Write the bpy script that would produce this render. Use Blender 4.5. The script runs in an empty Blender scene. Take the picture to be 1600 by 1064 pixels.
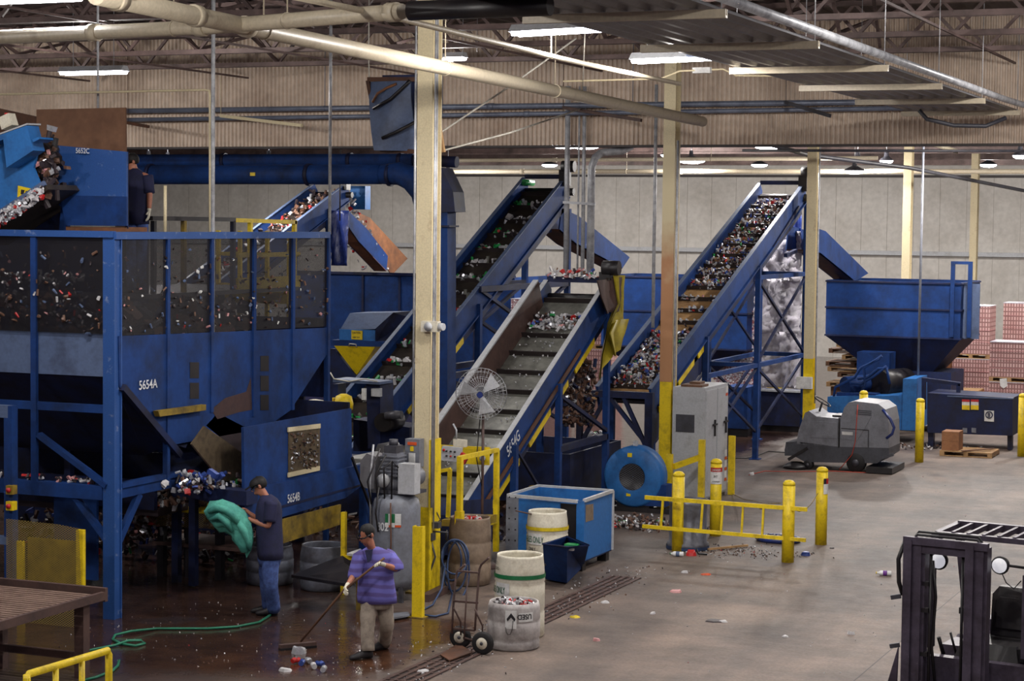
import bpy, bmesh, math, random
from mathutils import Vector, Matrix
random.seed(7)
R = math.radians
SC = bpy.context.scene
COL = SC.collection

# ------------------------------------------------------------------ camera
FPX, CAM_H = 3180.0, 5.1
TH, PT, RL = R(22.8), R(3.35), R(0.65)
_s, _c = math.sin(TH), math.cos(TH)
FWD = Vector((-_s*math.cos(PT), _c*math.cos(PT), -math.sin(PT)))
_r0 = Vector((_c, _s, 0.0)); _u0 = _r0.cross(FWD)
CR = math.cos(RL)*_r0 + math.sin(RL)*_u0
CU = -math.sin(RL)*_r0 + math.cos(RL)*_u0
CO = Vector((0, 0, CAM_H))
cd = bpy.data.cameras.new('camera'); cam = bpy.data.objects.new('camera', cd); COL.objects.link(cam)
cd.sensor_width = 36.0; cd.lens = FPX/1600*36.0; cd.clip_end = 300
cam.matrix_world = Matrix(((CR.x, CU.x, -FWD.x, CO.x), (CR.y, CU.y, -FWD.y, CO.y), (CR.z, CU.z, -FWD.z, CO.z), (0, 0, 0, 1)))
SC.camera = cam
def ray(x, y): return FWD + (x-800)/FPX*CR + (532-y)/FPX*CU
def PX(x, y, v): d = ray(x, y); t = (v-CO.x)/d.x; return CO+d*t      # surveyed point on a plane X = v
def PY(x, y, v): d = ray(x, y); t = (v-CO.y)/d.y; return CO+d*t
def PZ(x, y, v=0.0): d = ray(x, y); t = (v-CO.z)/d.z; return CO+d*t
def PD(x, y, t): return CO+ray(x, y)*t                               # point at a distance t

# ------------------------------------------------------------------ world, exposure
w = bpy.data.worlds.new('world'); SC.world = w; w.use_nodes = True
w.node_tree.nodes['Background'].inputs[0].default_value = (0.75, 0.62, 0.85, 1)
w.node_tree.nodes['Background'].inputs[1].default_value = 0.085
SC.view_settings.view_transform = 'Standard'; SC.view_settings.look = 'None'
SC.view_settings.gamma = 1.0; SC.view_settings.use_curve_mapping = False
SC.view_settings.exposure = 1.15

# ------------------------------------------------------------------ materials
MATS = {}
def srgb(r, g, b):
    return tuple(((v/255)/12.92 if v/255 <= .04045 else ((v/255+.055)/1.055)**2.4) for v in (r, g, b))+(1,)
def _nd(nt, t, **k):
    n = nt.nodes.new(t)
    for a, b in k.items(): setattr(n, a, b)
    return n
def mat(name, col, rough=.55, metal=0.0, dirt=None, dscale=3.0, damt=.35, dark=.5, emit=None, estr=0, bump=0.0, alpha=1.0, spec=.5, trans=0.0):
    m = bpy.data.materials.new(name); m.use_nodes = True; nt = m.node_tree
    b = nt.nodes['Principled BSDF']
    b.inputs['Roughness'].default_value = rough; b.inputs['Metallic'].default_value = metal
    b.inputs['Specular IOR Level'].default_value = spec
    c = srgb(*col)
    b.inputs['Base Color'].default_value = c
    tc = _nd(nt, 'ShaderNodeTexCoord')
    n1 = _nd(nt, 'ShaderNodeTexNoise'); n1.inputs['Scale'].default_value = dscale; n1.inputs['Detail'].default_value = 8; n1.inputs['Roughness'].default_value = .65
    nt.links.new(tc.outputs['Object'], n1.inputs['Vector'])
    rp = _nd(nt, 'ShaderNodeValToRGB'); rp.color_ramp.elements[0].position = 1-damt-.22; rp.color_ramp.elements[1].position = min(1, 1-damt+.12)
    nt.links.new(n1.outputs['Fac'], rp.inputs['Fac'])
    mx = _nd(nt, 'ShaderNodeMix', data_type='RGBA')
    mx.inputs[6].default_value = c
    mx.inputs[7].default_value = srgb(*dirt) if dirt else tuple(v*dark for v in c[:3])+(1,)
    nt.links.new(rp.outputs['Color'], mx.inputs[0])
    n2 = _nd(nt, 'ShaderNodeTexNoise'); n2.inputs['Scale'].default_value = dscale*9; n2.inputs['Detail'].default_value = 4
    nt.links.new(tc.outputs['Object'], n2.inputs['Vector'])
    m2 = _nd(nt, 'ShaderNodeMix', data_type='RGBA', blend_type='MULTIPLY'); m2.inputs[0].default_value = .35
    nt.links.new(mx.outputs[2], m2.inputs[6]); nt.links.new(n2.outputs['Color'], m2.inputs[7])
    bw = _nd(nt, 'ShaderNodeRGBToBW'); nt.links.new(n2.outputs['Color'], bw.inputs[0])
    mr = _nd(nt, 'ShaderNodeMapRange'); mr.inputs[1].default_value = .3; mr.inputs[2].default_value = .7; mr.inputs[3].default_value = .55; mr.inputs[4].default_value = 1.25
    nt.links.new(bw.outputs[0], mr.inputs[0]); nt.links.new(mr.outputs[0], m2.inputs[7])
    nt.links.new(m2.outputs[2], b.inputs['Base Color'])
    if bump:
        bp = _nd(nt, 'ShaderNodeBump'); bp.inputs['Strength'].default_value = bump; bp.inputs['Distance'].default_value = .01
        nt.links.new(n2.outputs['Fac'], bp.inputs['Height']); nt.links.new(bp.outputs[0], b.inputs['Normal'])
    if emit:
        b.inputs['Emission Color'].default_value = srgb(*emit); b.inputs['Emission Strength'].default_value = estr
    if alpha < 1: b.inputs['Alpha'].default_value = alpha
    if trans: b.inputs['Transmission Weight'].default_value = trans
    MATS[name] = m; return m
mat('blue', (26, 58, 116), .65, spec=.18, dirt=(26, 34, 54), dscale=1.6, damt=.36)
mat('blue_bright', (42, 104, 170), .5, spec=.35, dirt=(36, 54, 86), dscale=2.4, damt=.30)  # brighter tone of the blue paint
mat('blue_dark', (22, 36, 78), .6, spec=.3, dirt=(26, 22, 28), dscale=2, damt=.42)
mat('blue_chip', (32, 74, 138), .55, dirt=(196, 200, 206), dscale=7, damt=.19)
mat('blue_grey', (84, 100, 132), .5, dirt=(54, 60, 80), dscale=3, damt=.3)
mat('yellow', (226, 196, 20), .5, dirt=(120, 92, 30), dscale=5, damt=.28)
mat('yellow_dull', (150, 124, 30), .6, dirt=(62, 48, 26), dscale=4, damt=.42)
mat('cream', (212, 198, 162), .6, dirt=(150, 118, 84), dscale=5, damt=.2)
mat('cream_pipe', (196, 184, 160), .45, dirt=(120, 92, 70), dscale=3, damt=.22)
mat('cream_rust', (198, 160, 112), .6, dirt=(170, 112, 66), dscale=1.4, damt=.5)
mat('roof_steel', (112, 92, 88), .6, dirt=(60, 46, 44), dscale=2, damt=.4)
mat('deck', (66, 54, 54), .7, dirt=(50, 40, 40), dscale=1, damt=.4)
mat('fascia', (216, 198, 180), .55, dirt=(176, 154, 136), dscale=.8, damt=.38)
mat('wall', (196, 192, 186), .6, dirt=(168, 162, 154), dscale=.6, damt=.35)
mat('trim_dark', (60, 54, 54), .6)
mat('galv', (186, 188, 192), .4, .15, dirt=(100, 100, 108), dscale=5)
mat('pipe_blue', (118, 126, 144), .35, .15, dirt=(70, 70, 84), dscale=2)
mat('grey_paint', (118, 122, 132), .5, dirt=(84, 82, 86), dscale=3)
mat('grey_light', (176, 178, 182), .5, dirt=(130, 126, 122), dscale=3, damt=.25)
mat('grey_dark', (66, 66, 74), .5, dirt=(40, 38, 40), dscale=3)
mat('black', (22, 20, 24), .45, dirt=(40, 34, 34), dscale=4)
mat('rubber', (26, 24, 26), .8)
mat('rust', (104, 62, 36), .75, dirt=(66, 44, 34), dscale=2.2, damt=.5)
mat('rust_light', (140, 90, 54), .75, dirt=(90, 58, 40), dscale=2.2, damt=.5)
mat('brown_steel', (84, 62, 56), .6, dirt=(48, 36, 36), dscale=3)
mat('belt_tan', (186, 146, 98), .6, dirt=(100, 74, 54), dscale=3)
mat('belt_grey', (136, 136, 128), .3, .2, dirt=(60, 58, 54), dscale=2, damt=.4)
mat('belt_dark', (66, 58, 50), .45, .2, dirt=(34, 30, 30), dscale=3, damt=.4)
mat('cleat', (44, 36, 36), .5)
mat('slat', (124, 100, 88), .6, dirt=(84, 64, 56), dscale=5)
mat('mesh_tan', (112, 98, 78), .4, .4, dirt=(64, 54, 46), dscale=8)
mat('plastic_white', (214, 208, 190), .5, dirt=(150, 132, 104), dscale=5, damt=.27)
mat('plastic_grey', (184, 178, 176), .5, dirt=(104, 98, 96), dscale=4, damt=.35)
mat('barrel_brown', (140, 122, 104), .6, dirt=(96, 80, 66), dscale=4, damt=.4)
mat('barrel_grey', (112, 116, 128), .4, .3, dirt=(70, 66, 70), dscale=4, damt=.4)
mat('green_band', (20, 112, 66), .5)
mat('yellow_band', (214, 188, 30), .5)
mat('label_white', (222, 222, 220), .5)
mat('letter_white', (224, 226, 230), .5)
mat('letter_green', (20, 96, 66), .5)
mat('letter_black', (26, 24, 32), .5)
mat('red', (190, 34, 34), .5); mat('orange', (214, 84, 34), .5); mat('green_can', (40, 150, 78), .35)
mat('silver', (206, 208, 214), .3, .45, dscale=8); mat('white_scrap', (200, 198, 200), .5)
mat('blue_can', (60, 84, 160), .35, .3); mat('dark_scrap', (50, 40, 44), .5); mat('pink_scrap', (196, 140, 140), .5)
mat('brown_scrap', (110, 80, 64), .6)
mat('wood', (176, 140, 96), .7, dirt=(120, 88, 58), dscale=4); mat('wood_dark', (112, 78, 56), .75, dirt=(70, 50, 40), dscale=4)
mat('cardboard', (150, 104, 70), .8, dirt=(120, 82, 58), dscale=4)
mat('wrap', (176, 170, 184), .3, 0, dirt=(196, 194, 200), dscale=6, damt=.45, bump=.6)
mat('rust_sheet', (132, 94, 68), .7, dirt=(100, 66, 46), dscale=1.2, damt=.45)
mat('tarp_blue', (34, 50, 112), .35, bump=.5); mat('tarp_yellow', (176, 158, 40), .45, dirt=(110, 100, 40), dscale=3)
mat('teal', (84, 168, 150), .8, dirt=(38, 112, 106), dscale=4, damt=.4, bump=.4)
mat('hose_green', (24, 112, 84), .5); mat('hose_blue', (44, 66, 104), .5); mat('rope', (206, 202, 190), .8); mat('cord_orange', (196, 66, 44), .6)
mat('skin', (172, 112, 88), .55, damt=.15, dark=.8); mat('hair', (16, 12, 13), .7); mat('shirt_navy', (28, 30, 66), .85, dscale=6, dirt=(20, 22, 46))
mat('jeans', (76, 102, 164), .85, dirt=(42, 56, 104), dscale=14, damt=.45); mat('khaki', (158, 146, 132), .85, dirt=(112, 100, 92), dscale=10, damt=.35)
mat('glove', (222, 216, 196), .85); mat('shoe', (30, 26, 30), .6); mat('glass_dark', (14, 14, 18), .2)
mat('sweeper', (126, 128, 136), .45, dirt=(88, 88, 94), dscale=3, damt=.3); mat('sweeper_low', (72, 74, 82), .55, dirt=(46, 44, 48), dscale=3)
mat('forklift', (84, 76, 92), .45, dirt=(48, 40, 48), dscale=4, damt=.4, metal=.2)
mat('panel_grey', (128, 128, 132), .4, .3, dirt=(96, 92, 94), dscale=1.2)
mat('lens', (230, 228, 222), .1, emit=(230, 230, 240), estr=0.25)
mat('tube', (255, 255, 255), .4, emit=(240, 242, 255), estr=14)
mat('tube_far', (255, 255, 255), .4, emit=(244, 244, 255), estr=8)
mat('tube_soft', (255, 250, 240), .4, emit=(255, 250, 236), estr=2.0)
def shirt_mat():
    m = mat('shirt_purple', (104, 96, 172), .85); nt = m.node_tree; b = nt.nodes['Principled BSDF']
    tc = _nd(nt, 'ShaderNodeTexCoord'); wv = _nd(nt, 'ShaderNodeTexWave', bands_direction='Z'); wv.inputs['Scale'].default_value = 3.2; wv.inputs['Distortion'].default_value = 3.5; wv.inputs['Detail'].default_value = 2
    nt.links.new(tc.outputs['Object'], wv.inputs['Vector'])
    rp = _nd(nt, 'ShaderNodeValToRGB'); rp.color_ramp.elements[0].color = srgb(104, 100, 178); rp.color_ramp.elements[1].color = srgb(88, 76, 138)
    rp.color_ramp.elements[0].position = .35; rp.color_ramp.elements[1].position = .8
    nt.links.new(wv.outputs['Fac'], rp.inputs['Fac']); nt.links.new(rp.outputs['Color'], b.inputs['Base Color'])
shirt_mat()
def stain_mat():
    """cream paint that turns rusty lower down, where water has run"""
    m = mat('cream_stain', (212, 198, 162), .65); nt = m.node_tree; b = nt.nodes['Principled BSDF']
    tc = _nd(nt, 'ShaderNodeTexCoord'); sp = _nd(nt, 'ShaderNodeSeparateXYZ'); nt.links.new(tc.outputs['Object'], sp.inputs[0])
    nz = _nd(nt, 'ShaderNodeTexNoise'); nz.inputs['Scale'].default_value = 3; nz.inputs['Detail'].default_value = 6; nt.links.new(tc.outputs['Object'], nz.inputs['Vector'])
    ad = _nd(nt, 'ShaderNodeMath', operation='MULTIPLY_ADD'); ad.inputs[1].default_value = 1.6; nt.links.new(nz.outputs['Fac'], ad.inputs[0]); nt.links.new(sp.outputs[2], ad.inputs[2])
    rp = _nd(nt, 'ShaderNodeMapRange'); rp.inputs[1].default_value = 6.1; rp.inputs[2].default_value = 4.9; nt.links.new(ad.outputs[0], rp.inputs[0])
    mx = _nd(nt, 'ShaderNodeMix', data_type='RGBA'); mx.inputs[6].default_value = srgb(212, 198, 162); mx.inputs[7].default_value = srgb(176, 128, 90); nt.links.new(rp.outputs[0], mx.inputs[0]); nt.links.new(mx.outputs[2], b.inputs['Base Color'])
stain_mat()
def screen_mat(name, col, scale, hole):
    """expanded metal sheet: diamond holes cut by a procedural pattern in the sheet's own metres"""
    m = bpy.data.materials.new(name); m.use_nodes = True; nt = m.node_tree; b = nt.nodes['Principled BSDF']
    b.inputs['Base Color'].default_value = srgb(*col); b.inputs['Roughness'].default_value = .6; b.inputs['Metallic'].default_value = .2
    tc = _nd(nt, 'ShaderNodeTexCoord'); sp = _nd(nt, 'ShaderNodeSeparateXYZ'); nt.links.new(tc.outputs['Object'], sp.inputs[0])
    def ma(op, a, bb):
        n = _nd(nt, 'ShaderNodeMath', operation=op)
        for i, v in enumerate((a, bb)):
            if isinstance(v, (int, float)): n.inputs[i].default_value = v
            elif v is not None: nt.links.new(v, n.inputs[i])
        return n.outputs[0]
    h = ma('ADD', sp.outputs[0], sp.outputs[1])
    u = ma('MULTIPLY', ma('ADD', h, ma('MULTIPLY', sp.outputs[2], 1.6)), scale); v = ma('MULTIPLY', ma('SUBTRACT', h, ma('MULTIPLY', sp.outputs[2], 1.6)), scale)
    fu = ma('ABSOLUTE', ma('SUBTRACT', ma('FRACT', u, None), .5), None); fv = ma('ABSOLUTE', ma('SUBTRACT', ma('FRACT', v, None), .5), None)
    a = ma('GREATER_THAN', ma('MAXIMUM', fu, fv), hole)
    nt.links.new(a, b.inputs['Alpha']); MATS[name] = m
screen_mat('netting', (15, 12, 20), 34, .23)
mat('rust_dark', (64, 42, 40), .8, dirt=(40, 28, 32), dscale=6)
screen_mat('screen_tan', (150, 130, 70), 22, .36)
screen_mat('cage', (120, 122, 132), 16, .46)
def floor_mat():
    m = bpy.data.materials.new('concrete'); m.use_nodes = True; nt = m.node_tree; b = nt.nodes['Principled BSDF']
    tc = _nd(nt, 'ShaderNodeNewGeometry'); tc_out = tc.outputs['Position']
    def noise(s, d=6, r=.6, st=None):
        n = _nd(nt, 'ShaderNodeTexNoise'); n.inputs['Scale'].default_value = s; n.inputs['Detail'].default_value = d; n.inputs['Roughness'].default_value = r
        if st:
            mp = _nd(nt, 'ShaderNodeMapping'); mp.inputs['Scale'].default_value = st; nt.links.new(tc_out, mp.inputs[0]); nt.links.new(mp.outputs[0], n.inputs['Vector'])
        else: nt.links.new(tc_out, n.inputs['Vector'])
        return n.outputs['Fac']
    def ramp(f, p0, p1, c0, c1):
        r = _nd(nt, 'ShaderNodeValToRGB'); r.color_ramp.elements[0].position = p0; r.color_ramp.elements[1].position = p1
        r.color_ramp.elements[0].color = c0; r.color_ramp.elements[1].color = c1; nt.links.new(f, r.inputs['Fac']); return r.outputs['Color']
    def mixc(f, a, c, bt='MIX'):
        n = _nd(nt, 'ShaderNodeMix', data_type='RGBA', blend_type=bt)
        for i, v in ((0, f), (6, a), (7, c)):
            if isinstance(v, (tuple, float, int)): n.inputs[i].default_value = v
            else: nt.links.new(v, n.inputs[i])
        return n.outputs[2]
    base = ramp(noise(.55, 7, .62, (1, 1.6, 1)), .34, .68, srgb(86, 76, 71), srgb(132, 116, 105))
    streak = ramp(noise(.35, 6, .6, (3.2, .5, 1)), .40, .64, (.56, .56, .58, 1), (1.12, 1.09, 1.05, 1))
    c = mixc(.75, base, streak, 'MULTIPLY')
    c = mixc(1.0, c, ramp(noise(26, 3, .5), .3, .7, (.74, .74, .75, 1), (1.1, 1.1, 1.1, 1)), 'MULTIPLY')
    # wet, dirty working area left of the drain and round the machines
    sp = _nd(nt, 'ShaderNodeSeparateXYZ'); nt.links.new(tc_out, sp.inputs[0])
    def ma(op, a, bb=None):
        n = _nd(nt, 'ShaderNodeMath', operation=op)
        for i, v in enumerate((a, bb)):
            if isinstance(v, (int, float)): n.inputs[i].default_value = v
            elif v is not None: nt.links.new(v, n.inputs[i])
        return n.outputs[0]
    nz = ma('MULTIPLY', ma('SUBTRACT', noise(1.1, 5), .5), 1.3)
    xx = ma('ADD', sp.outputs[0], nz); yy = ma('ADD', sp.outputs[1], ma('MULTIPLY', nz, .8))
    # machine edge: x < -10.05 - .0*(y) ; wet where y < 24.2
    wl = _nd(nt, 'ShaderNodeMapRange'); wl.inputs[1].default_value = -10.25; wl.inputs[2].default_value = -9.95; wl.inputs[3].default_value = 1; wl.inputs[4].default_value = 0; nt.links.new(xx, wl.inputs[0])
    w2 = _nd(nt, 'ShaderNodeMapRange'); w2.inputs[1].default_value = 23.2; w2.inputs[2].default_value = 24.1; w2.inputs[3].default_value = 1; w2.inputs[4].default_value = 0; nt.links.new(yy, w2.inputs[0])
    w3 = _nd(nt, 'ShaderNodeMapRange'); w3.inputs[1].default_value = -13.0; w3.inputs[2].default_value = -12.4; w3.inputs[3].default_value = 1; w3.inputs[4].default_value = 0; nt.links.new(xx, w3.inputs[0])
    w4 = _nd(nt, 'ShaderNodeMapRange'); w4.inputs[1].default_value = 19.0; w4.inputs[2].default_value = 20.3; nt.links.new(ma('ADD', yy, ma('MULTIPLY', ma('ADD', sp.outputs[0], 10.5), -.35)), w4.inputs[0])
    w4.inputs[3].default_value = 0; w4.inputs[4].default_value = 1
    wet = ma('MULTIPLY', ma('MULTIPLY', wl.outputs[0], ma('MAXIMUM', w2.outputs[0], w3.outputs[0])), w4.outputs[0])
    wetc = ramp(noise(2.2, 6), .35, .7, srgb(50, 30, 22), srgb(88, 58, 40))
    c = mixc(wet, c, wetc)
    # floor gets darker toward the machine side
    g = _nd(nt, 'ShaderNodeMapRange'); g.inputs[1].default_value = -12.4; g.inputs[2].default_value = -10.6; g.inputs[3].default_value = .6; g.inputs[4].default_value = 0; nt.links.new(xx, g.inputs[0])
    c = mixc(g.outputs[0], c, srgb(46, 38, 38))
    # oil spots
    c = mixc(ramp(noise(.9, 3, .4), .66, .72, (0, 0, 0, 1), (.6, .6, .6, 1)), c, srgb(60, 52, 54))
    nt.links.new(c, b.inputs['Base Color'])
    r = _nd(nt, 'ShaderNodeMapRange'); r.inputs[3].default_value = .62; r.inputs[4].default_value = .12; nt.links.new(wet, r.inputs[0])
    rr = ma('ADD', r.outputs[0], ma('MULTIPLY', ma('SUBTRACT', noise(5, 4), .5), .25)); nt.links.new(rr, b.inputs['Roughness'])
    bp = _nd(nt, 'ShaderNodeBump'); bp.inputs['Strength'].default_value = .25; bp.inputs['Distance'].default_value = .02; nt.links.new(noise(9, 4), bp.inputs['Height']); nt.links.new(bp.outputs[0], b.inputs['Normal'])
    MATS['concrete'] = m
floor_mat()
def can_mat(name, c0, c1, scale):
    """bales / trays of cans: rows of round can ends"""
    m = bpy.data.materials.new(name); m.use_nodes = True; nt = m.node_tree; b = nt.nodes['Principled BSDF']
    tc = _nd(nt, 'ShaderNodeTexCoord'); v = _nd(nt, 'ShaderNodeTexVoronoi'); v.inputs['Scale'].default_value = scale; v.inputs['Randomness'].default_value = .85
    nt.links.new(tc.outputs['Object'], v.inputs['Vector'])
    rp = _nd(nt, 'ShaderNodeValToRGB'); e = rp.color_ramp.elements; e[0].color = srgb(*c0); e[1].color = srgb(*c1); e[0].position = .25; e[1].position = .75
    nt.links.new(v.outputs['Color'], rp.inputs['Fac']); nt.links.new(rp.outputs['Color'], b.inputs['Base Color']); b.inputs['Roughness'].default_value = .35; b.inputs['Metallic'].default_value = .4
    bp = _nd(nt, 'ShaderNodeBump'); bp.inputs['Strength'].default_value = .8; bp.inputs['Distance'].default_value = .03; nt.links.new(v.outputs['Distance'], bp.inputs['Height']); nt.links.new(bp.outputs[0], b.inputs['Normal'])
    MATS[name] = m
can_mat('bale_cans', (150, 96, 100), (214, 214, 222), 22)
can_mat('bale_red', (170, 60, 60), (220, 214, 216), 20)
def tray_mat():
    m = mat('trays', (176, 130, 122), .45); nt = m.node_tree; b = nt.nodes['Principled BSDF']
    tc = _nd(nt, 'ShaderNodeTexCoord'); sp = _nd(nt, 'ShaderNodeSeparateXYZ'); nt.links.new(tc.outputs['Object'], sp.inputs[0])
    ad = _nd(nt, 'ShaderNodeMath', operation='ADD'); nt.links.new(sp.outputs[0], ad.inputs[0]); nt.links.new(sp.outputs[1], ad.inputs[1])
    cb = _nd(nt, 'ShaderNodeCombineXYZ'); nt.links.new(ad.outputs[0], cb.inputs[0]); nt.links.new(sp.outputs[2], cb.inputs[1])
    br = _nd(nt, 'ShaderNodeTexBrick'); br.offset = 0.0; br.inputs['Scale'].default_value = 1; br.inputs['Brick Width'].default_value = .075; br.inputs['Row Height'].default_value = .125; br.inputs['Mortar Size'].default_value = .018
    br.inputs['Color1'].default_value = srgb(206, 176, 172); br.inputs['Color2'].default_value = srgb(190, 150, 146); br.inputs['Mortar'].default_value = srgb(136, 98, 96)
    nt.links.new(cb.outputs[0], br.inputs['Vector']); nt.links.new(br.outputs['Color'], b.inputs['Base Color'])
tray_mat()

# ------------------------------------------------------------------ mesh builder
def M(n): return MATS[n]
def worldloc(o):
    v = Vector(o.location); p = o.parent
    while p: v = v+Vector(p.location); p = p.parent
    return v
class MB:
    k = 1
    def __init__(s): s.v = []; s.f = []; s.sm = []; s.mi = []; s.cur = 0; s.T = None
    def add(s, vs, fs, smooth=False):
        o = len(s.v)
        for q in vs:
            q = Vector(q); s.v.append(s.T @ q if s.T else q)
        for f in fs: s.f.append([i+o for i in f]); s.sm.append(smooth); s.mi.append(s.cur)
        return s
    def box(s, c, d, M3=None):
        MB.k = (MB.k*5+3) % 11; e_ = MB.k*.00012      # a fraction of a millimetre, so faces never coincide
        c = Vector(c); hx, hy, hz = d[0]/2+e_, d[1]/2+e_, d[2]/2+(e_ if d[2] > .01 else 0)
        vs = [Vector((x, y, z)) for z in (-hz, hz) for y in (-hy, hy) for x in (-hx, hx)]
        if M3: vs = [M3 @ q for q in vs]
        return s.add([c+q for q in vs], [(0, 2, 3, 1), (4, 5, 7, 6), (0, 1, 5, 4), (2, 6, 7, 3), (0, 4, 6, 2), (1, 3, 7, 5)])
    def bb(s, a, b):
        return s.box([(a[i]+b[i])/2 for i in range(3)], [abs(b[i]-a[i]) for i in range(3)])
    def beam(s, p, q, w, h=None, up=(0, 0, 1)):
        p, q = Vector(p), Vector(q); h = h or w; d = (q-p); L = d.length; d.normalize(); up = Vector(up)
        if abs(d.dot(up)) > .98: up = Vector((0, 1, 0))
        x = d.cross(up).normalized(); z = x.cross(d)
        return s.box((p+q)/2, (w, L, h), Matrix((x, d, z)).transposed())
    def tube(s, pts, r, n=8, cap=True, closed=False):
        pts = [Vector(p) for p in pts]; rs = r if isinstance(r, (list, tuple)) else [r]*len(pts)
        vs = []; prev = None; N = len(pts)
        for i, p in enumerate(pts):
            if closed: t = (pts[(i+1) % N]-pts[i-1])
            else: t = (pts[min(i+1, N-1)]-pts[max(i-1, 0)])
            t.normalize()
            if prev is None:
                a = Vector((0, 0, 1)) if abs(t.z) < .9 else Vector((1, 0, 0)); x = t.cross(a).normalized()
            else: x = (prev-t*prev.dot(t)).normalized()
            prev = x; y = t.cross(x)
            for k in range(n):
                an = 2*math.pi*k/n; vs.append(p+(x*math.cos(an)+y*math.sin(an))*rs[i])
        fs = []
        for i in range(N if closed else N-1):
            j = (i+1) % N
            for k in range(n): fs.append((i*n+k, i*n+(k+1) % n, j*n+(k+1) % n, j*n+k))
        s.add(vs, fs, True)
        if cap and not closed:
            o = len(s.v)-N*n
            s.f.append([o+k for k in range(n)][::-1]); s.sm.append(False); s.mi.append(s.cur)
            s.f.append([o+(N-1)*n+k for k in range(n)]); s.sm.append(False); s.mi.append(s.cur)
        return s
    def lathe(s, c, prof, n=24, axis='Z', cap=True):
        """prof = [(r, h)...]"""
        c = Vector(c); vs = []
        for r, h in prof:
            for k in range(n):
                a = 2*math.pi*k/n; x, y = r*math.cos(a), r*math.sin(a)
                q = {'Z': (x, y, h), 'Y': (x, h, -y), 'X': (h, x, y)}[axis] if axis != 'Y' else (x, h, y)
                vs.append(c+Vector(q))
        fs = []
        for i in range(len(prof)-1):
            for k in range(n): fs.append((i*n+k, i*n+(k+1) % n, (i+1)*n+(k+1) % n, (i+1)*n+k))
        if cap: fs += [tuple(range(n))[::-1], tuple((len(prof)-1)*n+k for k in range(n))]
        return s.add(vs, fs, True)
    def prism(s, poly, ext):
        poly = [Vector(p) for p in poly]; e = Vector(ext); n = len(poly)
        return s.add(poly+[p+e for p in poly], [tuple(range(n))[::-1], tuple(range(n, 2*n))]+[(i, (i+1) % n, n+(i+1) % n, n+i) for i in range(n)])
    def quad(s, *p): return s.add(p, [tuple(range(len(p)))])
    def build(s, name, m, parent=None, smooth=None):
        me = bpy.data.meshes.new(name)
        if parent is not None: o = worldloc(parent)
        elif s.v:
            o = Vector(((min(v.x for v in s.v)+max(v.x for v in s.v))/2, (min(v.y for v in s.v)+max(v.y for v in s.v))/2, min(v.z for v in s.v)))
        else: o = Vector()
        me.from_pydata([tuple(v-o) for v in s.v], [], s.f); me.update()
        for mm in (m if isinstance(m, (list, tuple)) else [m]): me.materials.append(M(mm))
        me.polygons.foreach_set('use_smooth', s.sm); me.polygons.foreach_set('material_index', s.mi)
        b = bmesh.new(); b.from_mesh(me); bmesh.ops.recalc_face_normals(b, faces=b.faces); b.to_mesh(me); b.free()
        ob = bpy.data.objects.new(name, me); COL.objects.link(ob)
        if parent is not None: ob.parent = parent
        else: ob.location = o
        return ob
def tag(o, label=None, cat=None, group=None, kind=None):
    if label: o['label'] = label
    if cat: o['category'] = cat
    if group: o['group'] = group
    if kind: o['kind'] = kind
    return o
def thing(name, label, cat, loc=(0, 0, 0), group=None):
    o = bpy.data.objects.new(name, None); COL.objects.link(o); o.location = Vector(loc); o.empty_display_size = .1
    return tag(o, label, cat, group)
KIDS = {}
def kids(o): return [c for c in COL.objects if c.parent == o]
def copy_tree(o, parent=None):
    c = o.copy(); COL.objects.link(c); c.parent = parent
    for ch in kids(o): copy_tree(ch, c)
    return c
def part(name, m, parent, f):
    b = MB(); f(b); return b.build(name, m, parent)
def struct(name, m, f):
    b = MB(); f(b); return tag(b.build(name, m), kind='structure')
def single(name, m, label, cat, f, group=None, kind=None):
    b = MB(); f(b); return tag(b.build(name, m), label, cat, group, kind)
def label(o, t): o['label'] = t; return o
def text(s, name, m, parent, at, size, xd, up, sx=.75, cyl=None, bold=.012):
    """flat lettering with its left baseline corner at `at`; cyl=(cx,cy,r,angle,z) wraps it on an upright barrel"""
    cu = bpy.data.curves.new('lettering', 'FONT'); cu.body = s; cu.size = 1.0; cu.offset = bold
    tmp = bpy.data.objects.new('t', cu); COL.objects.link(tmp)
    dg = bpy.context.evaluated_depsgraph_get(); dg.update()
    me = bpy.data.meshes.new_from_object(tmp.evaluated_get(dg)); bpy.data.objects.remove(tmp)
    o = worldloc(parent) if parent else Vector()
    if cyl:
        b = bmesh.new(); b.from_mesh(me); bmesh.ops.subdivide_edges(b, edges=b.edges, cuts=1); b.to_mesh(me); b.free()
        cx, cy, r, a0, z0 = cyl; fl = -1 if size < 0 else 1
        for v in me.vertices:
            a = a0+v.co.x*sx*size/r; v.co = Vector((cx+r*math.cos(a), cy+r*math.sin(a), z0+v.co.y*size))-o
    else:
        at, xd, up = Vector(at), Vector(xd).normalized(), Vector(up).normalized()
        for v in me.vertices: v.co = at+xd*v.co.x*sx*size+up*v.co.y*size-o
    me.materials.clear(); me.materials.append(M(m))
    ob = bpy.data.objects.new(name, me); COL.objects.link(ob); ob.parent = parent
    return ob
def area_light(name, loc, sx, sy, power, parent=None, col=(1.0, .95, .9), rot=(0, 0, 0)):
    l = bpy.data.lights.new(name, 'AREA'); l.shape = 'RECTANGLE'; l.size = sx; l.size_y = sy; l.energy = power; l.color = col
    o = bpy.data.objects.new(name, l); COL.objects.link(o); o.rotation_euler = rot
    if parent: o.parent = parent; o.location = Vector(loc)-worldloc(parent)
    else: o.location = loc
    return o

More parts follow.
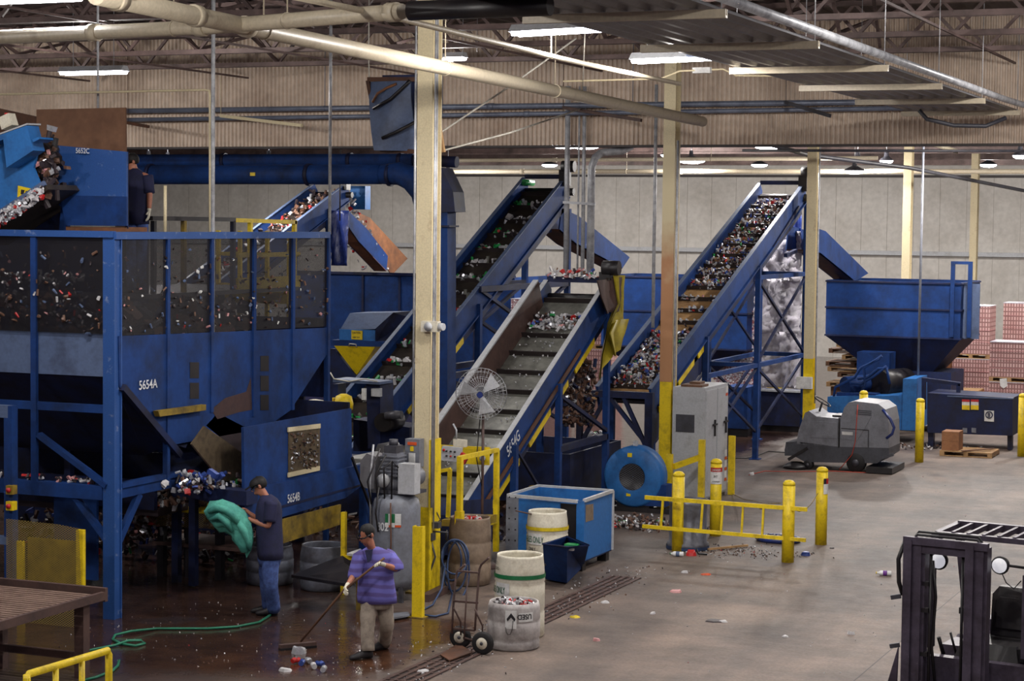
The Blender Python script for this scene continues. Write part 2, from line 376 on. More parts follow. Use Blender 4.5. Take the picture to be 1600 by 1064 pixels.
# ================================================================== THE SETTING
def ribbed(b, p0, dx, up, L, H, pitch, depth, nrm, flat=.5):
    """corrugated sheet: ribs run along `up`"""
    p0, dx, up, nrm = Vector(p0), Vector(dx).normalized(), Vector(up).normalized(), Vector(nrm)
    n = int(L/pitch); prof = []
    for i in range(n):
        a = i*pitch
        prof += [(a, 0), (a+pitch*flat*.5, 0), (a+pitch*.5, depth), (a+pitch*(.5+flat*.5), depth)]
    prof.append((n*pitch, 0)); m = len(prof)
    vs = [p0+dx*a+nrm*d for a, d in prof]+[p0+dx*a+nrm*d+up*H for a, d in prof]
    b.add(vs, [(i, i+1, m+i+1, m+i) for i in range(m-1)])
struct('floor', 'concrete', lambda b: b.bb((-75, -8, -.3), (14, 80, 0)))
FY = 37.3
struct('wall_fascia', 'fascia', lambda b: ribbed(b, (-46, FY, 6.6), (1, 0, 0), (0, 0, 1), 56, 2.45, .092, .04, (0, -1, 0)))
struct('trim_1', 'trim_dark', lambda b: b.bb((-46, FY, 6.56), (10, FY+.3, 6.6)))
def backwall(b):
    b.bb((-75, 77.3, 0), (8, 77.6, 8.2))
    x = -74
    while x < 8: b.bb((x, 77.28, 0), (x+.985, 77.32, 6.95)); x += 1.0
struct('wall_back', 'wall', backwall)
struct('trim_2', 'grey_light', lambda b: b.bb((-74, 77.05, 3.98), (8, 77.22, 4.14)))
struct('trim_3', 'trim_dark', lambda b: b.bb((-74, 77.0, 6.93), (8, 77.25, 7.02)))
struct('wall_left', 'wall', lambda b: b.bb((-75.3, -8, 0), (-75, 80, 9)))
struct('ceiling', 'deck', lambda b: ribbed(b, (-75, 37.6, 7.75), (1, 0, 0), (0, 1, 0), 89, 40, .5, .05, (0, 0, -1)))
struct('ceiling_high', 'deck', lambda b: ribbed(b, (-46, -8, 8.98), (1, 0, 0), (0, 1, 0), 60, 45.4, .4, .06, (0, 0, -1)))
# beams of the low roof
for i, y in enumerate((44, 50, 56, 62, 68, 74)):
    struct('trim_%d' % (4+i), 'roof_steel', lambda b: (b.bb((-60, y-.1, 7.3), (6, y+.1, 7.36)), b.bb((-60, y-.1, 7.62), (6, y+.1, 7.68)), b.bb((-60, y-.012, 7.36), (6, y+.012, 7.62))))
def joist(y, x0=-42, x1=11, zb=8.03, zt=8.85):
    t = thing('roof_joist', 'x', 'roof joist', (x0, y, zb), 'open web joists under the high roof')
    part('bottom_chord', 'roof_steel', t, lambda b: (b.bb((x0, y-.09, zb), (x1, y-.02, zb+.08)), b.bb((x0, y+.02, zb), (x1, y+.09, zb+.08))))
    part('top_chord', 'roof_steel', t, lambda b: b.bb((x0, y-.09, zt), (x1, y+.09, zt+.08)))
    def web(b):
        x = x0; k = 0
        while x < x1-1:
            b.beam((x, y, zb+.05), (x+.75, y, zt+.03), .05); b.beam((x+.75, y, zt+.03), (x+1.5, y, zb+.05), .05); x += 1.5
    part('web_bars', 'roof_steel', t, web)
    return t
for y, l in ((25.9, 'open web steel roof joist nearest the camera, cut by the top edge of the photo'),
             (28.8, 'open web steel roof joist, second back from the camera, right above the hanging lights'),
             (31.7, 'open web steel roof joist, third back from the camera, one before the corrugated wall'),
             (34.6, 'open web steel roof joist closest to the corrugated wall under the high roof')):
    label(joist(y), l)
def bridging(b):
    for k in range(13):
        x = -39+3.9*k
        for y0 in (25.9, 28.8, 31.7):
            b.beam((x, y0, 8.12), (x+.5, y0+2.9, 8.83), .05); b.beam((x+.5, y0, 8.83), (x, y0+2.9, 8.12), .05)
        b.beam((x+1.9, 22, 8.0), (x+1.9, 36.9, 8.0), .035)
struct('trim_11', 'roof_steel', bridging)
def girder(b):
    b.bb((-11.9, 10, 8.4), (-11.7, 37.2, 8.45)); b.bb((-11.9, 10, 8.8), (-11.7, 37.2, 8.85)); b.bb((-11.82, 10, 8.45), (-11.78, 37.2, 8.8))
struct('trim_10', 'roof_steel', girder)

# columns
def column(y, ztop, lab, zy, low='cream'):
    x = -11.8; t = thing('steel_column', lab, 'column', (x, y, 0), 'cream steel columns with yellow bases')
    def H(z0, z1):
        def f(b):
            b.bb((x-.11, y-.155, z0), (x+.11, y-.125, z1)); b.bb((x-.11, y+.125, z0), (x+.11, y+.155, z1)); b.bb((x-.012, y-.125, z0), (x+.012, y+.125, z1))
        return f
    label(part('shaft', low, t, H(zy, ztop)), 'cream painted upper shaft')
    label(part('shaft_base', 'yellow', t, H(.02, zy)), 'yellow painted lower shaft')
    part('base_plate', 'yellow_dull', t, lambda b: b.bb((x-.2, y-.22, 0), (x+.2, y+.22, .03)))
    return t
c1 = column(25.1, 8.85, 'tall cream steel column behind the grey air compressor, nearest of the row', 1.2)
label(part('edge_guard', 'yellow', c1, lambda b: (b.bb((-11.685, 24.93, 0), (-11.665, 25.28, 2.12)), b.bb((-11.72, 25.26, 0), (-11.685, 25.28, 2.12)))), 'yellow guard strip')
c2 = column(35.5, 8.85, 'rust-stained cream column with yellow base beside the blue blower', 2.22)
label(part('rust_stain', 'cream_stain', c2, lambda b: (b.bb((-11.913, 35.342, 2.2), (-11.687, 35.346, 6.5)), b.bb((-11.688, 35.342, 2.2), (-11.685, 35.376, 6.5)), b.bb((-11.79, 35.38, 2.2), (-11.786, 35.62, 6.5)))), 'rusty brown stain on the face')
c3 = column(45.8, 7.7, 'cream column with yellow base behind the grey floor sweeper', 2.03)
c4 = column(56.2, 7.7, 'cream column rising behind the wide blue baler hopper, left one of two', 2.0)
c5 = column(66.5, 7.7, 'farthest cream column, behind the right end of the wide blue hopper', 2.0)
for c, y, zt in ((c1, 25.1, 8.8), (c2, 35.5, 6.6)):
    part('conduit', 'galv', c, lambda b: b.tube([(-11.64, y-.16, 1.2), (-11.64, y-.16, zt)], .016, 6))
    part('conduit', 'galv', c, lambda b: b.tube([(-11.64, y-.10, .9), (-11.64, y-.10, zt)], .012, 6))
part('conduit', 'galv', c1, lambda b: b.tube([(-11.93, 24.93, 2.0), (-11.93, 24.93, 8.8)], .014, 6))
part('conduit', 'galv', c3, lambda b: b.tube([(-11.64, 45.7, 1.0), (-11.64, 45.7, 7.5)], .02, 6))

# ------------------------------------------------------------------ lamps
PW = 1.0
def point_light(loc, power, parent):
    l = bpy.data.lights.new('lamp_glow', 'POINT'); l.energy = power; l.shadow_soft_size = .08; l.color = (1.0, .95, .9)
    o = bpy.data.objects.new('lamp_glow', l); COL.objects.link(o); o.parent = parent; o.location = Vector(loc)-worldloc(parent)
def strip_lamp(lab, c, L=1.25, rz=0.0, power=60, rods=True, hi=8.96):
    t = thing('fluorescent_light', lab, 'ceiling light', c, 'hanging fluorescent lights')
    x, y, z = c
    def house(b):
        b.add([(x-L/2, y-.13, z), (x+L/2, y-.13, z), (x+L/2, y+.13, z), (x-L/2, y+.13, z), (x-L/2, y-.06, z+.09), (x+L/2, y-.06, z+.09), (x+L/2, y+.06, z+.09), (x-L/2, y+.06, z+.09)],
              [(4, 5, 6, 7), (0, 1, 5, 4), (2, 3, 7, 6), (0, 4, 7, 3), (1, 2, 6, 5)])
    part('reflector', 'grey_light', t, house)
    for s in (-.065, .065): label(part('tube', 'tube', t, lambda b: b.tube([(x-L/2+.02, y+s, z-.012), (x+L/2-.02, y+s, z-.012)], .036, 8)), 'glowing white tube')
    if rods:
        for s in (-.4, .4): part('hanger', 'galv', t, lambda b: b.tube([(x+s, y, z+.09), (x+s, y, hi)], .006, 5))
    area_light('lamp_light', (x, y, z-.05), L, .2, power*PW*.6, t)
    point_light((x, y, z-.13), power*PW*1.5, t)
    t.rotation_euler.z = rz
    return t
def bay_lamp(lab, c, r=.3, power=60, hi=7.74):
    t = thing('high_bay_light', lab, 'ceiling light', c, 'round lamps under the low roof')
    x, y, z = c
    part('dome', 'grey_dark', t, lambda b: b.lathe((x, y, z), [(r, 0), (r*.92, .04), (r*.5, .1), (.07, .14), (.05, .3)], 18, cap=False))
    label(part('lens', 'tube_far', t, lambda b: b.lathe((x, y, z), [(.01, -.085), (r*.5, -.08), (r*.85, -.05), (r*.97, -.01), (r*.94, .012)], 18)), 'glowing white lens')
    part('hanger', 'galv', t, lambda b: b.tube([(x, y, z+.3), (x, y, hi)], .012, 5))
    area_light('lamp_light', (x, y, z-.1), r*1.5, r*1.5, power*PW*.8, t)
    point_light((x, y, z-.19), power*PW*1.5, t)
    return t
def near_lamp(px, py, z): p = PZ(px, py, z); return (p.x, p.y, p.z)
L1 = strip_lamp('bright hanging fluorescent light left of the top of the corrugated deck, largest in view', near_lamp(872, 47, 7.35), 1.28, R(-14), 90, hi=8.96)
L2 = strip_lamp('hanging fluorescent light with a grey steel box on its right end', near_lamp(1052, 91, 7.2), 1.2, R(-14), 80, hi=8.96)
x, y, z = near_lamp(1118, 88, 7.2); part('ballast_box', 'blue_grey', L2, lambda b: b.bb((x-.22, y-.16, z-.02), (x+.22, y+.16, z+.16)))
L3 = strip_lamp('hanging fluorescent light above the brown steel sheet at far left', near_lamp(146, 112, 7.5), 1.25, 0, 110)
strip_lamp('fluorescent light cut by the top left corner of the photo', near_lamp(52, -3, 7.5), 1.2, 0, 70)
strip_lamp('small pair of distant tubes beside the tall column, left of two', near_lamp(690, 92, 7.9), .4, 0, 12)
strip_lamp('small pair of distant tubes beside the tall column, right of two', near_lamp(712, 90, 7.9), .36, 0, 12)
# the rest of the hall's lamps, same grid, behind and beside the camera
for i, (x, y) in enumerate(((-3.2, 22.0), (-3.2, 31.0), (3, 14), (-3, 12), (-9.5, 12.5), (-16, 12.5), (-24, 20), (3, 26), (-26, 31))):
    strip_lamp('fluorescent light of the near hall, out of the photo over the open floor', (x, y, 7.7), 1.25, 0, 95)
for i, (px, py, z, r, pw, l) in enumerate((
    (882, 227, 6.95, .36, 60, 'distant lamp under the low roof, left of the pair over the four grey conduits'),
    (915, 228, 6.95, .36, 60, 'distant lamp under the low roof, right of the pair over the four grey conduits'),
    (1080, 251, 6.95, .42, 90, 'distant lamp just right of the rust-stained column'),
    (1200, 228, 6.95, .34, 90, 'distant lamp above the head of the right conveyor'),
    (1340, 250, 6.95, .22, 60, 'small round lamp over the wide blue hopper, left of two side by side'),
    (1385, 251, 6.95, .2, 60, 'small round lamp over the wide blue hopper, right of two side by side'),
    (1335, 267, 6.6, .3, 110, 'low round lamp hanging between the third and fourth cream columns'),
    (700, 273, 6.5, .2, 70, 'small round lamp just right of the tall near column'),
    (262, 254, 6.7, .3, 70, 'round lamp peeping over the big blue duct at left'),
    (232, 252, 6.7, .2, 40, 'small round lamp beside the operator on the platform'),
    (420, 252, 6.7, .4, 80, 'round lamp behind the big blue ducts, near its middle'),
    (1594, 243, 6.95, .2, 60, 'small lamp at the right edge of the photo'))):
    p = PZ(px, py, z); bay_lamp(l, (p.x, p.y, p.z), r, pw)
for x, y in ((-12, 70), (-20, 70), (-28, 70), (-36, 68), (-44, 66), (-5, 60), (-20, 60)):
    bay_lamp('round lamp of the low-roofed hall hidden from the photo by the wall above', (x, y, 7.2), .3, 130)
for x, y in ((-22, 42), (-32, 46), (-7.5, 41), (-8.5, 48), (-6, 53)):  # added unseen lamps, the stronger ones to brighten the third cream column
    bay_lamp('round lamp added out of sight close behind the corrugated wall', (x, y, 7.2), .3, 60 if x < -20 else 130)

# ------------------------------------------------------------------ pipes overhead
def pipe(name, m, lab, cat, pts, r, n=10, group=None, fit=()):
    b = MB(); b.tube(pts, r, n); o = b.build(name, m); tag(o, lab, cat, group)
    return o
def hung_pipe(lab, pts, r, m='cream_pipe', fits=(), hangers=(), hi=8.96, name='overhead_pipe', hm='galv'):
    pts = [Vector(p) for p in pts]; t = thing(name, lab, 'pipe', pts[0], 'overhead pipes')
    part('pipe_run', m, t, lambda b: b.tube(pts, r, 14))
    d = (pts[-1]-pts[0]); seg = [(pts[i+1]-pts[i]).length for i in range(len(pts)-1)]
    def along(f):
        s = f*sum(seg)
        for i, l_ in enumerate(seg):
            if s <= l_ or i == len(seg)-1: return pts[i]+(pts[i+1]-pts[i])*(s/l_), (pts[i+1]-pts[i]).normalized()
            s -= l_
    for f in fits:
        q, dn = along(f); u = dn*.06; part('coupling', m, t, lambda b: b.tube([q-u, q+u], r*1.22, 14))
    for f in hangers:
        q, dn = along(f); part('hanger', m, t, lambda b: (b.tube([q+Vector((0, 0, r*1.1)), (q.x, q.y, hi)], .008, 5), b.tube([q-dn*.012, q+dn*.012], r*1.1, 14)))
    return t
hung_pipe('thick cream pipe running away diagonally in front of the tall near column', [PZ(150, -8, 7.0), PD(400, 45, 20.6), PD(1098, 190, 35.3)], .088, fits=(.02, .1, .16), hangers=(.18, .42, .62))
hung_pipe('cream pipe crossing the top left of the photo to the tall near column', [PZ(-40, 60, 7.02), PZ(330, 42, 7.02), PZ(628, 18, 7.02)], .075, fits=(.29, .53, .98), hangers=(.47, .74))
hung_pipe('cream pipe carried on right of the tall near column, its shade painted black', [PZ(640, 17, 7.02), PZ(860, 9, 7.02)], .09, 'black')  # the same pipe continues in shade; black colour paints that shade
hung_pipe('thin cream pipe slanting from the near column top toward the right', [PZ(455, -6, 7.05), PZ(612, 26, 7.05), PZ(870, 90, 7.05), PD(1062, 131, 28)], .03, hangers=(.6,))
Y2 = FY-.35
hung_pipe('upper of two blue-grey pipes running along the corrugated wall', [PY(150, 174, Y2), PY(700, 167, Y2), PY(1505, 158, Y2)], .055, 'pipe_blue', fits=(.5,), hangers=(.3, .66), hi=8.95)
hung_pipe('lower of two blue-grey pipes running along the corrugated wall', [PY(150, 188, Y2), PY(700, 180, Y2), PY(1480, 168, Y2)], .045, 'pipe_blue', fits=(.55,), hangers=(.45,), hi=8.95)
hung_pipe('long cream pipe under the low roof, lower of two before the back wall', [(-36, 58, 6.62), (-2, 58, 6.66)], .07, fits=(.2, .35, .5, .62, .8), hangers=(.25, .45, .7), hi=7.74)
hung_pipe('cream pipe under the low roof, upper of two before the back wall', [(-36, 55, 6.83), (-12.4, 55, 6.93)], .055, fits=(.3, .6), hangers=(.4, .8), hi=7.74)
hung_pipe('dark pipe close under the low roof at the right', [PY(1160, 235, 44), PY(1640, 236, 44)], .03, 'grey_dark')
# slanted sprinkler drops under the low roof at right
hung_pipe('thin pipe slanting down to the right under the low roof near the third column', [PD(1190, 222, 46), PD(1262, 242, 47), PD(1420, 262, 52), PD(1600, 298, 60)], .05, 'grey_dark')
hung_pipe('short cream pipe with a white end under the low roof at right', [PD(1455, 224, 44), PD(1497, 237, 44)], .05, hangers=(.5,), hi=7.74)
# thin vertical conduits
def drop(px, y0, y1, d, r, lab, m='galv'):
    a, q = PD(px, y0, d), PD(px-1, y1, d); a = Vector((q.x, q.y, 8.97 if q.y < 37 and y0 < 200 else (7.73 if y0 < 250 else a.z))); return pipe('vertical_conduit', m, lab, 'conduit', [a, q], r, 8, 'thin vertical conduits')
drop(333, 52, 520, 27.8, .028, 'steel conduit pole in front of the blue hopper netting')
drop(516, 80, 366, 31.0, .024, 'steel conduit pole at the right rear corner of the blue hopper')
drop(154, 40, 172, 28.5, .018, 'short pale conduit rising above the brown steel sheet')
drop(1435, 60, 612, 49, .03, 'thin steel pole in front of the wide blue baler hopper', 'grey_paint')
drop(1021, 205, 512, 39, .035, 'steel pole left of the rust-stained column')
drop(259, 290, 366, 27.3, .022, 'cream rod rising from the hopper beside the platform railing', 'cream')
pipe('vertical_conduit', 'cream', 'cream conduit running level from the left edge, then turning down beside the steel pole', 'conduit', [PD(-30, 148, 28.6), PD(320, 140.5, 27.9), PD(327, 142, 27.85), PD(328, 150, 27.85), PD(328, 366, 27.85)], .016, 8, 'thin vertical conduits')
for i, (px, yb, l) in enumerate(((885, 432, 'leftmost of four grey conduits rising behind the middle conveyor'), (903, 432, 'second from left of four grey conduits rising behind the middle conveyor'), (911, 430, 'third from left of four grey conduits behind the middle conveyor'))):
    drop(px, 222, yb, 39.7, (.055, .02, .04)[i], l)
p = PD(922, 430, 39.7); q = PD(922, 262, 39.7); e = PD(944, 238, 39.7)
pipe('vertical_conduit', 'galv', 'thick grey conduit bending right at its top, rightmost of four behind the middle conveyor', 'conduit',
     [p, (p.x, p.y, q.z), Vector((p.x, p.y, q.z))*.72+e*.28+Vector((0, 0, .11)), e*.7+Vector((p.x, p.y, q.z))*.3+Vector((0, 0, .07)), e, PD(972, 236, 39.7), PD(984, 232, 39.7), Vector((PD(990, 228, 39.7).x, PD(990, 228, 39.7).y, 7.74))], .075, 12, 'thin vertical conduits')
part0 = single('pipe_clamp', 'galv', 'steel strut clamped across the four grey conduits', 'pipe clamp', lambda b: b.beam(PD(880, 316, 39.5), PD(930, 319, 39.3), .05))
for (a, b_, l) in (((900, 60), (690, 206), 'white rope rising to the right beside the tall near column'), ((908, 172), (686, 237), 'white rope with a frayed end sloping gently up to the blue-grey pipes')):
    pipe('rope', 'rope', l, 'rope', [PD(*a, 29)+(Vector((0, 0, 0)) if a[1] < 100 else (PY(908, 170, Y2)-PD(*a, 29))), PD((a[0]+b_[0])/2, (a[1]+b_[1])/2+3, 28.6), PD(*b_, 28)], .014, 6, 'white ropes tied to the pipes')
pipe('rope', 'rope', 'thin rope hanging from the bright light down to the blue-grey pipes', 'rope', [PD(914, 52, 27), PD(909, 160, 30)], .008, 5, 'white ropes tied to the pipes')
# conduit with junction box below the second lamp
t = thing('electrical_conduit', 'thin conduit with a white junction box below the second hanging light', 'conduit', PD(1098, 109, 29))
part('conduit_run', 'cream', t, lambda b: b.tube([PD(880, 127, 29), PD(1032, 123, 29), PD(1062, 111, 29), PD(1130, 108, 29), PD(1150, 118, 29), PD(1230, 119, 29), PD(1275, 117, 29)], .014, 6))
part('junction_box', 'label_white', t, lambda b: b.box(PD(1097, 110, 29), (.26, .1, .08)))

for (a_, b_, m_, l) in (((345, 181), (472, 196), 'cream', 'cream strut slanting below the blue-grey pipes left of the hanging blue trunk'), ((1228, 160), (1297, 181), 'grey_dark', 'dark strut slanting below the blue-grey pipes near the third column'), ((880, 168), (1002, 188), 'brown_steel', 'brown strut slanting below the blue-grey pipes near the rope knot'), ((200, 192), (232, 198), 'rust', 'short rusty strut beside the brown steel sheet')):
    single('pipe_support', m_, l, 'pipe support', lambda b: (b.beam(PY(*a_, Y2-.06), PY(*b_, Y2-.9), .05, .06), b.tube([PY(*a_, Y2-.08), (PY(*a_, Y2-.06).x, Y2-.08, 8.98)], .006, 5)), 'struts under the blue-grey pipes')
# suspended corrugated deck hung on channels
t = thing('suspended_deck', 'corrugated metal deck hanging on cream channels at the top right', 'suspended ceiling', (-6.7, 26, 7.0))
part('deck_sheet', 'panel_grey', t, lambda b: ribbed(b, (-7.5, 12, 7.09), (1, 0, 0), (0, 1, 0), 1.85, 24.2, .23, .05, (0, 0, 1)))
for k in range(7):
    y = 14.8+3.43*k
    x0, x1 = (-7.58, -5.55)
    part('channel', 'cream_pipe', t, lambda b: (b.bb((x0, y-.03, 7.0), (x1, y+.03, 7.02)), b.bb((x0, y-.03, 7.02), (x1, y-.02, 7.08)), b.bb((x0, y+.02, 7.02), (x1, y+.03, 7.08))))
    for x in (x0+.08, x1-.05): part('hanger_rod', 'galv', t, lambda b: b.tube([(x, y, 7.0), (x, y, 8.9)], .006, 5))
hung_pipe('silver pipe running along the right edge of the suspended corrugated deck', [(-5.62, 12, 7.2), (-5.62, 34.2, 7.2), (-5.5, 35.2, 7.17), (-5.1, 35.9, 7.12), (-3.5, 36.3, 7.1)], .052, 'galv')
pipe('vertical_conduit', 'grey_dark', 'bundle of dark cables looping down at the far end of the suspended deck', 'cable', [PD(1436, 172, 34), PD(1448, 186, 34), PD(1490, 196, 34), PD(1540, 197, 34), PD(1572, 184, 34)], .035, 8)

# ================================================================== MACHINES
def slabX(b, pts, x, t):
    """outline surveyed on the plane X = x, given real thickness t toward -X"""
    b.prism([PX(p[0], p[1], x) for p in pts], (-t, 0, 0))
def slabY(b, pts, y, t): b.prism([PY(p[0], p[1], y) for p in pts], (0, t, 0))
def scraps(name, lab, cat, place, n, size=.07, mats=('silver', 'white_scrap', 'red', 'green_can', 'blue_can', 'dark_scrap'), wts=None, kind='stuff', parent=None, cyl=.5):
    b = MB(); ws = wts or [1]*len(mats)
    for i in range(n):
        c = Vector(place()); b.cur = random.choices(range(len(mats)), ws)[0]; s = size*random.uniform(.5, 1.15)
        Rm = Matrix.Rotation(random.uniform(0, 6.3), 3, Vector((random.gauss(0, 1), random.gauss(0, 1), random.gauss(0, 1))).normalized())
        if random.random() < cyl:
            vs = []; k = 6
            for h in (-1, 1):
                rr = random.uniform(.6, 1)
                for j in range(k): vs.append(Vector((math.cos(j*6.283/k)*s*.42*rr, math.sin(j*6.283/k)*s*.42*random.uniform(.6, 1), h*s*.75)))
            vs = [c+Rm @ v for v in vs]
            b.add(vs, [tuple(range(k))[::-1], tuple(range(k, 2*k))]+[(j, (j+1) % k, k+(j+1) % k, k+j) for j in range(k)])
        else:
            vs = [Vector((x*random.uniform(.5, 1.1)*s*.6, y*random.uniform(.5, 1.1)*s*.6, z*random.uniform(.2, .6)*s*.6)) for z in (-1, 1) for y in (-1, 1) for x in (-1, 1)]
            b.add([c+Rm @ v for v in vs], [(0, 2, 3, 1), (4, 5, 7, 6), (0, 1, 5, 4), (2, 6, 7, 3), (0, 4, 6, 2), (1, 3, 7, 5)])
    o = b.build(name, list(mats), parent)
    if parent: o['kind'] = 'stuff'
    else: tag(o, lab, cat, kind=kind)
    return o
SCR = ('silver', 'white_scrap', 'red', 'green_can', 'blue_can', 'dark_scrap', 'pink_scrap', 'brown_scrap')
ARC = math.atan2

def incline(nm, lab, XL, XR, Y0, z0, Y1, z1, belt, ncl, depth=.42, lip=.28, cleat='cleat', rail='blue', topm='blue_grey', guard=None, pit=None):
    """cleated inclined conveyor rising from (Y0, z0) to (Y1, z1), belt between side rails"""
    t = thing(nm, lab, 'conveyor', ((XL+XR)/2, Y0, 0))
    d = Vector((0, Y1-Y0, z1-z0)); L = d.length; d.normalize(); n = Vector((0, -d.z, d.y)); P0 = Vector((0, Y0, z0))
    A = lambda x, s, h: Vector((x, 0, 0))+P0+d*s+n*h
    w = .045
    label(part('belt', belt, t, lambda b: b.add([A(XL, 0, -lip), A(XR, 0, -lip), A(XR, L-.1, -lip), A(XL, L-.1, -lip), A(XL, 0, -lip-.03), A(XR, 0, -lip-.03), A(XR, L-.1, -lip-.03), A(XL, L-.1, -lip-.03)],
         [(0, 1, 2, 3), (4, 7, 6, 5), (0, 3, 7, 4), (1, 5, 6, 2), (0, 4, 5, 1), (3, 2, 6, 7)])), 'rising cleated belt')
    for x0, x1 in ((XL-w, XL), (XR, XR+w)):
        r = part('side_rail', rail, t, lambda b: b.prism([A(x0, -.25, 0), A(x0, L, 0), A(x0, L+.12, -depth*.5), A(x0, L, -depth), A(x0, -.25, -depth)], (x1-x0, 0, 0)))
        label(part('rail_lip', topm, r, lambda b: b.prism([A(x0-.02, -.25, .012), A(x0-.02, L, .012), A(x0-.02, L, 0), A(x0-.02, -.25, 0)], (x1-x0+.04, 0, 0))), 'pale worn top edge')
        part('rail_flange', rail, r, lambda b: b.prism([A(x1 if x0 > XL else x0-.05, 0, -depth), A(x1 if x0 > XL else x0-.05, L, -depth), A(x1 if x0 > XL else x0-.05, L, -depth+.03), A(x1 if x0 > XL else x0-.05, 0, -depth+.03)], (.05, 0, 0)))
    for k in range(ncl):
        s = L*(k+.5)/ncl
        part('cleat', cleat, t, lambda b: b.prism([A(XL+.01, s, -lip), A(XL+.01, s+.03, -lip), A(XL+.01, s+.02, -lip+.09), A(XL+.01, s, -lip+.09)], (XR-XL-.02, 0, 0)))
    part('return_pan', 'blue_dark', t, lambda b: b.prism([A(XL, .2, -depth), A(XL, L-.2, -depth), A(XL, L-.2, -depth-.22), A(XL, .5, -depth-.22)], (XR-XL, 0, 0)))
    part('head_shaft', 'black', t, lambda b: b.tube([A(XL-.12, L-.05, -lip-.05), A(XR+.22, L-.05, -lip-.05)], .09, 10))
    m = part('drive_motor', 'black', t, lambda b: (b.tube([A(XR+.02, L, .28), A(XR+.32, L, .28)], .13, 12), b.box(A(XR+.06, L-.05, .02), (.2, .26, .36))))
    part('head_cover', 'blue_dark', t, lambda b: (b.bb(A(XL, L-.02, -.02), A(XR, L+.06, .05)),))
    if guard:
        for s0, s1 in guard:
            label(part('chain_guard', 'yellow', t, lambda b: b.prism([A(XR-.05, s0, -depth-.02), A(XR-.05, s1, -depth-.02), A(XR-.05, s1-.05, -depth-.2), A(XR-.05, s0+.05, -depth-.2)], (.08, 0, 0))), 'yellow guard strip')

    return t, A, L
def leg(t, x, y, z, w=.08, m='blue', foot=True):
    return part('leg', m, t, lambda b: (b.bb((x-w/2, y-w/2, 0.01), (x+w/2, y+w/2, z)), b.bb((x-w, y-w, 0), (x+w, y+w, .02)) if foot else None))
def brace(t, p, q, w=.05, m='blue_dark'): return part('brace', m, t, lambda b: b.beam(p, q, w))
def loadfn(A, L, XL, XR, lip, s0, s1, hmax=.12, cl=None, gap=.55):
    def f():
        while True:
            s = random.uniform(s0, s1)
            if cl:
                ph = (s/L*cl) % 1.0
                if (ph-.5) % 1.0 > gap: continue
            return A(random.uniform(XL+.07, XR-.07), s, -lip+.03+abs(random.gauss(0, 1))*hmax*.5)
    return f

# --- right conveyor with tan belt
cv3, A3, LL3 = incline('inclined_conveyor', 'tall blue conveyor with tan cleated belt, rightmost of the inclined conveyors', -13.2, -12.2, 35.8, 2.12, 46.3, 6.05, 'belt_tan', 18, depth=.46, guard=((.1, 1.1), (1.3, 2.4), (2.6, 3.3)))
for x in (-12.15, -13.25):
    for y, zz in ((38.9, 2.85), (42.6, 4.2), (46.6, 5.6)): leg(cv3, x, y, zz, .11)
for y0, y1, z0, z1 in ((42.6, 46.6, .6, 2.0), (42.6, 46.6, 2.1, 3.9), (38.9, 42.6, .6, 2.0)):
    for x in (-12.15, -13.25):
        brace(cv3, (x, y0, z0), (x, y1, z1)); brace(cv3, (x, y0, z1), (x, y1, z0)); 
        part('cross_rail', 'blue', cv3, lambda b: b.beam((x, y0, z1+.05), (x, y1, z1+.05), .09))
for z in (2.05, 3.95): part('cross_rail', 'blue', cv3, lambda b: b.beam((-12.15, 46.6, z), (-13.25, 46.6, z), .09)); part('cross_rail', 'blue', cv3, lambda b: b.beam((-12.15, 42.6, z), (-13.25, 42.6, z), .09))
brace(cv3, (-12.15, 42.6, 4.1), (-12.15, 45.8, 5.5), .07)
part('foot_frame', 'blue_dark', cv3, lambda b: (b.bb((-14.2, 35.5, 1.85), (-12.1, 35.62, 1.97)), b.bb((-12.25, 35.5, 0), (-12.1, 35.62, 1.9)), b.bb((-13.6, 35.5, 0), (-13.5, 35.62, 1.9)), b.beam((-13.5, 35.56, 1.0), (-13.0, 35.56, 1.9), .07), b.beam((-13.0, 35.56, 1.9), (-12.3, 35.56, 1.1), .07), b.beam((-12.7, 35.56, 1.9), (-12.2, 35.56, .9), .07)))
part('lower_plate', 'blue_dark', cv3, lambda b: b.prism([(-12.2, 35.7, 1.7), (-12.2, 38.9, 2.7), (-12.2, 38.9, 2.2), (-12.2, 35.7, .9)], (-.04, 0, 0)))
leg(cv3, -13.25, 36.5, 2.3, .1)
scraps('crushed_cans', 'heap of crushed silver cans on the upper half of the tan belted right conveyor', 'crushed cans', loadfn(A3, LL3, -13.2, -12.2, .28, 5.3, 10.9, .13, 18, .62), 1000, .062, SCR, (6, 3, 1, .4, 3, 5, 1, 2))
scraps('crushed_cans', 'heap of crushed cans on the lower end of the tan belted right conveyor', 'crushed cans', loadfn(A3, LL3, -13.2, -12.2, .28, .3, 2.9, .15), 760, .062, SCR, (6, 3, 1, .5, 3, 5, 1, 2))
scraps('crushed_cans', 'thin rows of cans on the bare middle of the tan belted right conveyor', 'crushed cans', loadfn(A3, LL3, -13.2, -12.2, .28, 3.0, 5.2, .05, 18, .16), 70, .08, SCR, (5, 5, 1, .4, 2, 1, 1, 1))
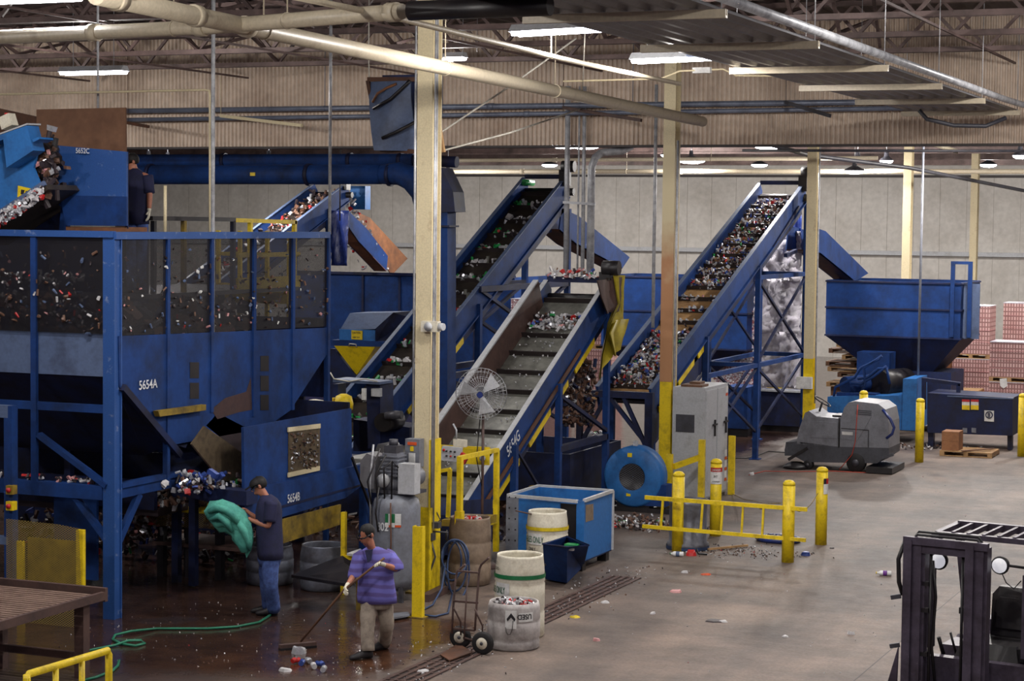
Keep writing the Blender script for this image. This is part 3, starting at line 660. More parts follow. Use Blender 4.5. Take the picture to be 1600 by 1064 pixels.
# hanging white bale cloth and blue tarp inside its tower
def crumple(b, c, sx, sz, ax='x', n=14, amp=.12, seed=1, th=.02):
    rnd = random.Random(seed); vs = []
    for side in (0, 1):
        for i in range(n+1):
            for j in range(n+1):
                u, v = i/n-.5, j/n-.5
                o = amp*math.sin(u*9+seed+v*3)*.5+amp*rnd.uniform(-.35, .35)+side*th
                vs.append(Vector(c)+(Vector((u*sx, o, v*sz)) if ax == 'x' else Vector((o, u*sx, v*sz))))
    N = (n+1)**2; fs = []
    for i in range(n):
        for j in range(n):
            a = i*(n+1)+j; fs.append((a, a+1, a+n+2, a+n+1)); fs.append((N+a, N+a+n+1, N+a+n+2, N+a+1))
    for i in range(n):
        for a, c2 in ((i*(n+1), (i+1)*(n+1)), ((i+1)*(n+1)+n, i*(n+1)+n), (i+1, i), (n*(n+1)+i, n*(n+1)+i+1)): fs.append((a, c2, N+c2, N+a))
    b.add(vs, fs, True)
for i, (z, h, l) in enumerate(((2.55, 1.0, 'lowest of three bulging sheets of shrink wrap behind the right conveyor tower'), (3.5, .8, 'middle sheet of shrink wrap behind the right conveyor tower'), (4.35, .8, 'topmost dusky sheet of shrink wrap behind the right conveyor tower'))):
    single('shrink_wrap', 'wrap', l, 'plastic wrap', lambda b: crumple(b, PY(1215, (562, 478, 400)[i], 47.5), 1.1, (1.35, 1.3, 1.2)[i], seed=i+2, amp=.22), 'wrap sheets')
single('blue_tarp', 'tarp_blue', 'long narrow blue tarp hanging down behind the third cream column', 'tarp', lambda b: crumple(b, (-12.75, 47.9, 3.5), .3, 3.9, seed=5, amp=.12))

# --- chutes dropping from the conveyor heads
def chute(lab, side, X, wdt, inner='rust', th=.03, rim=.0):
    """open trough: near side plate outlined in survey, far plate, bottom between them"""
    P = [PX(p[0], p[1], X) for p in side]; t = thing('discharge_chute', lab, 'chute', P[0], 'blue discharge chutes at the conveyor heads')
    part('side_plate', 'blue', t, lambda b: b.prism(P, (-th, 0, 0)))
    part('side_plate', 'blue', t, lambda b: b.prism([p-Vector((wdt, 0, 0)) for p in P], (-th, 0, 0)))
    lo = P[len(P)//2:]   # lower run = second half of the outline
    part('bottom_plate', inner, t, lambda b: [b.prism([lo[i], lo[i+1], lo[i+1]+Vector((0, 0, .03)), lo[i]+Vector((0, 0, .03))], (-wdt, 0, 0)) for i in range(len(lo)-1)])
    part('support', 'blue_dark', t, lambda b: b.beam(P[-1]-Vector((wdt/2, 0, 0)), P[-1]-Vector((wdt/2, .9, .1)), .08))
    return t, P
chute('blue chute from the right conveyor into the wide baler hopper', [(1262, 352), (1290, 361), (1357, 427), (1335, 440), (1282, 397), (1258, 392)], -12.2, .45)
chute('blue chute behind the four grey conduits, dropping from the second conveyor', [(878, 325), (905, 338), (984, 402), (972, 420), (900, 382), (874, 360)], -16.9, .45)
chute('rusty chute with red cans at its mouth, dropping from the far left conveyor', [(545, 330), (574, 358), (606, 400), (604, 424), (560, 378), (541, 350)], -27.9, .4, 'rust_light')
label(part('far_wall', 'rust_light', [o for o in COL.objects if o.name.startswith('discharge_chute')][-1], lambda b: b.prism([PX(550, 328, -28.2), PX(578, 340, -28.2), PX(637, 404, -28.2), PX(612, 430, -28.2), PX(596, 405, -28.2), PX(562, 362, -28.2)], (-.03, 0, 0))), 'rusty inner wall')
pc = PX(604, 418, -27.9)
scraps('spilling_cans', 'red and white cans sliding out of the rusty chute beside the tall column', 'cans', lambda: pc+Vector((random.uniform(-1, 0), (k := random.uniform(-2.6, .3)), -k*.85+.15+random.uniform(0, .1))), 130, .12, ('white_scrap', 'red', 'silver'), (4, 2, 3))

# --- second conveyor, green bottles
cv2, A2, LL2 = incline('inclined_conveyor', 'blue conveyor with dark belt and rows of green bottles, right of the near column', -17.85, -16.9, 31.6, .45, 43.1, 6.1, 'belt_dark', 18, depth=.5, guard=((2.0, 3.2), (3.5, 4.6), (4.9, 6.4), (.6, 1.6)))
scraps('bottle_heap', 'rows of green and clear bottles riding the second conveyor', 'bottles', loadfn(A2, LL2, -17.85, -16.9, .28, .5, 12.4, .07, 18, .26), 330, .11, ('green_can', 'white_scrap', 'silver', 'dark_scrap', 'red', 'belt_grey'), (3, 4, 3, 2, .8, 1))
single('green_bottle', 'green_can', 'green bottle lying on the top crossbar of the second conveyor', 'bottle', lambda b: b.tube([PX(818, 285, -17.8), PX(832, 286, -17.8)], .07, 8))
for x in (-16.85, -17.9):
    for y, zz in ((36.2, 2.4), (38.3, 3.4), (43.3, 5.4)): leg(cv2, x, y, zz, .12)
for x in (-16.85, -17.9):
    for y0, y1, z0, z1 in ((38.3, 43.3, 2.1, 3.7), (38.3, 43.3, .5, 2.0), (36.2, 38.3, .5, 2.0)):
        brace(cv2, (x, y0, z0), (x, y1, z1), .07); brace(cv2, (x, y0, z1), (x, y1, z0), .07); part('cross_rail', 'blue_dark', cv2, lambda b: b.beam((x, y0, z1), (x, y1, z1), .12))

# --- far left conveyor
cv1, A1, LL1 = incline('inclined_conveyor', 'distant blue conveyor heaped with cans, rising behind the big hopper at left', -28.95, -27.95, 40.5, 1.2, 53.6, 6.15, 'belt_dark', 18, depth=.55)
scraps('can_heap', 'mixed heap of red and silver cans on the distant left conveyor', 'cans', loadfn(A1, LL1, -28.95, -27.95, .28, 1.0, 13.6, .2), 620, .12, ('red', 'dark_scrap', 'brown_scrap', 'silver', 'white_scrap', 'rust'), (1, 7, 4, 1.3, .8, 3))
leg(cv1, -27.9, 52.5, 5.4, .12); leg(cv1, -29, 52.5, 5.4, .12); leg(cv1, -27.9, 46.5, 3.1, .12); brace(cv1, (-27.9, 46.5, 3), (-27.9, 52.5, 1), .08)
# lowered enclosure beneath its head
t = thing('blue_tarp', 'small blue tarp and box hanging below the head of the distant left conveyor', 'tarp', PX(530, 400, -27))
part('sheet', 'tarp_blue', t, lambda b: crumple(b, PX(530, 372, -27.6), .55, 1.6, seed=8, amp=.1))
p = PX(531, 345, -27); part('tie_rod', 'black', t, lambda b: b.tube([p, (p.x, p.y, 7.73)], .02, 6))
single('drive_box', 'blue_bright', 'pale blue drive box at the head of the distant left conveyor', 'box', lambda b: b.box(PX(563, 309, -27.95), (.5, .35, .7)))

# --- middle conveyor 5654G
cvG, AG, LG = incline('inclined_conveyor', 'blue conveyor with wet grey steel belt marked 5654G in the middle of the hall', -13.6, -12.5, 28.0, .91, 33.95, 4.05, 'belt_grey', 11, depth=.5, rail='blue', topm='grey_light', guard=((.3, 2.0), (2.4, 3.5), (3.8, 4.4), (4.7, 5.8)))
text('5654G', 'lettering', 'letter_white', cvG, AG(-12.45, 1.55, -.30), .26, (AG(0, 1, 0)-AG(0, 0, 0)), (AG(0, 0, 1)-AG(0, 0, 0)), .8)
label(part('side_plate', 'brown_steel', cvG, lambda b: b.prism([AG(-13.57, .6, -.27), AG(-13.57, 6.3, -.27), AG(-13.57, 6.3, .22), AG(-13.57, .6, .22)], (-.02, 0, 0))), 'raised brown plate on the far side')
part('plate_lip', 'grey_light', cvG, lambda b: b.prism([AG(-13.57, .6, .22), AG(-13.57, 6.3, .22), AG(-13.57, 6.3, .25), AG(-13.57, .6, .25)], (-.1, 0, 0)))
label(part('wear_strip', 'rust', cvG, lambda b: b.prism([AG(-12.44, .2, -.36), AG(-12.44, 5.0, -.36), AG(-12.44, 5.0, -.44), AG(-12.44, .2, -.44)], (.02, 0, 0))), 'rusty strip along the rail')
part('tail_box', 'blue_dark', cvG, lambda b: b.prism([(-13.7, 27.5, .1), (-13.7, 28.8, .1), (-13.7, 28.8, .8), (-13.7, 27.8, .9), (-13.7, 27.5, .7)], (1.3, 0, 0)))
label(part('guard_box', 'brown_steel', cvG, lambda b: b.prism([PX(706, 668, -13.7), PX(722, 640, -13.7), PX(752, 648, -13.7), PX(724, 686, -13.7), PX(706, 690, -13.7)], (-.4, 0, 0))), 'brown chain box at the foot')
for x in (-12.42, -13.68):
    for y, zz in ((29.7, 1.55), (31.6, 2.4), (33.9, 3.6)): leg(cvG, x, y, zz, .1)
brace(cvG, (-12.4, 29.7, 1.5), (-12.4, 31.6, .1), .04); brace(cvG, (-12.4, 31.6, 2.2), (-12.4, 33.9, 1.4), .06)
part('cross_rail', 'blue_dark', cvG, lambda b: b.beam((-12.42, 31.6, 1.3), (-12.42, 33.9, 1.3), .1))
scraps('crushed_cans', 'small heap of silver cans near the top of the middle conveyor', 'crushed cans', loadfn(AG, LG, -13.6, -12.5, .28, 5.4, 5.9, .1), 120, .075, SCR, (8, 6, .5, .3, 1, 1, 1, 1))
scraps('can_bits', 'loose wet bits of metal stuck to the grey belt of the middle conveyor', 'scrap', loadfn(AG, LG, -13.6, -12.5, .28, .3, 5.8, .01), 150, .03, ('silver', 'white_scrap'))
scraps('crushed_cans', 'row of cans on the crossbar at the head of the middle conveyor', 'crushed cans', lambda: AG(random.uniform(-13.6, -12.6), LG+random.uniform(-.05, .25), .06+random.uniform(0, .06)), 60, .07, SCR, (5, 4, 1.5, .6, 1, 1, 2, 1))
t = thing('yellow_curtain', 'torn yellow and brown rubber curtain draped off the head of the middle conveyor', 'curtain', PX(950, 500, -12.3))
def drape(b, pts, x, th, amp, n=10):
    P = [PX(p[0], p[1], x) for p in pts]; h = len(P)//2; a, c = P[:h], P[h:][::-1]; vs = []
    rows = []
    for i in range(h):
        rows.append([a[i].lerp(c[i], k/n)+Vector((amp*math.sin(k/n*9+i*.7), 0, 0)) for k in range(n+1)])
    for s in (0, th):
        for r in rows: vs += [q+Vector((s, 0, 0)) for q in r]
    N = h*(n+1); fs = []
    for i in range(h-1):
        for k in range(n):
            q = i*(n+1)+k; fs += [(q, q+1, q+n+2, q+n+1), (N+q, N+q+n+1, N+q+n+2, N+q+1)]
    b.add(vs, fs, True)
label(part('flap', 'tarp_yellow', t, lambda b: drape(b, [(958, 430), (962, 475), (944, 515), (936, 555), (935, 598), (966, 520), (978, 505), (975, 480), (970, 460), (972, 430)], -12.3, .02, .06)), 'yellow flap')
label(part('flap', 'brown_steel', t, lambda b: drape(b, [(932, 438), (936, 465), (944, 490), (968, 485), (972, 462), (970, 432)], -12.32, .02, .05)), 'dark brown flap')
part('flap', 'tarp_yellow', t, lambda b: drape(b, [(962, 500), (950, 520), (958, 560), (968, 540), (976, 520), (980, 498)], -12.2, .02, .04))
part('hook', 'black', t, lambda b: b.beam(PX(945, 436, -12.35), PX(972, 436, -12.35), .04))
# brown bag of scrap hanging under it
scraps('scrap_curtain', 'dark netting bag of scrap under the middle conveyor', 'netting', lambda: PX(random.uniform(880, 925), random.uniform(565, 665), -13.0)+Vector((random.uniform(-.1, .1), 0, 0)), 420, .09, ('dark_scrap', 'brown_scrap', 'rust', 'silver', 'blue_dark'), (5, 5, 3, .7, 2))
scraps('crushed_cans', 'row of cans on the dark bin edge under the middle conveyor', 'crushed cans', lambda: PZ(random.uniform(902, 955), random.uniform(676, 682), 1.0), 90, .07, SCR, (6, 5, 1, .3, 2, 1, 1, 1))
t = thing('scrap_bin', 'dark blue steel bin under the middle conveyor with a yellow base rail', 'bin', (-14.2, 34.6, 0))
part('body', 'blue_dark', t, lambda b: (b.bb((-15.3, 33.4, .1), (-12.9, 33.45, 1.0)), b.bb((-15.3, 36, .1), (-12.9, 36.05, 1.0)), b.bb((-15.3, 33.4, .1), (-15.25, 36, 1.0)), b.bb((-12.95, 33.4, .1), (-12.9, 36, 1.0)), b.bb((-15.3, 33.4, .1), (-12.9, 36, .15))))
label(part('base_rail', 'yellow_dull', t, lambda b: b.bb((-13.6, 33.2, .02), (-12.7, 33.34, .42))), 'dull yellow rail')

# --- baler with the wide hopper at right
def funnel_hopper(nm, lab, x0, x1, y0, y1, ztop, zmid, zbot, xb, yb, m='blue'):
    t = thing(nm, lab, 'hopper', ((x0+x1)/2, y0, 0))
    def walls(b):
        w = .04
        b.bb((x0, y0, zmid), (x1, y0+w, ztop)); b.bb((x0, y1-w, zmid), (x1, y1, ztop)); b.bb((x0, y0+w, zmid), (x0+w, y1-w, ztop)); b.bb((x1-w, y0+w, zmid), (x1, y1-w, ztop))
    part('upper_walls', m, t, walls)
    for z in (ztop-.05, (ztop+zmid)/2, zmid): part('stiffener', 'blue_dark', t, lambda b: (b.bb((x0-.02, y0-.03, z), (x1+.02, y0, z+.04)), b.bb((x1, y0, z), (x1+.03, y1, z+.04))))
    T = [(x0, y0, zmid), (x1, y0, zmid), (x1, y1, zmid), (x0, y1, zmid)]; B = [(xb[0], yb[0], zbot), (xb[1], yb[0], zbot), (xb[1], yb[1], zbot), (xb[0], yb[1], zbot)]
    part('funnel', 'blue_dark', t, lambda b: b.add(T+B, [(0, 1, 5, 4), (1, 2, 6, 5), (2, 3, 7, 6), (3, 0, 4, 7)]))
    return t
h1 = funnel_hopper('baler_hopper', 'wide open blue hopper on top of the baler at right', -12.5, -9.15, 50, 52.6, 3.73, 2.33, 1.35, (-11.2, -10.0), (50.5, 52.1))
part('corner_post', 'blue', h1, lambda b: (b.bb((-9.4, 49.93, 2.4), (-9.3, 49.99, 4.25)), b.bb((-8.98, 49.93, 2.4), (-8.88, 49.99, 4.25)), b.bb((-9.4, 49.93, 4.18), (-8.88, 49.99, 4.25))))
label(part('side_wing', 'blue_grey', h1, lambda b: b.bb((-9.14, 50.3, 2.35), (-8.75, 50.34, 3.7))), 'paler right wing')
t = thing('baler', 'blue baling machine with hoses and motor under the wide hopper', 'baling machine', (-10.7, 48.5, 0))
label(part('body', 'blue_bright', t, lambda b: slabY(b, [(1293, 620), (1292, 660), (1408, 672), (1430, 672), (1430, 592), (1411, 592), (1410, 618)], 47.6, 1.4)), 'bright blue body')
part('door', 'blue_bright', t, lambda b: slabY(b, [(1411, 592), (1409, 672), (1430, 673), (1433, 592)], 47.5, .1))
part('throat', 'blue_dark', t, lambda b: b.bb((-11.2, 50.3, .2), (-9.4, 52.0, 1.5)))
label(part('motor', 'black', t, lambda b: (b.tube([(-10.75, 48.3, 1.3), (-10.35, 49.4, 1.3)], .34, 18),)), 'black motor drum')
part('motor', 'blue', t, lambda b: (b.tube([(-11.5, 48.0, 1.25), (-11.0, 48.6, 1.3)], .22, 14), b.bb((-11.65, 47.8, .95), (-10.7, 48.5, 1.1))))
part('tank', 'blue', t, lambda b: b.bb((-11.5, 49.2, 1.0), (-10.7, 49.9, 2.0)))
for pts in ([(1300, 640), (1305, 605), (1335, 590), (1345, 575), (1375, 560)], [(1338, 630), (1352, 600), (1350, 575), (1378, 556)], [(1340, 592), (1355, 590), (1372, 576), (1385, 575), (1390, 600)], [(1330, 598), (1345, 600), (1365, 588), (1385, 572)]):
    part('hose', 'blue', t, lambda b: b.tube([PY(p[0], p[1], 47.7) for p in pts], .035, 7))
t = thing('baler_chamber', 'long dark blue baler chamber with a white square B emblem', 'baling machine', (-8.3, 47, 0))
part('body', 'blue_dark', t, lambda b: slabY(b, [(1449, 614), (1582, 622), (1582, 681), (1449, 676)], 47, 1.3))
part('top_rail', 'blue_grey', t, lambda b: slabY(b, [(1480, 618), (1583, 622), (1583, 624), (1480, 620)], 46.98, .1))
part('upper_frame', 'blue_dark', t, lambda b: (slabY(b, [(1440, 590), (1500, 598), (1500, 603), (1440, 596)], 47.6, .2), slabY(b, [(1494, 600), (1500, 600), (1500, 622), (1494, 622)], 47.6, .1), slabY(b, [(1440, 596), (1446, 596), (1446, 640), (1440, 640)], 47.6, .1)))
part('leg', 'blue_dark', t, lambda b: slabY(b, [(1450, 674), (1458, 674), (1458, 700), (1450, 700)], 47.1, .2)); part('leg', 'blue_dark', t, lambda b: slabY(b, [(1574, 678), (1581, 678), (1581, 703), (1574, 703)], 47.1, .2))
for x0 in (1503, 1517):
    w = part('warning_label', 'label_white', t, lambda b: slabY(b, [(x0, 624), (x0+12, 624.5), (x0+12, 640.5), (x0, 640)], 46.98, .015))
    label(part('label_band', 'red', w, lambda b: slabY(b, [(x0, 624), (x0+12, 624.5), (x0+12, 628), (x0, 627.5)], 46.97, .012)), 'red band'); label(part('label_band', 'yellow', w, lambda b: slabY(b, [(x0, 633), (x0+12, 633.5), (x0+12, 640.5), (x0, 640)], 46.97, .012)), 'yellow band')
    part('label_patch', 'grey_paint', t, lambda b: slabY(b, [(x0+1, 668.5), (x0+8, 669), (x0+8, 676.5), (x0+1, 676)], 46.98, .015))
w = label(part('emblem', 'label_white', t, lambda b: slabY(b, [(1538, 641), (1553, 642), (1553, 659), (1538, 658)], 46.98, .015)), 'white square emblem')
p = PY(1545.5, 648.2, 46.965)
part('emblem_ring', 'blue_dark', w, lambda b: b.tube([p+Vector((.075*math.cos(a*.5236), 0, .075*math.sin(a*.5236))) for a in range(12)], .012, 6, closed=True))
text('B', 'lettering', 'blue_dark', w, p+Vector((-.036, -.006, -.045)), .13, (1, 0, 0), (0, 0, 1), .85, bold=.02)

# --- hoppers far behind
h2 = funnel_hopper('baler_hopper', 'blue hopper half hidden behind the rust-stained column', -18.3, -14.4, 49.5, 52, 3.74, 1.9, 1.2, (-17.2, -15.5), (50, 51.5), 'blue')
t = thing('storage_bunker', 'long blue steel bunker wall behind the tall near column', 'bunker', (-28, 57, 0))
for k in range(6):
    x = -31.6+k*1.28
    part('wall_panel', 'blue', t, lambda b: b.bb((x, 57, 0), (x+1.27, 57.06, 3.4)))
    part('rib', 'blue_dark', t, lambda b: b.bb((x-.03, 56.94, 0), (x+.03, 57, 3.4)))
part('rim', 'blue_dark', t, lambda b: b.bb((-31.6, 56.9, 3.38), (-23.9, 57.1, 3.46)))
part('side_wall', 'blue', t, lambda b: b.bb((-23.95, 57, 0), (-23.9, 60, 3.4)))

# ================================================================== BIG NETTED HOPPER AT LEFT
HX, HY, ZT, ZM = -14.5, 21.6, 4.86, 3.6
t = hop = thing('netted_hopper', 'huge blue steel hopper with netted upper sides marked 5654A', 'hopper', (HX, HY, 0))
part('corner_post', 'blue_chip', t, lambda b: (b.bb((HX-.17, HY, 0), (HX, HY+.02, ZT)), b.bb((HX-.17, HY+.15, 0), (HX, HY+.17, ZT)), b.bb((HX-.10, HY+.02, 0), (HX-.02, HY+.15, ZT))))
YE = 27.3
for y, z0 in ((22.83, 1.6), (23.93, 2.45), (25.07, 2.3), (26.2, 2.3), (YE, 0)):
    part('post', 'blue', t, lambda b: b.bb((HX-.05, y-.033, z0), (HX+.02, y+.033, ZT-.045)))
for x, z0 in ((-15.72, 1.65), (-16.9, 1.65), (-18.1, 1.65)):
    part('post', 'blue', t, lambda b: b.bb((x-.04, HY-.015, z0), (x+.04, HY+.04, ZT-.03)))
part('top_rail', 'blue_chip', t, lambda b: b.bb((HX-.05, HY, ZT-.04), (HX+.03, YE, ZT+.05)))
part('top_rail', 'blue_chip', t, lambda b: b.bb((-19, HY-.03, ZT-.02), (HX-.01, HY+.05, ZT+.06)))
def netside(b): b.quad((HX-.01, HY+.17, ZM), (HX-.01, YE, ZM-.12), (HX-.01, YE, ZT), (HX-.01, HY+.17, ZT))
label(part('netting', 'netting', t, netside), 'dark see-through netting on the right side')
label(part('netting', 'netting', t, lambda b: b.quad((-19, HY+.02, 3.62), (HX-.1, HY+.02, 3.62), (HX-.1, HY+.02, ZT), (-19, HY+.02, ZT))), 'dark see-through netting on the front side')
# sheet steel lower walls
part('side_plate', 'blue', t, lambda b: b.prism([(HX, HY+.1, ZM), (HX, YE, ZM-.14), (HX, YE, 3.08), (HX, 26.15, 2.3), (HX, 25.4, 2.1), (HX, 22.95, 2.1), (HX, 21.72, 2.95)], (-.03, 0, 0)))
label(part('rust_patch', 'rust_dark', t, lambda b: b.prism([PX(330, 640, HX+.004), PX(352, 622, HX+.004), PX(385, 612, HX+.004), PX(392, 590, HX+.004), PX(394, 640, HX+.004), PX(370, 645, HX+.004), PX(340, 655, HX+.004)], (-.003, 0, 0))), 'rusty worn area')
for (x0, y0, x1, y1) in ((297, 566, 311, 591), (297, 598, 311, 623), (407, 556, 420, 580), (407, 587, 420, 611), (407, 617, 420, 641)):
    label(part('sight_opening', 'black', t, lambda b: b.prism([PX(x0, y0, HX+.005), PX(x1, y0, HX+.005), PX(x1, y1, HX+.005), PX(x0, y1, HX+.005)], (-.004, 0, 0))), 'dark sight opening')
part('diagonal_brace', 'blue_dark', t, lambda b: b.beam((HX+.02, 21.75, 2.95), (HX+.02, 23.1, 1.95), .07, .09))
label(part('front_plate', 'blue_grey', t, lambda b: b.bb((-19, HY+.06, 3.08), (HX-.1, HY+.09, 3.62))), 'band below the netting, reflected light painted grey-blue')  # paler tone paints in the light reflecting off this plate
part('funnel', 'blue_dark', t, lambda b: (b.add([(-19, HY+.08, 3.08), (HX-.1, HY+.08, 3.08), (HX-.6, 23.2, 1.9), (-18, 23.2, 1.9)], [(0, 1, 2, 3)]),
    b.add([(HX-.02, HY+.1, 2.95), (HX-.02, 22.95, 2.1), (HX-.6, 23.2, 1.9), (HX-.1, HY+.08, 3.08)], [(0, 1, 2, 3)])))
part('added_backing', 'blue_dark', t, lambda b: b.bb((-19, 23.95, 3.4), (-15.55, 24.0, 4.82)))  # added dark sheet stops bright background showing through the front netting
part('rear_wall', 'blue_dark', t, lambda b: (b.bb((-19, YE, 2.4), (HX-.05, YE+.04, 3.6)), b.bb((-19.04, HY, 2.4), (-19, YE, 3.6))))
part('outlet', 'blue_dark', t, lambda b: b.prism([PX(262, 690, HX-.05), PX(250, 645, HX-.05), PX(320, 640, HX-.05), PX(308, 662, HX-.05), PX(290, 700, HX-.05)], (-1.2, 0, 0)))
label(part('yellow_bar', 'yellow_dull', t, lambda b: b.prism([PX(247, 642, HX+.1), PX(322, 632, HX+.1), PX(322, 641, HX+.1), PX(250, 651, HX+.1)], (-.08, 0, 0))), 'dull yellow crossbar')
z1 = 1.68
part('lower_beam', 'blue', t, lambda b: (b.bb((-19, HY-.02, z1-.16), (HX-.175, HY+.12, z1+.02))))
part('lower_beam', 'blue', t, lambda b: (b.bb((HX-.12, HY+.172, z1-.02), (HX+.01, 23.2, z1+.04)), b.bb((HX-.1, HY+.172, z1-.15), (HX-.02, 23.2, z1-.025))))
part('lower_beam', 'blue', t, lambda b: b.bb((-19, HY+.02, 2.62), (HX-.17, HY+.1, 2.72)))
part('lower_beam', 'blue', t, lambda b: b.bb((-19, 26.2, z1-.16), (HX, 26.32, z1+.02)))
for p, q in (((-15.66, 21.62, 2.3), (-14.62, 21.62, 1.7)), ((-15.12, 21.66, 1.52), (-14.6, 21.66, .95)), ((HX-.06, 22.25, 1.53), (HX-.06, 21.75, .95)), ((-18.2, 21.62, 2.3), (-17.0, 21.62, 1.7))):
    part('knee_brace', 'blue', t, lambda b: b.beam(p, q, .06, .1, up=(0, 1, 0)))
text('5654A', 'lettering', 'letter_white', hop, PX(217, 609, HX+.012), .165, (0, 1, 0), (0, 0, 1), .98)
# contents
scraps('loose_trash', 'paper and can scraps clinging behind the netting of the huge blue hopper', 'trash', lambda: (HX-.02+random.uniform(-.03, .035), random.uniform(HY+.2, YE), random.triangular(3.5, ZT-.05, 3.7)), 340, .04, ('label_white', 'dark_scrap', 'brown_scrap', 'blue_grey', 'pink_scrap', 'red'), (2, 4, 4, 3, 1, .3))
scraps('loose_trash', 'heap of mixed trash behind the front netting of the huge blue hopper', 'trash', lambda: (random.uniform(-18.6, -14.7), HY+.01+random.uniform(-.02, .1), random.triangular(3.6, ZT, 3.8)), 460, .05, ('white_scrap', 'dark_scrap', 'brown_scrap', 'blue_grey', 'pink_scrap', 'red'), (2.2, 5, 5, 2, 1, .8))
scraps('trash_heap', 'dark trash heaped inside the huge blue hopper', 'trash', lambda: (random.uniform(-18.6, -15.3), random.uniform(22.2, 26.5), 3.3+random.uniform(0, .6)), 900, .2, ('dark_scrap', 'brown_scrap', 'blue_dark', 'grey_dark', 'silver'), (6, 5, 3, 2, .4))
scraps('floor_trash', 'cans heaped on the beam and floor beneath the huge blue hopper', 'trash', lambda: (random.uniform(-19, -15.2), random.uniform(25.2, 27.6), .05+abs(random.gauss(0, .3))), 520, .1, SCR, (1, 1, .5, .1, 1, 9, .5, 6))
scraps('beam_trash', 'line of red and white scraps lying on the lower front beam of the hopper', 'trash', lambda: (random.uniform(-17.5, -14.7), HY+.06, z1+.03+random.uniform(0, .06)), 70, .06, ('white_scrap', 'red', 'silver', 'dark_scrap', 'pink_scrap'), (2, 1, 2, 3, 2))
scraps('loose_trash', 'bright line of white scraps behind the front netting of the hopper', 'trash', lambda: (random.uniform(-16.3, -15.0), HY+.02+random.uniform(0, .08), 4.32+random.gauss(0, .045)), 70, .05, ('white_scrap', 'silver', 'red', 'pink_scrap'), (6, 3, .5, 1))
# machinery and panels added as occluders, keeping the space under the hopper dark
t = thing('filler_conveyor', 'dark blue conveyor added to fill the dark space beneath the netted hopper', 'conveyor', (-16.6, 24.5, 0))
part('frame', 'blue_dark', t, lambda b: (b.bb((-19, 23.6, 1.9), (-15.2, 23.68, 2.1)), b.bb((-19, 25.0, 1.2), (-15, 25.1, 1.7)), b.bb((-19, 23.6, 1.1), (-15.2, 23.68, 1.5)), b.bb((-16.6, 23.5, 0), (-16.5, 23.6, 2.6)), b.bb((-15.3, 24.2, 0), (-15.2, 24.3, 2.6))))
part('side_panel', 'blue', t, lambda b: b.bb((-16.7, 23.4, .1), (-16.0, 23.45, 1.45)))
label(part('side_panel', 'blue_bright', t, lambda b: b.prism([(-15.6, 25.2, 2.3), (-15.1, 25.2, 2.05), (-14.7, 25.2, 2.1), (-14.7, 25.2, 2.5), (-15.1, 25.2, 2.58)], (0, .03, 0))), 'pale panel seen through the frame')
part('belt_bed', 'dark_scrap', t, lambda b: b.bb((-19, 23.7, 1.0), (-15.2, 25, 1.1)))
part('rear_occluder', 'blue_dark', t, lambda b: b.bb((-21, 28.2, 0), (-15.4, 28.25, 3.2)))  # added panel, blocks the bright background behind the hopper frame
scraps('belt_trash', 'pink and white scraps on the dark filler conveyor under the hopper', 'trash', lambda: (random.uniform(-17.5, -14.9), random.uniform(23.7, 25), 1.12+random.uniform(0, .12)), 240, .09, ('white_scrap', 'orange', 'silver', 'dark_scrap', 'pink_scrap', 'brown_scrap'), (1, .6, 1, 6, 1, 5))
# control stand in front
t = thing('push_button_post', 'blue tube frame at the left edge with two yellow push buttons', 'frame', (-15.9, 21.2, 0))
a = PY(16, 640, 21.1)
part('post', 'blue', t, lambda b: b.bb((a.x-.06, 21.05, 0), (a.x+.06, 21.17, a.z+.05)))
part('rail', 'blue_grey', t, lambda b: (b.bb((-18.5, 21.05, a.z-.1), (a.x, 21.17, a.z+.05)), b.bb((-18.5, 21.05, .95), (a.x, 21.15, 1.05))))
for py_, m_ in ((765, 'yellow_dull'), (790, 'yellow')):
    q = PY(18, py_, 21.03); bt = part('button_box', m_, t, lambda b: b.box(q, (.1, .1, .11))); part('button', 'red', bt, lambda b: b.lathe((q.x, q.y-.05, q.z), [(.03, -.03), (.03, 0)], 10, 'Y'))

# ------------------------------------------------------------------ discharge box 5654B and its trough
BX = -13.8
t = thing('discharge_conveyor', 'blue conveyor box with a torn mesh window, marked 5654B', 'conveyor', (BX, 24.5, 0))
part('box_side', 'blue', t, lambda b: b.prism([PX(381, 668, BX), PX(549, 638, BX), PX(550, 728, BX), PX(382, 768, BX)], (-.04, 0, 0)))
part('box_back', 'blue_dark', t, lambda b: b.bb((-15.05, 23.6, 1.5), (-15.0, 26.8, 2.5)))
part('box_end', 'blue_dark', t, lambda b: b.bb((-15.0, 26.72, 1.5), (BX-.04, 26.76, 2.4)))
w = label(part('mesh_window', 'mesh_tan', t, lambda b: b.prism([PX(451, 672, BX+.012), PX(500, 664, BX+.012), PX(500, 735, BX+.012), PX(451, 745, BX+.012)], (-.01, 0, 0))), 'mesh window')
part('window_strip', 'cream', w, lambda b: b.prism([PX(451, 668, BX+.03), PX(501, 662, BX+.03), PX(501, 669, BX+.03), PX(451, 675, BX+.03)], (-.02, 0, 0)))
part('window_strip', 'cream', w, lambda b: b.prism([PX(451, 739, BX+.03), PX(500, 728, BX+.03), PX(500, 735, BX+.03), PX(451, 746, BX+.03)], (-.02, 0, 0)))
TX = -13.72
part('side_beam', 'blue', t, lambda b: b.prism([PX(382, 768, TX), PX(600, 718, TX), PX(600, 733, TX), PX(540, 778, TX), PX(441, 808, TX), PX(382, 815, TX)], (-.08, 0, 0)))
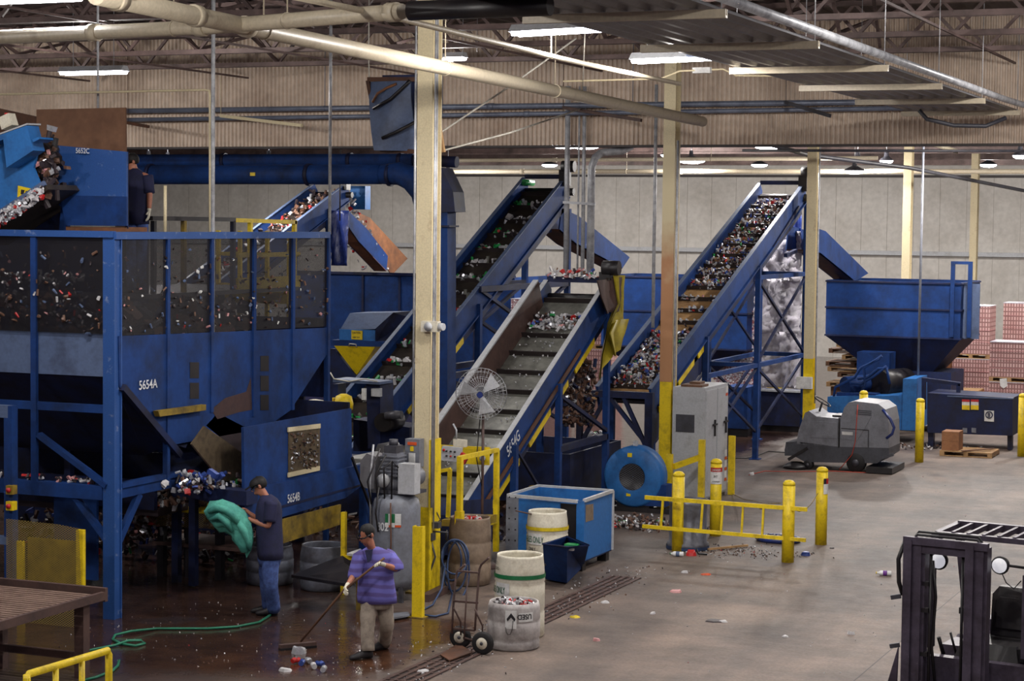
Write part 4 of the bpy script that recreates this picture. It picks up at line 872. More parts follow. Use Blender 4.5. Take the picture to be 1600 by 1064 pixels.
part('beam_strip', 'blue_dark', t, lambda b: b.prism([PX(440, 790, TX+.006), PX(600, 747, TX+.006), PX(600, 750, TX+.006), PX(440, 794, TX+.006)], (-.02, 0, 0)))
text('5654B', 'lettering', 'letter_white', t, PX(449, 786, TX+.016), .165, (0, 1, 0), (0, 0, 1), .85)
label(part('trough', 'blue_dark', t, lambda b: b.prism([PY(262, 757, 23.4), PY(268, 772, 23.4), PY(330, 785, 23.4), PY(385, 790, 23.4), PY(385, 768, 23.4)], (0, .3, 0))), 'dark round-nosed trough')
label(part('perforated_slide', 'mesh_tan', t, lambda b: b.prism([PX(300, 694, -14.2), PX(320, 666, -14.2), PX(388, 714, -14.2), PX(388, 758, -14.2), PX(346, 750, -14.2)], (-.03, 0, 0))), 'shiny perforated metal slide')
part('screen_side', 'dark_scrap', t, lambda b: b.prism([PX(322, 665, -14.5), PX(340, 645, -14.5), PX(384, 668, -14.5), PX(384, 715, -14.5)], (-.03, 0, 0)))
part('belt', 'belt_grey', t, lambda b: b.add([PX(552, 735, -14), PX(552, 712, -14.9), PX(640, 694, -14.9), PX(640, 712, -14)], [(0, 1, 2, 3)]))
part('outfeed_rail', 'blue_grey', t, lambda b: b.beam(PX(552, 729, -13.8), PX(612, 713, -13.8), .06, .05))
part('leg', 'blue', t, lambda b: b.bb((-13.8, 27.0, .02), (-13.68, 27.1, 1.3))); part('leg', 'blue_dark', t, lambda b: b.bb((-14.9, 24.0, .02), (-14.8, 24.1, 1.5)))
label(part('chain_guard', 'yellow_dull', t, lambda b: b.prism([PX(440, 812, -13.66), PX(533, 788, -13.66), PX(531, 820, -13.66), PX(443, 849, -13.66)], (-.03, 0, 0))), 'dull yellow guard sheet')
part('prop', 'black', t, lambda b: b.beam(PX(550, 715, -13.6), PX(586, 812, -13.6), .03))
scraps('crushed_cans', 'shiny crushed cans spilling beside the perforated slide under the hopper', 'crushed cans', lambda: PX(random.uniform(285, 380), random.uniform(738, 768), -14.2)+Vector((random.uniform(-.3, .2), 0, 0)), 170, .075, SCR, (5, 4, 1.5, .2, 4, 4, 1, 3))
scraps('crushed_cans', 'pile of silver and pink cans on the floor behind the yellow guard tray', 'crushed cans', lambda: PX(random.uniform(205, 262), random.uniform(775, 832), -15.9)+Vector((random.uniform(-.3, .3), 0, 0)), 200, .075, SCR, (4, 1.5, .8, .2, 1, 5, 2, 5))
scraps('can_bits', 'glinting bits of metal in the torn mesh window of the conveyor box', 'scrap', lambda: PX(random.uniform(455, 497), random.uniform(676, 732), BX+.03), 130, .03, ('silver', 'dark_scrap', 'brown_scrap', 'white_scrap'), (3, 6, 4, .7))
single('crumpled_can', 'blue_can', 'crumpled blue and silver can perched at the foot of the perforated slide', 'can', lambda b: (b.box(PX(333, 740, -14.0), (.14, .08, .07), Matrix.Rotation(.5, 3, 'Y')), b.box(PX(343, 745, -13.97), (.12, .08, .07), Matrix.Rotation(-.7, 3, 'Y'))))

# guard tray with expanded metal
t = thing('guard_tray', 'low table with yellow edged mesh tray standing behind the man in navy', 'guard tray', (-15.2, 24.2, 0))
A_, B_ = PZ(232, 792, 1.0), PZ(335, 798, 1.0)
part('top_edge', 'yellow', t, lambda b: (b.beam(A_, B_, .06, .09), b.beam(A_+Vector((.1, .5, 0)), B_+Vector((.1, .5, 0)), .04, .05)))
part('mesh_skirt', 'screen_tan', t, lambda b: b.add([A_, B_, B_-Vector((0, 0, .26)), A_-Vector((0, 0, .26))], [(0, 1, 2, 3)]))
part('mesh_top', 'screen_tan', t, lambda b: b.add([A_, B_, B_+Vector((.1, .5, 0)), A_+Vector((.1, .5, 0))], [(0, 1, 2, 3)]))
for q in (A_.lerp(B_, .12), A_.lerp(B_, .55), B_): part('leg', 'black', t, lambda b: b.bb((q.x-.05, q.y+.1, 0), (q.x+.05, q.y+.2, .95)))
for q in (A_.lerp(B_, .3), B_+Vector((.45, .1, 0))): part('leg', 'black', t, lambda b: b.bb((q.x-.05, q.y+.5, 0), (q.x+.05, q.y+.6, .95)))
part('shelf', 'brown_steel', t, lambda b: b.bb((A_.x, A_.y+.1, .45), (B_.x+.4, A_.y+1.0, .5)))

def barrel(nm, m, lab, c, r, h, m_in='dark_scrap', prof=None, group=None, cat='barrel', n=28, wall=.015):
    t = thing(nm, lab, cat, c, group); x, y, z = c
    P = prof or [(r*.86, 0), (r*.97, .02*h), (r, .12*h), (r*1.0, .32*h), (r*.97, .34*h), (r*1.01, .36*h), (r*1.01, .62*h), (r*.97, .64*h), (r, .66*h), (r*.99, .8*h), (r*.93, .97*h), (r*.94, h)]
    inn = [(p[0]-wall, p[1]) for p in P[::-1] if p[1] > .3*h]
    part('barrel_wall', m, t, lambda b: b.lathe((x, y, z), [(0.01, 0)]+P+inn+[(.01, inn[-1][1])], n, cap=False))
    return t
g1 = PZ(490, 925); g1 = Vector((g1.x, g1.y+.3, 0))
barrel('steel_drum', 'barrel_grey', 'dented grey steel drum behind the black ramp under the yellow guard', (g1.x, g1.y, 0), .33, .62)
g2 = PZ(402, 917); barrel('steel_drum', 'barrel_grey', 'grey steel drum hidden behind the legs of the man in navy', (g2.x, g2.y+.35, 0), .33, .55)
single('black_ramp', 'black', 'sloping black plate leaning in front of the grey steel drum', 'plate', lambda b: b.prism([PZ(455, 898, .42), PZ(548, 913, .42), PZ(562, 886, .62), PZ(535, 868, .62)], (0, 0, -.04)))
t = thing('yellow_stand', 'yellow steel stand left of the grey air compressor', 'stand', PZ(540, 900))
p = PZ(537, 872, .5); p = Vector((p.x, p.y, 0)); part('post', 'yellow', t, lambda b: b.bb((p.x-.03, p.y-.03, 0), (p.x+.03, p.y+.03, 1.13)))
q = PZ(545, 960); part('post', 'yellow_dull', t, lambda b: b.bb((q.x-.05, q.y+.3, .0), (q.x+.05, q.y+.4, .42)))
part('shelf', 'yellow', t, lambda b: b.beam((p.x, p.y-.02, .52), (p.x+.6, p.y-.1, .52), .06, .05))
single('white_rag', 'label_white', 'crumpled white paper on the yellow stand left of the compressor', 'paper', lambda b: b.prism([(p.x+.1, p.y-.1, .56), (p.x+.25, p.y-.15, .56), (p.x+.42, p.y-.1, .56), (p.x+.25, p.y, .62)], (0, 0, .03)))

# ------------------------------------------------------------------ upper left: chute box 5652C, rust sheet, feeding conveyor
YB = 22.6
t = thing('transfer_box', 'chipped blue steel box marked 5652C above the netted hopper', 'box', PY(140, 352, YB))
part('front_plate', 'blue_chip', t, lambda b: slabY(b, [(88, 227), (197, 237), (197, 353), (104, 350), (100, 330), (92, 320), (82, 292), (80, 240)], YB, .04))
label(part('lower_band', 'blue', t, lambda b: slabY(b, [(92, 305), (197, 307), (197, 353), (103, 352)], YB-.02, .03)), 'lower blue band')
part('side_plate', 'blue_dark', t, lambda b: b.bb((PY(197, 300, YB).x-.04, YB+.04, 4.95), (PY(197, 300, YB).x, YB+.06, 5.95)))
part('support_post', 'blue', t, lambda b: slabY(b, [(95, 322), (103, 327), (103, 366), (92, 366)], YB+.06, .1))
part('bottom_edge', 'rust_light', t, lambda b: slabY(b, [(103, 354), (197, 355), (197, 362), (103, 361)], YB+.02, .5))
text('5652C', 'lettering', 'letter_white', t, PY(118, 239, YB-.05), .095, (1, 0, -.03), (0, 0, 1), .85)
t = thing('rusty_sheet', 'large rusty brown steel sheet standing behind the 5652C box', 'steel sheet', PY(130, 250, 23.7))
part('sheet', 'rust_sheet', t, lambda b: slabY(b, [(57, 171), (196, 168), (197, 262), (57, 262)], 23.75, .03))
part('sheet', 'rust', t, lambda b: slabY(b, [(-20, 165), (57, 182), (57, 262), (-20, 250)], 23.8, .03))
part('stay', 'brown_steel', t, lambda b: slabY(b, [(60, 262), (75, 262), (75, 362), (60, 362)], 23.78, .04)); part('stay', 'brown_steel', t, lambda b: slabY(b, [(180, 262), (196, 262), (196, 362), (180, 362)], 23.78, .04))
t = thing('feed_conveyor', 'bright blue feed conveyor rising from the left edge toward the 5652C box', 'conveyor', PY(0, 340, 22.0))
YF = 21.9
part('side_plate', 'blue_bright', t, lambda b: slabY(b, [(-60, 330), (-60, 262), (10, 222), (8, 218), (45, 195), (58, 240), (52, 262), (64, 292), (0, 350)], YF, .04))
part('head_cover', 'blue_bright', t, lambda b: slabY(b, [(-60, 240), (-60, 232), (42, 196), (52, 235), (10, 262), (5, 218)], YF-.25, .25))
label(part('top_plate', 'grey_light', t, lambda b: b.prism([PY(-60, 232, YF-.25), PY(42, 195, YF-.25), PY(42, 195, YF-.25)+Vector((0, .3, .01)), PY(-60, 232, YF-.25)+Vector((0, .3, .01))], (0, 0, .02))), 'grey top plate')
part('lower_rail', 'blue_grey', t, lambda b: b.beam(PY(-60, 372, YF-.02), PY(70, 286, YF-.02), .05, .06))
part('belt', 'belt_dark', t, lambda b: b.prism([PY(-60, 372, YF), PY(70, 288, YF), PY(75, 296, YF), PY(-60, 384, YF)], (0, 1.0, 0)))
part('bracket', 'blue_bright', t, lambda b: b.prism([PY(50, 218, YF-.3), PY(60, 214, YF-.3), PY(62, 217, YF-.3), PY(52, 222, YF-.3)], (0, .3, 0)))
w = label(part('warning_sign', 'yellow', t, lambda b: slabY(b, [(28, 290), (49, 295), (48, 312), (27, 308)], YF-.03, .02)), 'yellow warning sign')
part('sign_mark', 'letter_black', w, lambda b: slabY(b, [(33, 296), (38, 297), (36, 304), (32, 303)], YF-.04, .008)); part('sign_mark', 'letter_black', w, lambda b: slabY(b, [(40, 298), (45, 299), (43, 305), (40, 304)], YF-.04, .008))
scraps('can_heap', 'red and white cans lying along the lower rail of the bright blue feed conveyor', 'cans', lambda: PY((k := random.uniform(-10, 66)), 350-.66*k+random.uniform(-16, 2), YF-.05-random.uniform(0, .15)), 230, .06, ('white_scrap', 'red', 'silver', 'dark_scrap'), (5, 1.4, 4, 1.5))
scraps('falling_trash', 'dark trash tumbling off the head of the feed conveyor beside the 5652C box', 'trash', lambda: PY(random.gauss(68, 9), random.gauss(262, 18), YF+random.uniform(.1, .6)), 330, .11, ('dark_scrap', 'brown_scrap', 'black', 'silver', 'pink_scrap'), (7, 4, 4, .6, .4))
single('control_box', 'plastic_white', 'cream control box with a red button on the bright blue feed conveyor', 'control box', lambda b: b.box(PY(13, 190, 21.75), (.17, .14, .16), Matrix.Rotation(-.35, 3, 'Y')))
bpy.data.objects['control_box'].name = 'control_box'
part('button', 'red', bpy.data.objects['control_box'], lambda b: b.lathe(PY(11, 180, 21.72), [(.035, 0), (.035, .03)], 10))
single('blue_wedge', 'blue_dark', 'dark plate below the feed conveyor at the top left of the netted hopper', 'plate', lambda b: slabY(b, [(0, 352), (70, 300), (100, 322), (92, 362), (0, 362)], 22.9, .04))
# operator platform and its railing
t = thing('operator_platform', 'dark platform with black and yellow railing behind the netted hopper', 'platform', (-15.6, 24, 4))
PXL = -15.5
part('deck', 'grey_dark', t, lambda b: b.bb((-17.5, 23.9, 3.98), (PXL+.05, 28.1, 4.04)))
part('top_rail', 'black', t, lambda b: b.beam(PX(236, 341, PXL), PX(366, 343, PXL), .06, .06)); label(part('top_rail', 'yellow', t, lambda b: b.beam(PX(366, 344, PXL), PX(462, 347, PXL), .06, .06)), 'yellow end of the top rail')
for px, m_ in ((240, 'black'), (287, 'yellow_dull'), (364, 'blue_dark'), (391, 'yellow'), (460, 'yellow')):
    q = PX(px, 345, PXL); part('railing_post', m_, t, lambda b: b.bb((PXL-.03, q.y-.03, 4.04), (PXL+.03, q.y+.03, q.z)))
for z in (4.55, 4.12): label(part('mid_rail', 'yellow', t, lambda b: b.beam((PXL, 26.3, z), (PXL, 28.2, z), .05, .07 if z > 4.3 else .18)), 'yellow rail seen through the netting')
# yellow ladder cage seen through the netting
t = thing('yellow_ladder', 'yellow caged ladder seen through the netting of the huge hopper', 'ladder', (-16.4, 28.4, 1))
for x in (-17.1, -16.7, -16.2, -15.8): part('upright', 'yellow', t, lambda b: b.bb((x-.03, 28.4, 0), (x+.03, 28.45, 4.9)))
for z in (2.2, 3.1, 3.75, 4.0, 4.5): part('rung', 'yellow', t, lambda b: b.bb((-17.1, 28.38, z), (-15.8, 28.43, z+(.3 if z == 3.75 else .06))))

# ------------------------------------------------------------------ big blue ducts
DY = 37.9
t = thing('blue_duct', 'thick blue dust duct running along under the corrugated wall', 'duct', (-22, 37.9, 6))
part('duct_run', 'blue', t, lambda b: b.tube([(-24.6, DY, 6.02), (-18.9, DY, 6.04)], .205, 20)); part('duct_run', 'blue', t, lambda b: b.tube([(-32, DY, 6.02), (-24.6, DY, 6.02)], .2, 20))
for x in (-24.5, -20.6, -18.7): part('flange', 'blue_dark', t, lambda b: b.tube([(x-.04, DY, 6.03), (x+.04, DY, 6.03)], .235, 20))
part('elbow', 'blue', t, lambda b: b.tube([(-18.9, DY, 6.04), (-18.5, DY, 6.06), (-18.2, DY, 5.95), (-17.95, DY, 5.7), (-17.85, DY, 5.4)], [.2, .24, .26, .27, .27], 16))
label(part('tag', 'yellow', t, lambda b: b.bb((-21.9, DY-.215, 6.0), (-21.78, DY-.205, 6.07))), 'small yellow tag')
t = thing('blue_duct', 'upper blue duct just under the bottom edge of the corrugated wall', 'duct', (-22, 38.5, 6.5))
part('duct_run', 'blue', t, lambda b: b.tube([(-32, 38.8, 6.36), (-18.6, 38.8, 6.36)], .14, 18))
for x in (-27, -23.2, -20.1, -18.9): part('flange', 'blue_dark', t, lambda b: b.tube([(x-.04, 38.8, 6.36), (x+.04, 38.8, 6.36)], .165, 18))
part('coupling', 'blue_dark', t, lambda b: b.tube([(-18.6, 38.8, 6.36), (-17.6, 38.8, 6.32)], .12, 14))
YV = 35.5
t = thing('blue_downpipe', 'upright square blue duct with a dark hood behind the tall near column', 'duct', (-16.5, YV, 0))
part('hood', 'blue_dark', t, lambda b: slabY(b, [(660, 262), (690, 262), (708, 300), (711, 331), (678, 332), (660, 300)], YV, .5))
part('duct_run', 'blue', t, lambda b: slabY(b, [(676, 330), (699, 330), (699, 640), (672, 640)], YV+.02, .4))
part('flange', 'blue_dark', t, lambda b: slabY(b, [(674, 352), (702, 352), (702, 355), (674, 355)], YV-.02, .45)); part('base', 'blue_dark', t, lambda b: slabY(b, [(668, 638), (706, 638), (706, 645), (668, 645)], YV-.1, .7))
part('stand', 'blue_dark', t, lambda b: slabY(b, [(672, 645), (700, 645), (700, 735), (672, 735)], YV+.05, .3))
# hanging curved blue chute beside column
t = thing('curved_chute', 'curved blue trunk with rusty edges hanging beside the top of the tall near column', 'duct', PY(610, 235, 26.5))
YC = 26.3
def curve_sheet(b, e=0):
    top = [PY(x, y, YC) for x, y in ((576, 128), (612, 128), (648, 128))]; 
    rows = []
    for i in range(9):
        u = i/8; rows.append([PY(576+u*19-(1-u)*0, 128+u*108, YC)+Vector((0, .5*math.sin(math.pi*v)*1.0, 0)) for v in (0,)] and [PY(576+u*19+v*(76-u*19), 128+u*108+v*0, YC)+Vector((0, -.22*math.sin(math.pi*min(1, v*.5+u*.5)), 0)) for v in [k/8 for k in range(9)]])
    vs = [p for r in rows for p in r]+[p+Vector((0, .03, 0)) for r in rows for p in r]; N = 81; fs = []
    for i in range(8):
        for j in range(8):
            a = i*9+j; fs += [(a, a+1, a+10, a+9), (N+a, N+a+9, N+a+10, N+a+1)]
    b.add(vs, fs, True)
part('trunk_sheet', 'blue_grey', t, curve_sheet)
label(part('edge_angle', 'rust', t, lambda b: (b.beam(PY(575, 124, YC-.05), PY(652, 124, YC-.05), .05, .06), b.beam(PY(575, 126, YC-.04), PY(595, 235, YC-.04), .05, .05), b.beam(PY(595, 234, YC-.05), PY(652, 237, YC-.05), .05, .06))), 'rusty edge')
for pts in ([(583, 170), (610, 155), (635, 132), (640, 126)], [(597, 216), (620, 206), (650, 190)]): part('seam_band', 'black', t, lambda b: b.tube([PY(x, y, YC-.24) for x, y in pts], .025, 6))
label(part('worn_streak', 'rust_light', t, lambda b: b.tube([PY(x, y, YC-.2) for x, y in ((582, 160), (590, 146), (605, 137), (620, 131))], .02, 5)), 'worn streak')
part('hanger', 'rope', t, lambda b: b.tube([PY(577, 122, YC), PY(576, 90, YC), (PY(576, 60, YC).x, YC, 8.97)], .01, 5))
part('rear_plate', 'blue_dark', t, lambda b: b.bb((PY(578, 130, YC).x, YC+.4, 6.25), (PY(650, 130, YC).x, YC+.43, 7.2)))
single('timber_strut', 'wood', 'yellowish timber leaning beside the tall near column below the rope', 'timber', lambda b: b.beam(PD(682, 178, 27.75), PD(692, 238, 27.75), .06, .05))

# ------------------------------------------------------------------ caution box machine behind
YK = 40.0
t = thing('shredder', 'blue hooded machine with a yellow funnel and a yellow caution sign', 'machine', PY(570, 600, YK))
part('hood', 'blue_grey', t, lambda b: b.prism([PY(531, 516, YK), PY(537, 490, YK)+Vector((0, .3, 0)), PY(605, 489, YK)+Vector((0, .3, 0)), PY(586, 514, YK)], (0, .9, 0)))
part('hood_front', 'blue_bright', t, lambda b: slabY(b, [(530, 514), (586, 516), (586, 533), (530, 531)], YK-.02, .9)); part('hood_side', 'blue_dark', t, lambda b: b.prism([PY(586, 516, YK), PY(603, 489, YK)+Vector((0, .3, 0)), PY(613, 500, YK)+Vector((0, 1.0, 0)), PY(614, 535, YK)+Vector((0, .9, 0)), PY(586, 534, YK)], (.02, .0, 0)))
part('collar', 'blue', t, lambda b: slabY(b, [(518, 531), (600, 534), (600, 542), (518, 540)], YK-.1, 1.2))
label(part('funnel', 'yellow', t, lambda b: b.add([PY(522, 540, YK-.1), PY(586, 542, YK-.1), PY(600, 540, YK+.9), PY(557, 586, YK+.2), PY(565, 586, YK+.4)], [(0, 1, 3), (1, 2, 4, 3), (0, 3, 4, 2)])), 'yellow funnel')
part('body', 'blue_dark', t, lambda b: (slabY(b, [(515, 545), (522, 545), (556, 588), (556, 640), (510, 640)], YK+.1, .8), b.bb((PY(515, 600, YK).x, YK+.1, 0), (PY(560, 600, YK).x, YK+1, PY(515, 600, YK).z))))
w = label(part('caution_sign', 'yellow', t, lambda b: slabY(b, [(549, 516), (566, 517), (566, 531), (549, 530)], YK-.05, .02)), 'yellow caution sign')
text('CAUTION', 'lettering', 'letter_black', w, PY(550, 521, YK-.06), .055, (1, 0, 0), (0, 0, 1), .85); text('KEEP OUT', 'lettering', 'letter_black', w, PY(551, 528, YK-.06), .05, (1, 0, 0), (0, 0, 1), .75)
part('handle', 'plastic_white', t, lambda b: b.tube([PY(545, 541, YK-.15), PY(546, 537, YK-.2), PY(556, 538, YK-.2), PY(557, 543, YK-.15)], .012, 6))
# second yellow funnel glimpse
single('yellow_plate', 'yellow', 'small yellow triangular plate peeping beside the rear corner post of the hopper', 'plate', lambda b: slabY(b, [(490, 596), (503, 582), (503, 608), (495, 607)], 33, .03))
# motor bench behind 5654B
t = thing('motor_stand', 'dark machine with motors and cables between the 5654B box and the near column', 'machine', (-15, 31, 0))
YM = 30.5
part('table', 'blue_grey', t, lambda b: slabY(b, [(520, 592), (593, 597), (593, 601), (520, 597)], YM, .5))
part('body', 'blue_dark', t, lambda b: (slabY(b, [(572, 600), (594, 600), (594, 700), (575, 700)], YM+.1, .5), slabY(b, [(552, 655), (640, 668), (640, 705), (552, 705)], YM+.6, .6), slabY(b, [(520, 600), (528, 600), (528, 660), (520, 660)], YM+.2, .3), b.bb((-17.6, 31.1, 0), (-14.4, 32.4, .9))))
label(part('switch_box', 'grey_light', t, lambda b: slabY(b, [(580, 607), (593, 607), (593, 620), (580, 619)], YM, .1)), 'pale grey switch box')
part('motor', 'black', t, lambda b: b.tube([PY(598, 660, YM), PY(620, 656, YM+.6)], .16, 14)); part('motor', 'grey_dark', t, lambda b: b.tube([PY(603, 650, YM), PY(628, 648, YM)], .07, 10))
part('plate', 'label_white', t, lambda b: slabY(b, [(565, 607), (571, 607), (571, 625), (565, 625)], YM-.05, .04))
part('cable', 'rope', t, lambda b: b.tube([PY(x, y, YM-.05) for x, y in ((516, 582), (522, 592), (545, 596), (570, 592), (590, 596))], .012, 6))
label(part('duct_box', 'panel_grey', t, lambda b: slabY(b, [(586, 705), (590, 694), (605, 694), (612, 705), (612, 715), (584, 716)], YM-1.0, .4)), 'grey duct box')
single('yellow_bucket', 'yellow', 'bright yellow bucket with slots lying behind the top of the 5654B box', 'bucket', lambda b: (b.lathe(PY(537, 640, 29.6), [(.15, 0), (.16, .1), (.13, .22), (.05, .26)], 14), b.tube([PY(521, 634, 29.6), PY(521, 622, 29.6), PY(527, 622, 29.6), PY(527, 634, 29.6)], .018, 6), b.tube([PY(531, 628, 29.6), PY(533, 620, 29.6), PY(537, 622, 29.6)], .018, 6)))
single('white_sack', 'plastic_white', 'crumpled whitish sack left of the yellow bucket', 'sack', lambda b: b.lathe(PY(492, 640, 29.4), [(.32, 0), (.3, .08), (.18, .14), (.04, .17)], 12))

# ================================================================== FLOOR OBJECTS
# --- air compressor 802
cx, cy = -11.95, 24.48
t = thing('air_compressor', 'grey upright air compressor marked 802 in front of the tall near column', 'air compressor', (cx, cy, 0))
part('tank', 'grey_paint', t, lambda b: b.lathe((cx, cy, 0), [(.02, .12), (.2, .14), (.3, .22), (.325, .3), (.325, 1.25), (.3, 1.36), (.2, 1.44), (.02, 1.46)], 28, cap=False))
for a in range(4): part('leg', 'grey_dark', t, lambda b: b.beam((cx+.26*math.cos(a*1.571+.7), cy+.26*math.sin(a*1.571+.7), .3), (cx+.3*math.cos(a*1.571+.7), cy+.3*math.sin(a*1.571+.7), 0), .05))
part('platform', 'grey_dark', t, lambda b: b.bb((cx-.33, cy-.2, 1.45), (cx+.35, cy+.2, 1.49)))
part('pump', 'grey_paint', t, lambda b: (b.lathe((cx-.06, cy, 1.49), [(.16, 0), (.17, .1), (.12, .14), (.12, .2)], 16), b.bb((cx-.16, cy-.12, 1.66), (cx+.06, cy+.12, 1.98)), [b.bb((cx-.18, cy-.14, 1.68+k*.05), (cx+.08, cy+.14, 1.695+k*.05)) for k in range(6)] and None))
part('pump_head', 'grey_dark', t, lambda b: (b.bb((cx-.14, cy-.1, 1.98), (cx+.04, cy+.1, 2.08)), b.tube([(cx-.05, cy, 2.08), (cx-.05, cy, 2.16)], .06, 10)))
part('crankcase_cap', 'grey_light', t, lambda b: b.lathe((cx-.1, cy-.17, 1.62), [(.09, -.06), (.09, 0)], 14, 'Y'))
part('electric_motor', 'grey_paint', t, lambda b: (b.tube([(cx+.14, cy-.05, 1.66), (cx+.2, cy+.25, 1.66)], .13, 14),))
part('starter_box', 'grey_light', t, lambda b: b.bb((cx+.12, cy-.2, 1.46), (cx+.36, cy-.02, 1.86)))
part('belt_guard', 'panel_grey', t, lambda b: b.prism([(cx-.44, cy-.1, 1.5), (cx-.5, cy-.1, 1.6), (cx-.5, cy-.1, 1.85), (cx-.4, cy-.1, 1.96), (cx-.26, cy-.1, 1.92), (cx-.3, cy-.1, 1.46)], (0, .3, 0)))
part('air_pipe', 'galv', t, lambda b: b.tube([(cx-.28, cy-.2, 1.0), (cx-.29, cy-.22, 1.6), (cx-.24, cy-.22, 2.1)], .014, 6))
for k in range(4): part('hose', 'black', t, lambda b: b.tube([(cx-.25+k*.1, cy-.25, 1.3), (cx-.3+k*.12, cy-.27, 1.6+.1*k), (cx-.15+k*.09, cy-.2, 2.05-.08*k)], .012, 6))
part('hose', 'black', t, lambda b: b.tube([(cx-.1, cy-.33, 1.55), (cx-.13, cy-.36, 1.2), (cx-.1, cy-.34, .95)], .012, 6)); part('hose', 'rust', t, lambda b: b.tube([(cx+.08, cy-.34, 1.35), (cx+.09, cy-.34, .8), (cx+.08, cy-.34, .5)], .01, 6))
for (x0, x1, z0, z1, m_) in ((.1, .22, 1.08, 1.2, 'green_band'), (.1, .22, 1.02, 1.08, 'label_white'), (.24, .36, 1.05, 1.2, 'label_white'), (.26, .36, 1.02, 1.05, 'orange')):
    part('sticker', m_, t, lambda b: b.prism([(cx+.332*math.sin(x0-.1+.0), cy-.332*math.cos(x0-.1), z0), (cx+.332*math.sin(x1*1.8), cy-.332*math.cos(x1*1.8), z0), (cx+.332*math.sin(x1*1.8), cy-.332*math.cos(x1*1.8), z1), (cx+.332*math.sin(x0-.1), cy-.332*math.cos(x0-.1), z1)], (0, -.006, 0)))
text('802', 'lettering', 'letter_white', t, None, .15, None, None, .8, cyl=(cx, cy, .333, -1.11-.86, .97), bold=.02)
# disconnect box on the column
t = thing('switch_box', 'grey electrical disconnect box with an orange label on the tall near column', 'electrical box', (-11.9, 24.85, 1.8))
part('box', 'grey_paint', t, lambda b: b.bb((-11.97, 24.78, 1.76), (-11.76, 24.93, 2.14)))
label(part('label_band', 'orange', t, lambda b: b.bb((-11.93, 24.768, 2.06), (-11.8, 24.78, 2.1))), 'orange band'); part('label_plate', 'label_white', t, lambda b: b.bb((-11.91, 24.768, 1.82), (-11.82, 24.78, 1.95))); part('handle', 'yellow', t, lambda b: b.bb((-11.885, 24.76, 1.98), (-11.845, 24.78, 2.04)))
part('conduit', 'galv', t, lambda b: (b.tube([(-11.98, 24.86, 1.76), (-11.98, 24.86, 1.4)], .014, 6), b.tube([(-11.86, 24.86, 1.76), (-11.86, 24.86, 1.4)], .014, 6)))
t = thing('emergency_light', 'cream emergency light with round lens on the tall near column', 'light', (-11.7, 24.9, 3.55))
q = PY(673, 510, 24.9); part('box', 'plastic_white', t, lambda b: b.box(q, (.24, .12, .14)))
part('lamp_head', 'grey_light', t, lambda b: (b.lathe(q+Vector((0, -.06, 0)), [(.062, -.03), (.05, .0)], 14, 'Y'),)); part('lamp_head', 'grey_light', t, lambda b: b.tube([q+Vector((.12, 0, 0)), q+Vector((.2, -.02, 0))], .05, 12))
single('wall_timer', 'label_white', 'pale control box on the cream column behind the floor sweeper', 'control box', lambda b: b.box(PY(1257, 598, 45.6), (.36, .1, .27)))

# --- square yellow guard posts
def sqpost(px, py, h, w, lab, m='yellow', g=None):
    p = PZ(px, py); t = thing('guard_post', lab, 'post', (p.x, p.y, 0), g)
    part('channel', m, t, lambda b: (b.bb((p.x-w/2, p.y, 0.01), (p.x+w/2, p.y+.02, h)), b.bb((p.x-w/2, p.y+.02, 0.01), (p.x-w/2+.02, p.y+w*.6, h)), b.bb((p.x+w/2-.02, p.y+.02, 0.01), (p.x+w/2, p.y+w*.6, h))))
    part('base_plate', 'yellow_dull', t, lambda b: b.bb((p.x-w*.8, p.y-.05, 0), (p.x+w*.8, p.y+w, .01))); return t
sqpost(651, 965, 1.18, .14, 'square yellow guard post directly in front of the grey air compressor')
sqpost(671, 918, 1.15, .1, 'yellow guard post between the compressor and the hanging blue hose coil')
# --- yellow operator stand with panel
t = thing('control_stand', 'yellow steel operator stand with a grey push-button panel', 'control stand', (-11.7, 26.5, 0))
p = PZ(717, 915)
part('post', 'yellow', t, lambda b: b.bb((p.x-.05, p.y-.05, 0), (p.x+.05, p.y+.05, 1.05))); part('post', 'yellow', t, lambda b: b.bb((p.x-.035, p.y-.04, 1.05), (p.x+.035, p.y+.04, PY(717, 713, p.y).z)))
YS = 27.6
for px, y0, y1 in ((775, 703, 862),): part('post', 'yellow', t, lambda b: slabY(b, [(px-4, y0), (px+3, y0), (px+2, y1), (px-5, y1)], YS, .07))
part('hand_rail', 'yellow', t, lambda b: b.beam(PY(717, 716, p.y), PY(777, 703, YS), .06))
part('hand_rail', 'yellow', t, lambda b: (b.beam(PY(675, 738, 27), PY(704, 733, 27), .05), b.beam(PY(703, 733, 27), PY(700, 808, 27), .05)))
part('crossbeam', 'yellow', t, lambda b: b.beam(PY(687, 698, 27.9), PY(765, 702, 27.9), .05, .06)); part('panel_back', 'yellow', t, lambda b: slabY(b, [(714, 700), (764, 702), (764, 727), (716, 724)], 27.85, .03))
label(part('push_button_panel', 'grey_light', t, lambda b: b.prism([PY(691, 697, 26.6), PY(720, 700, 26.6), PY(717, 722, 26.6), PY(686, 719, 26.6)], (0, .08, 0))), 'grey push-button panel')
pb = kids(t)[-1]
for i in range(3):
    for j in range(2): part('push_button', ('red', 'black')[(i+j) % 2] if j else 'black', pb, lambda b: b.lathe(PY(698+i*6.5, 704.5+j*7.5+i*.7, 26.59), [(.014, -.02), (.014, 0)], 8, 'Y'))
part('push_button', 'red', pb, lambda b: b.lathe(PY(694, 703, 26.59), [(.02, -.02), (.02, 0)], 8, 'Y'))
part('junction_box', 'plastic_white', t, lambda b: slabY(b, [(708, 686), (726, 688), (726, 699), (708, 697)], 27.2, .1))
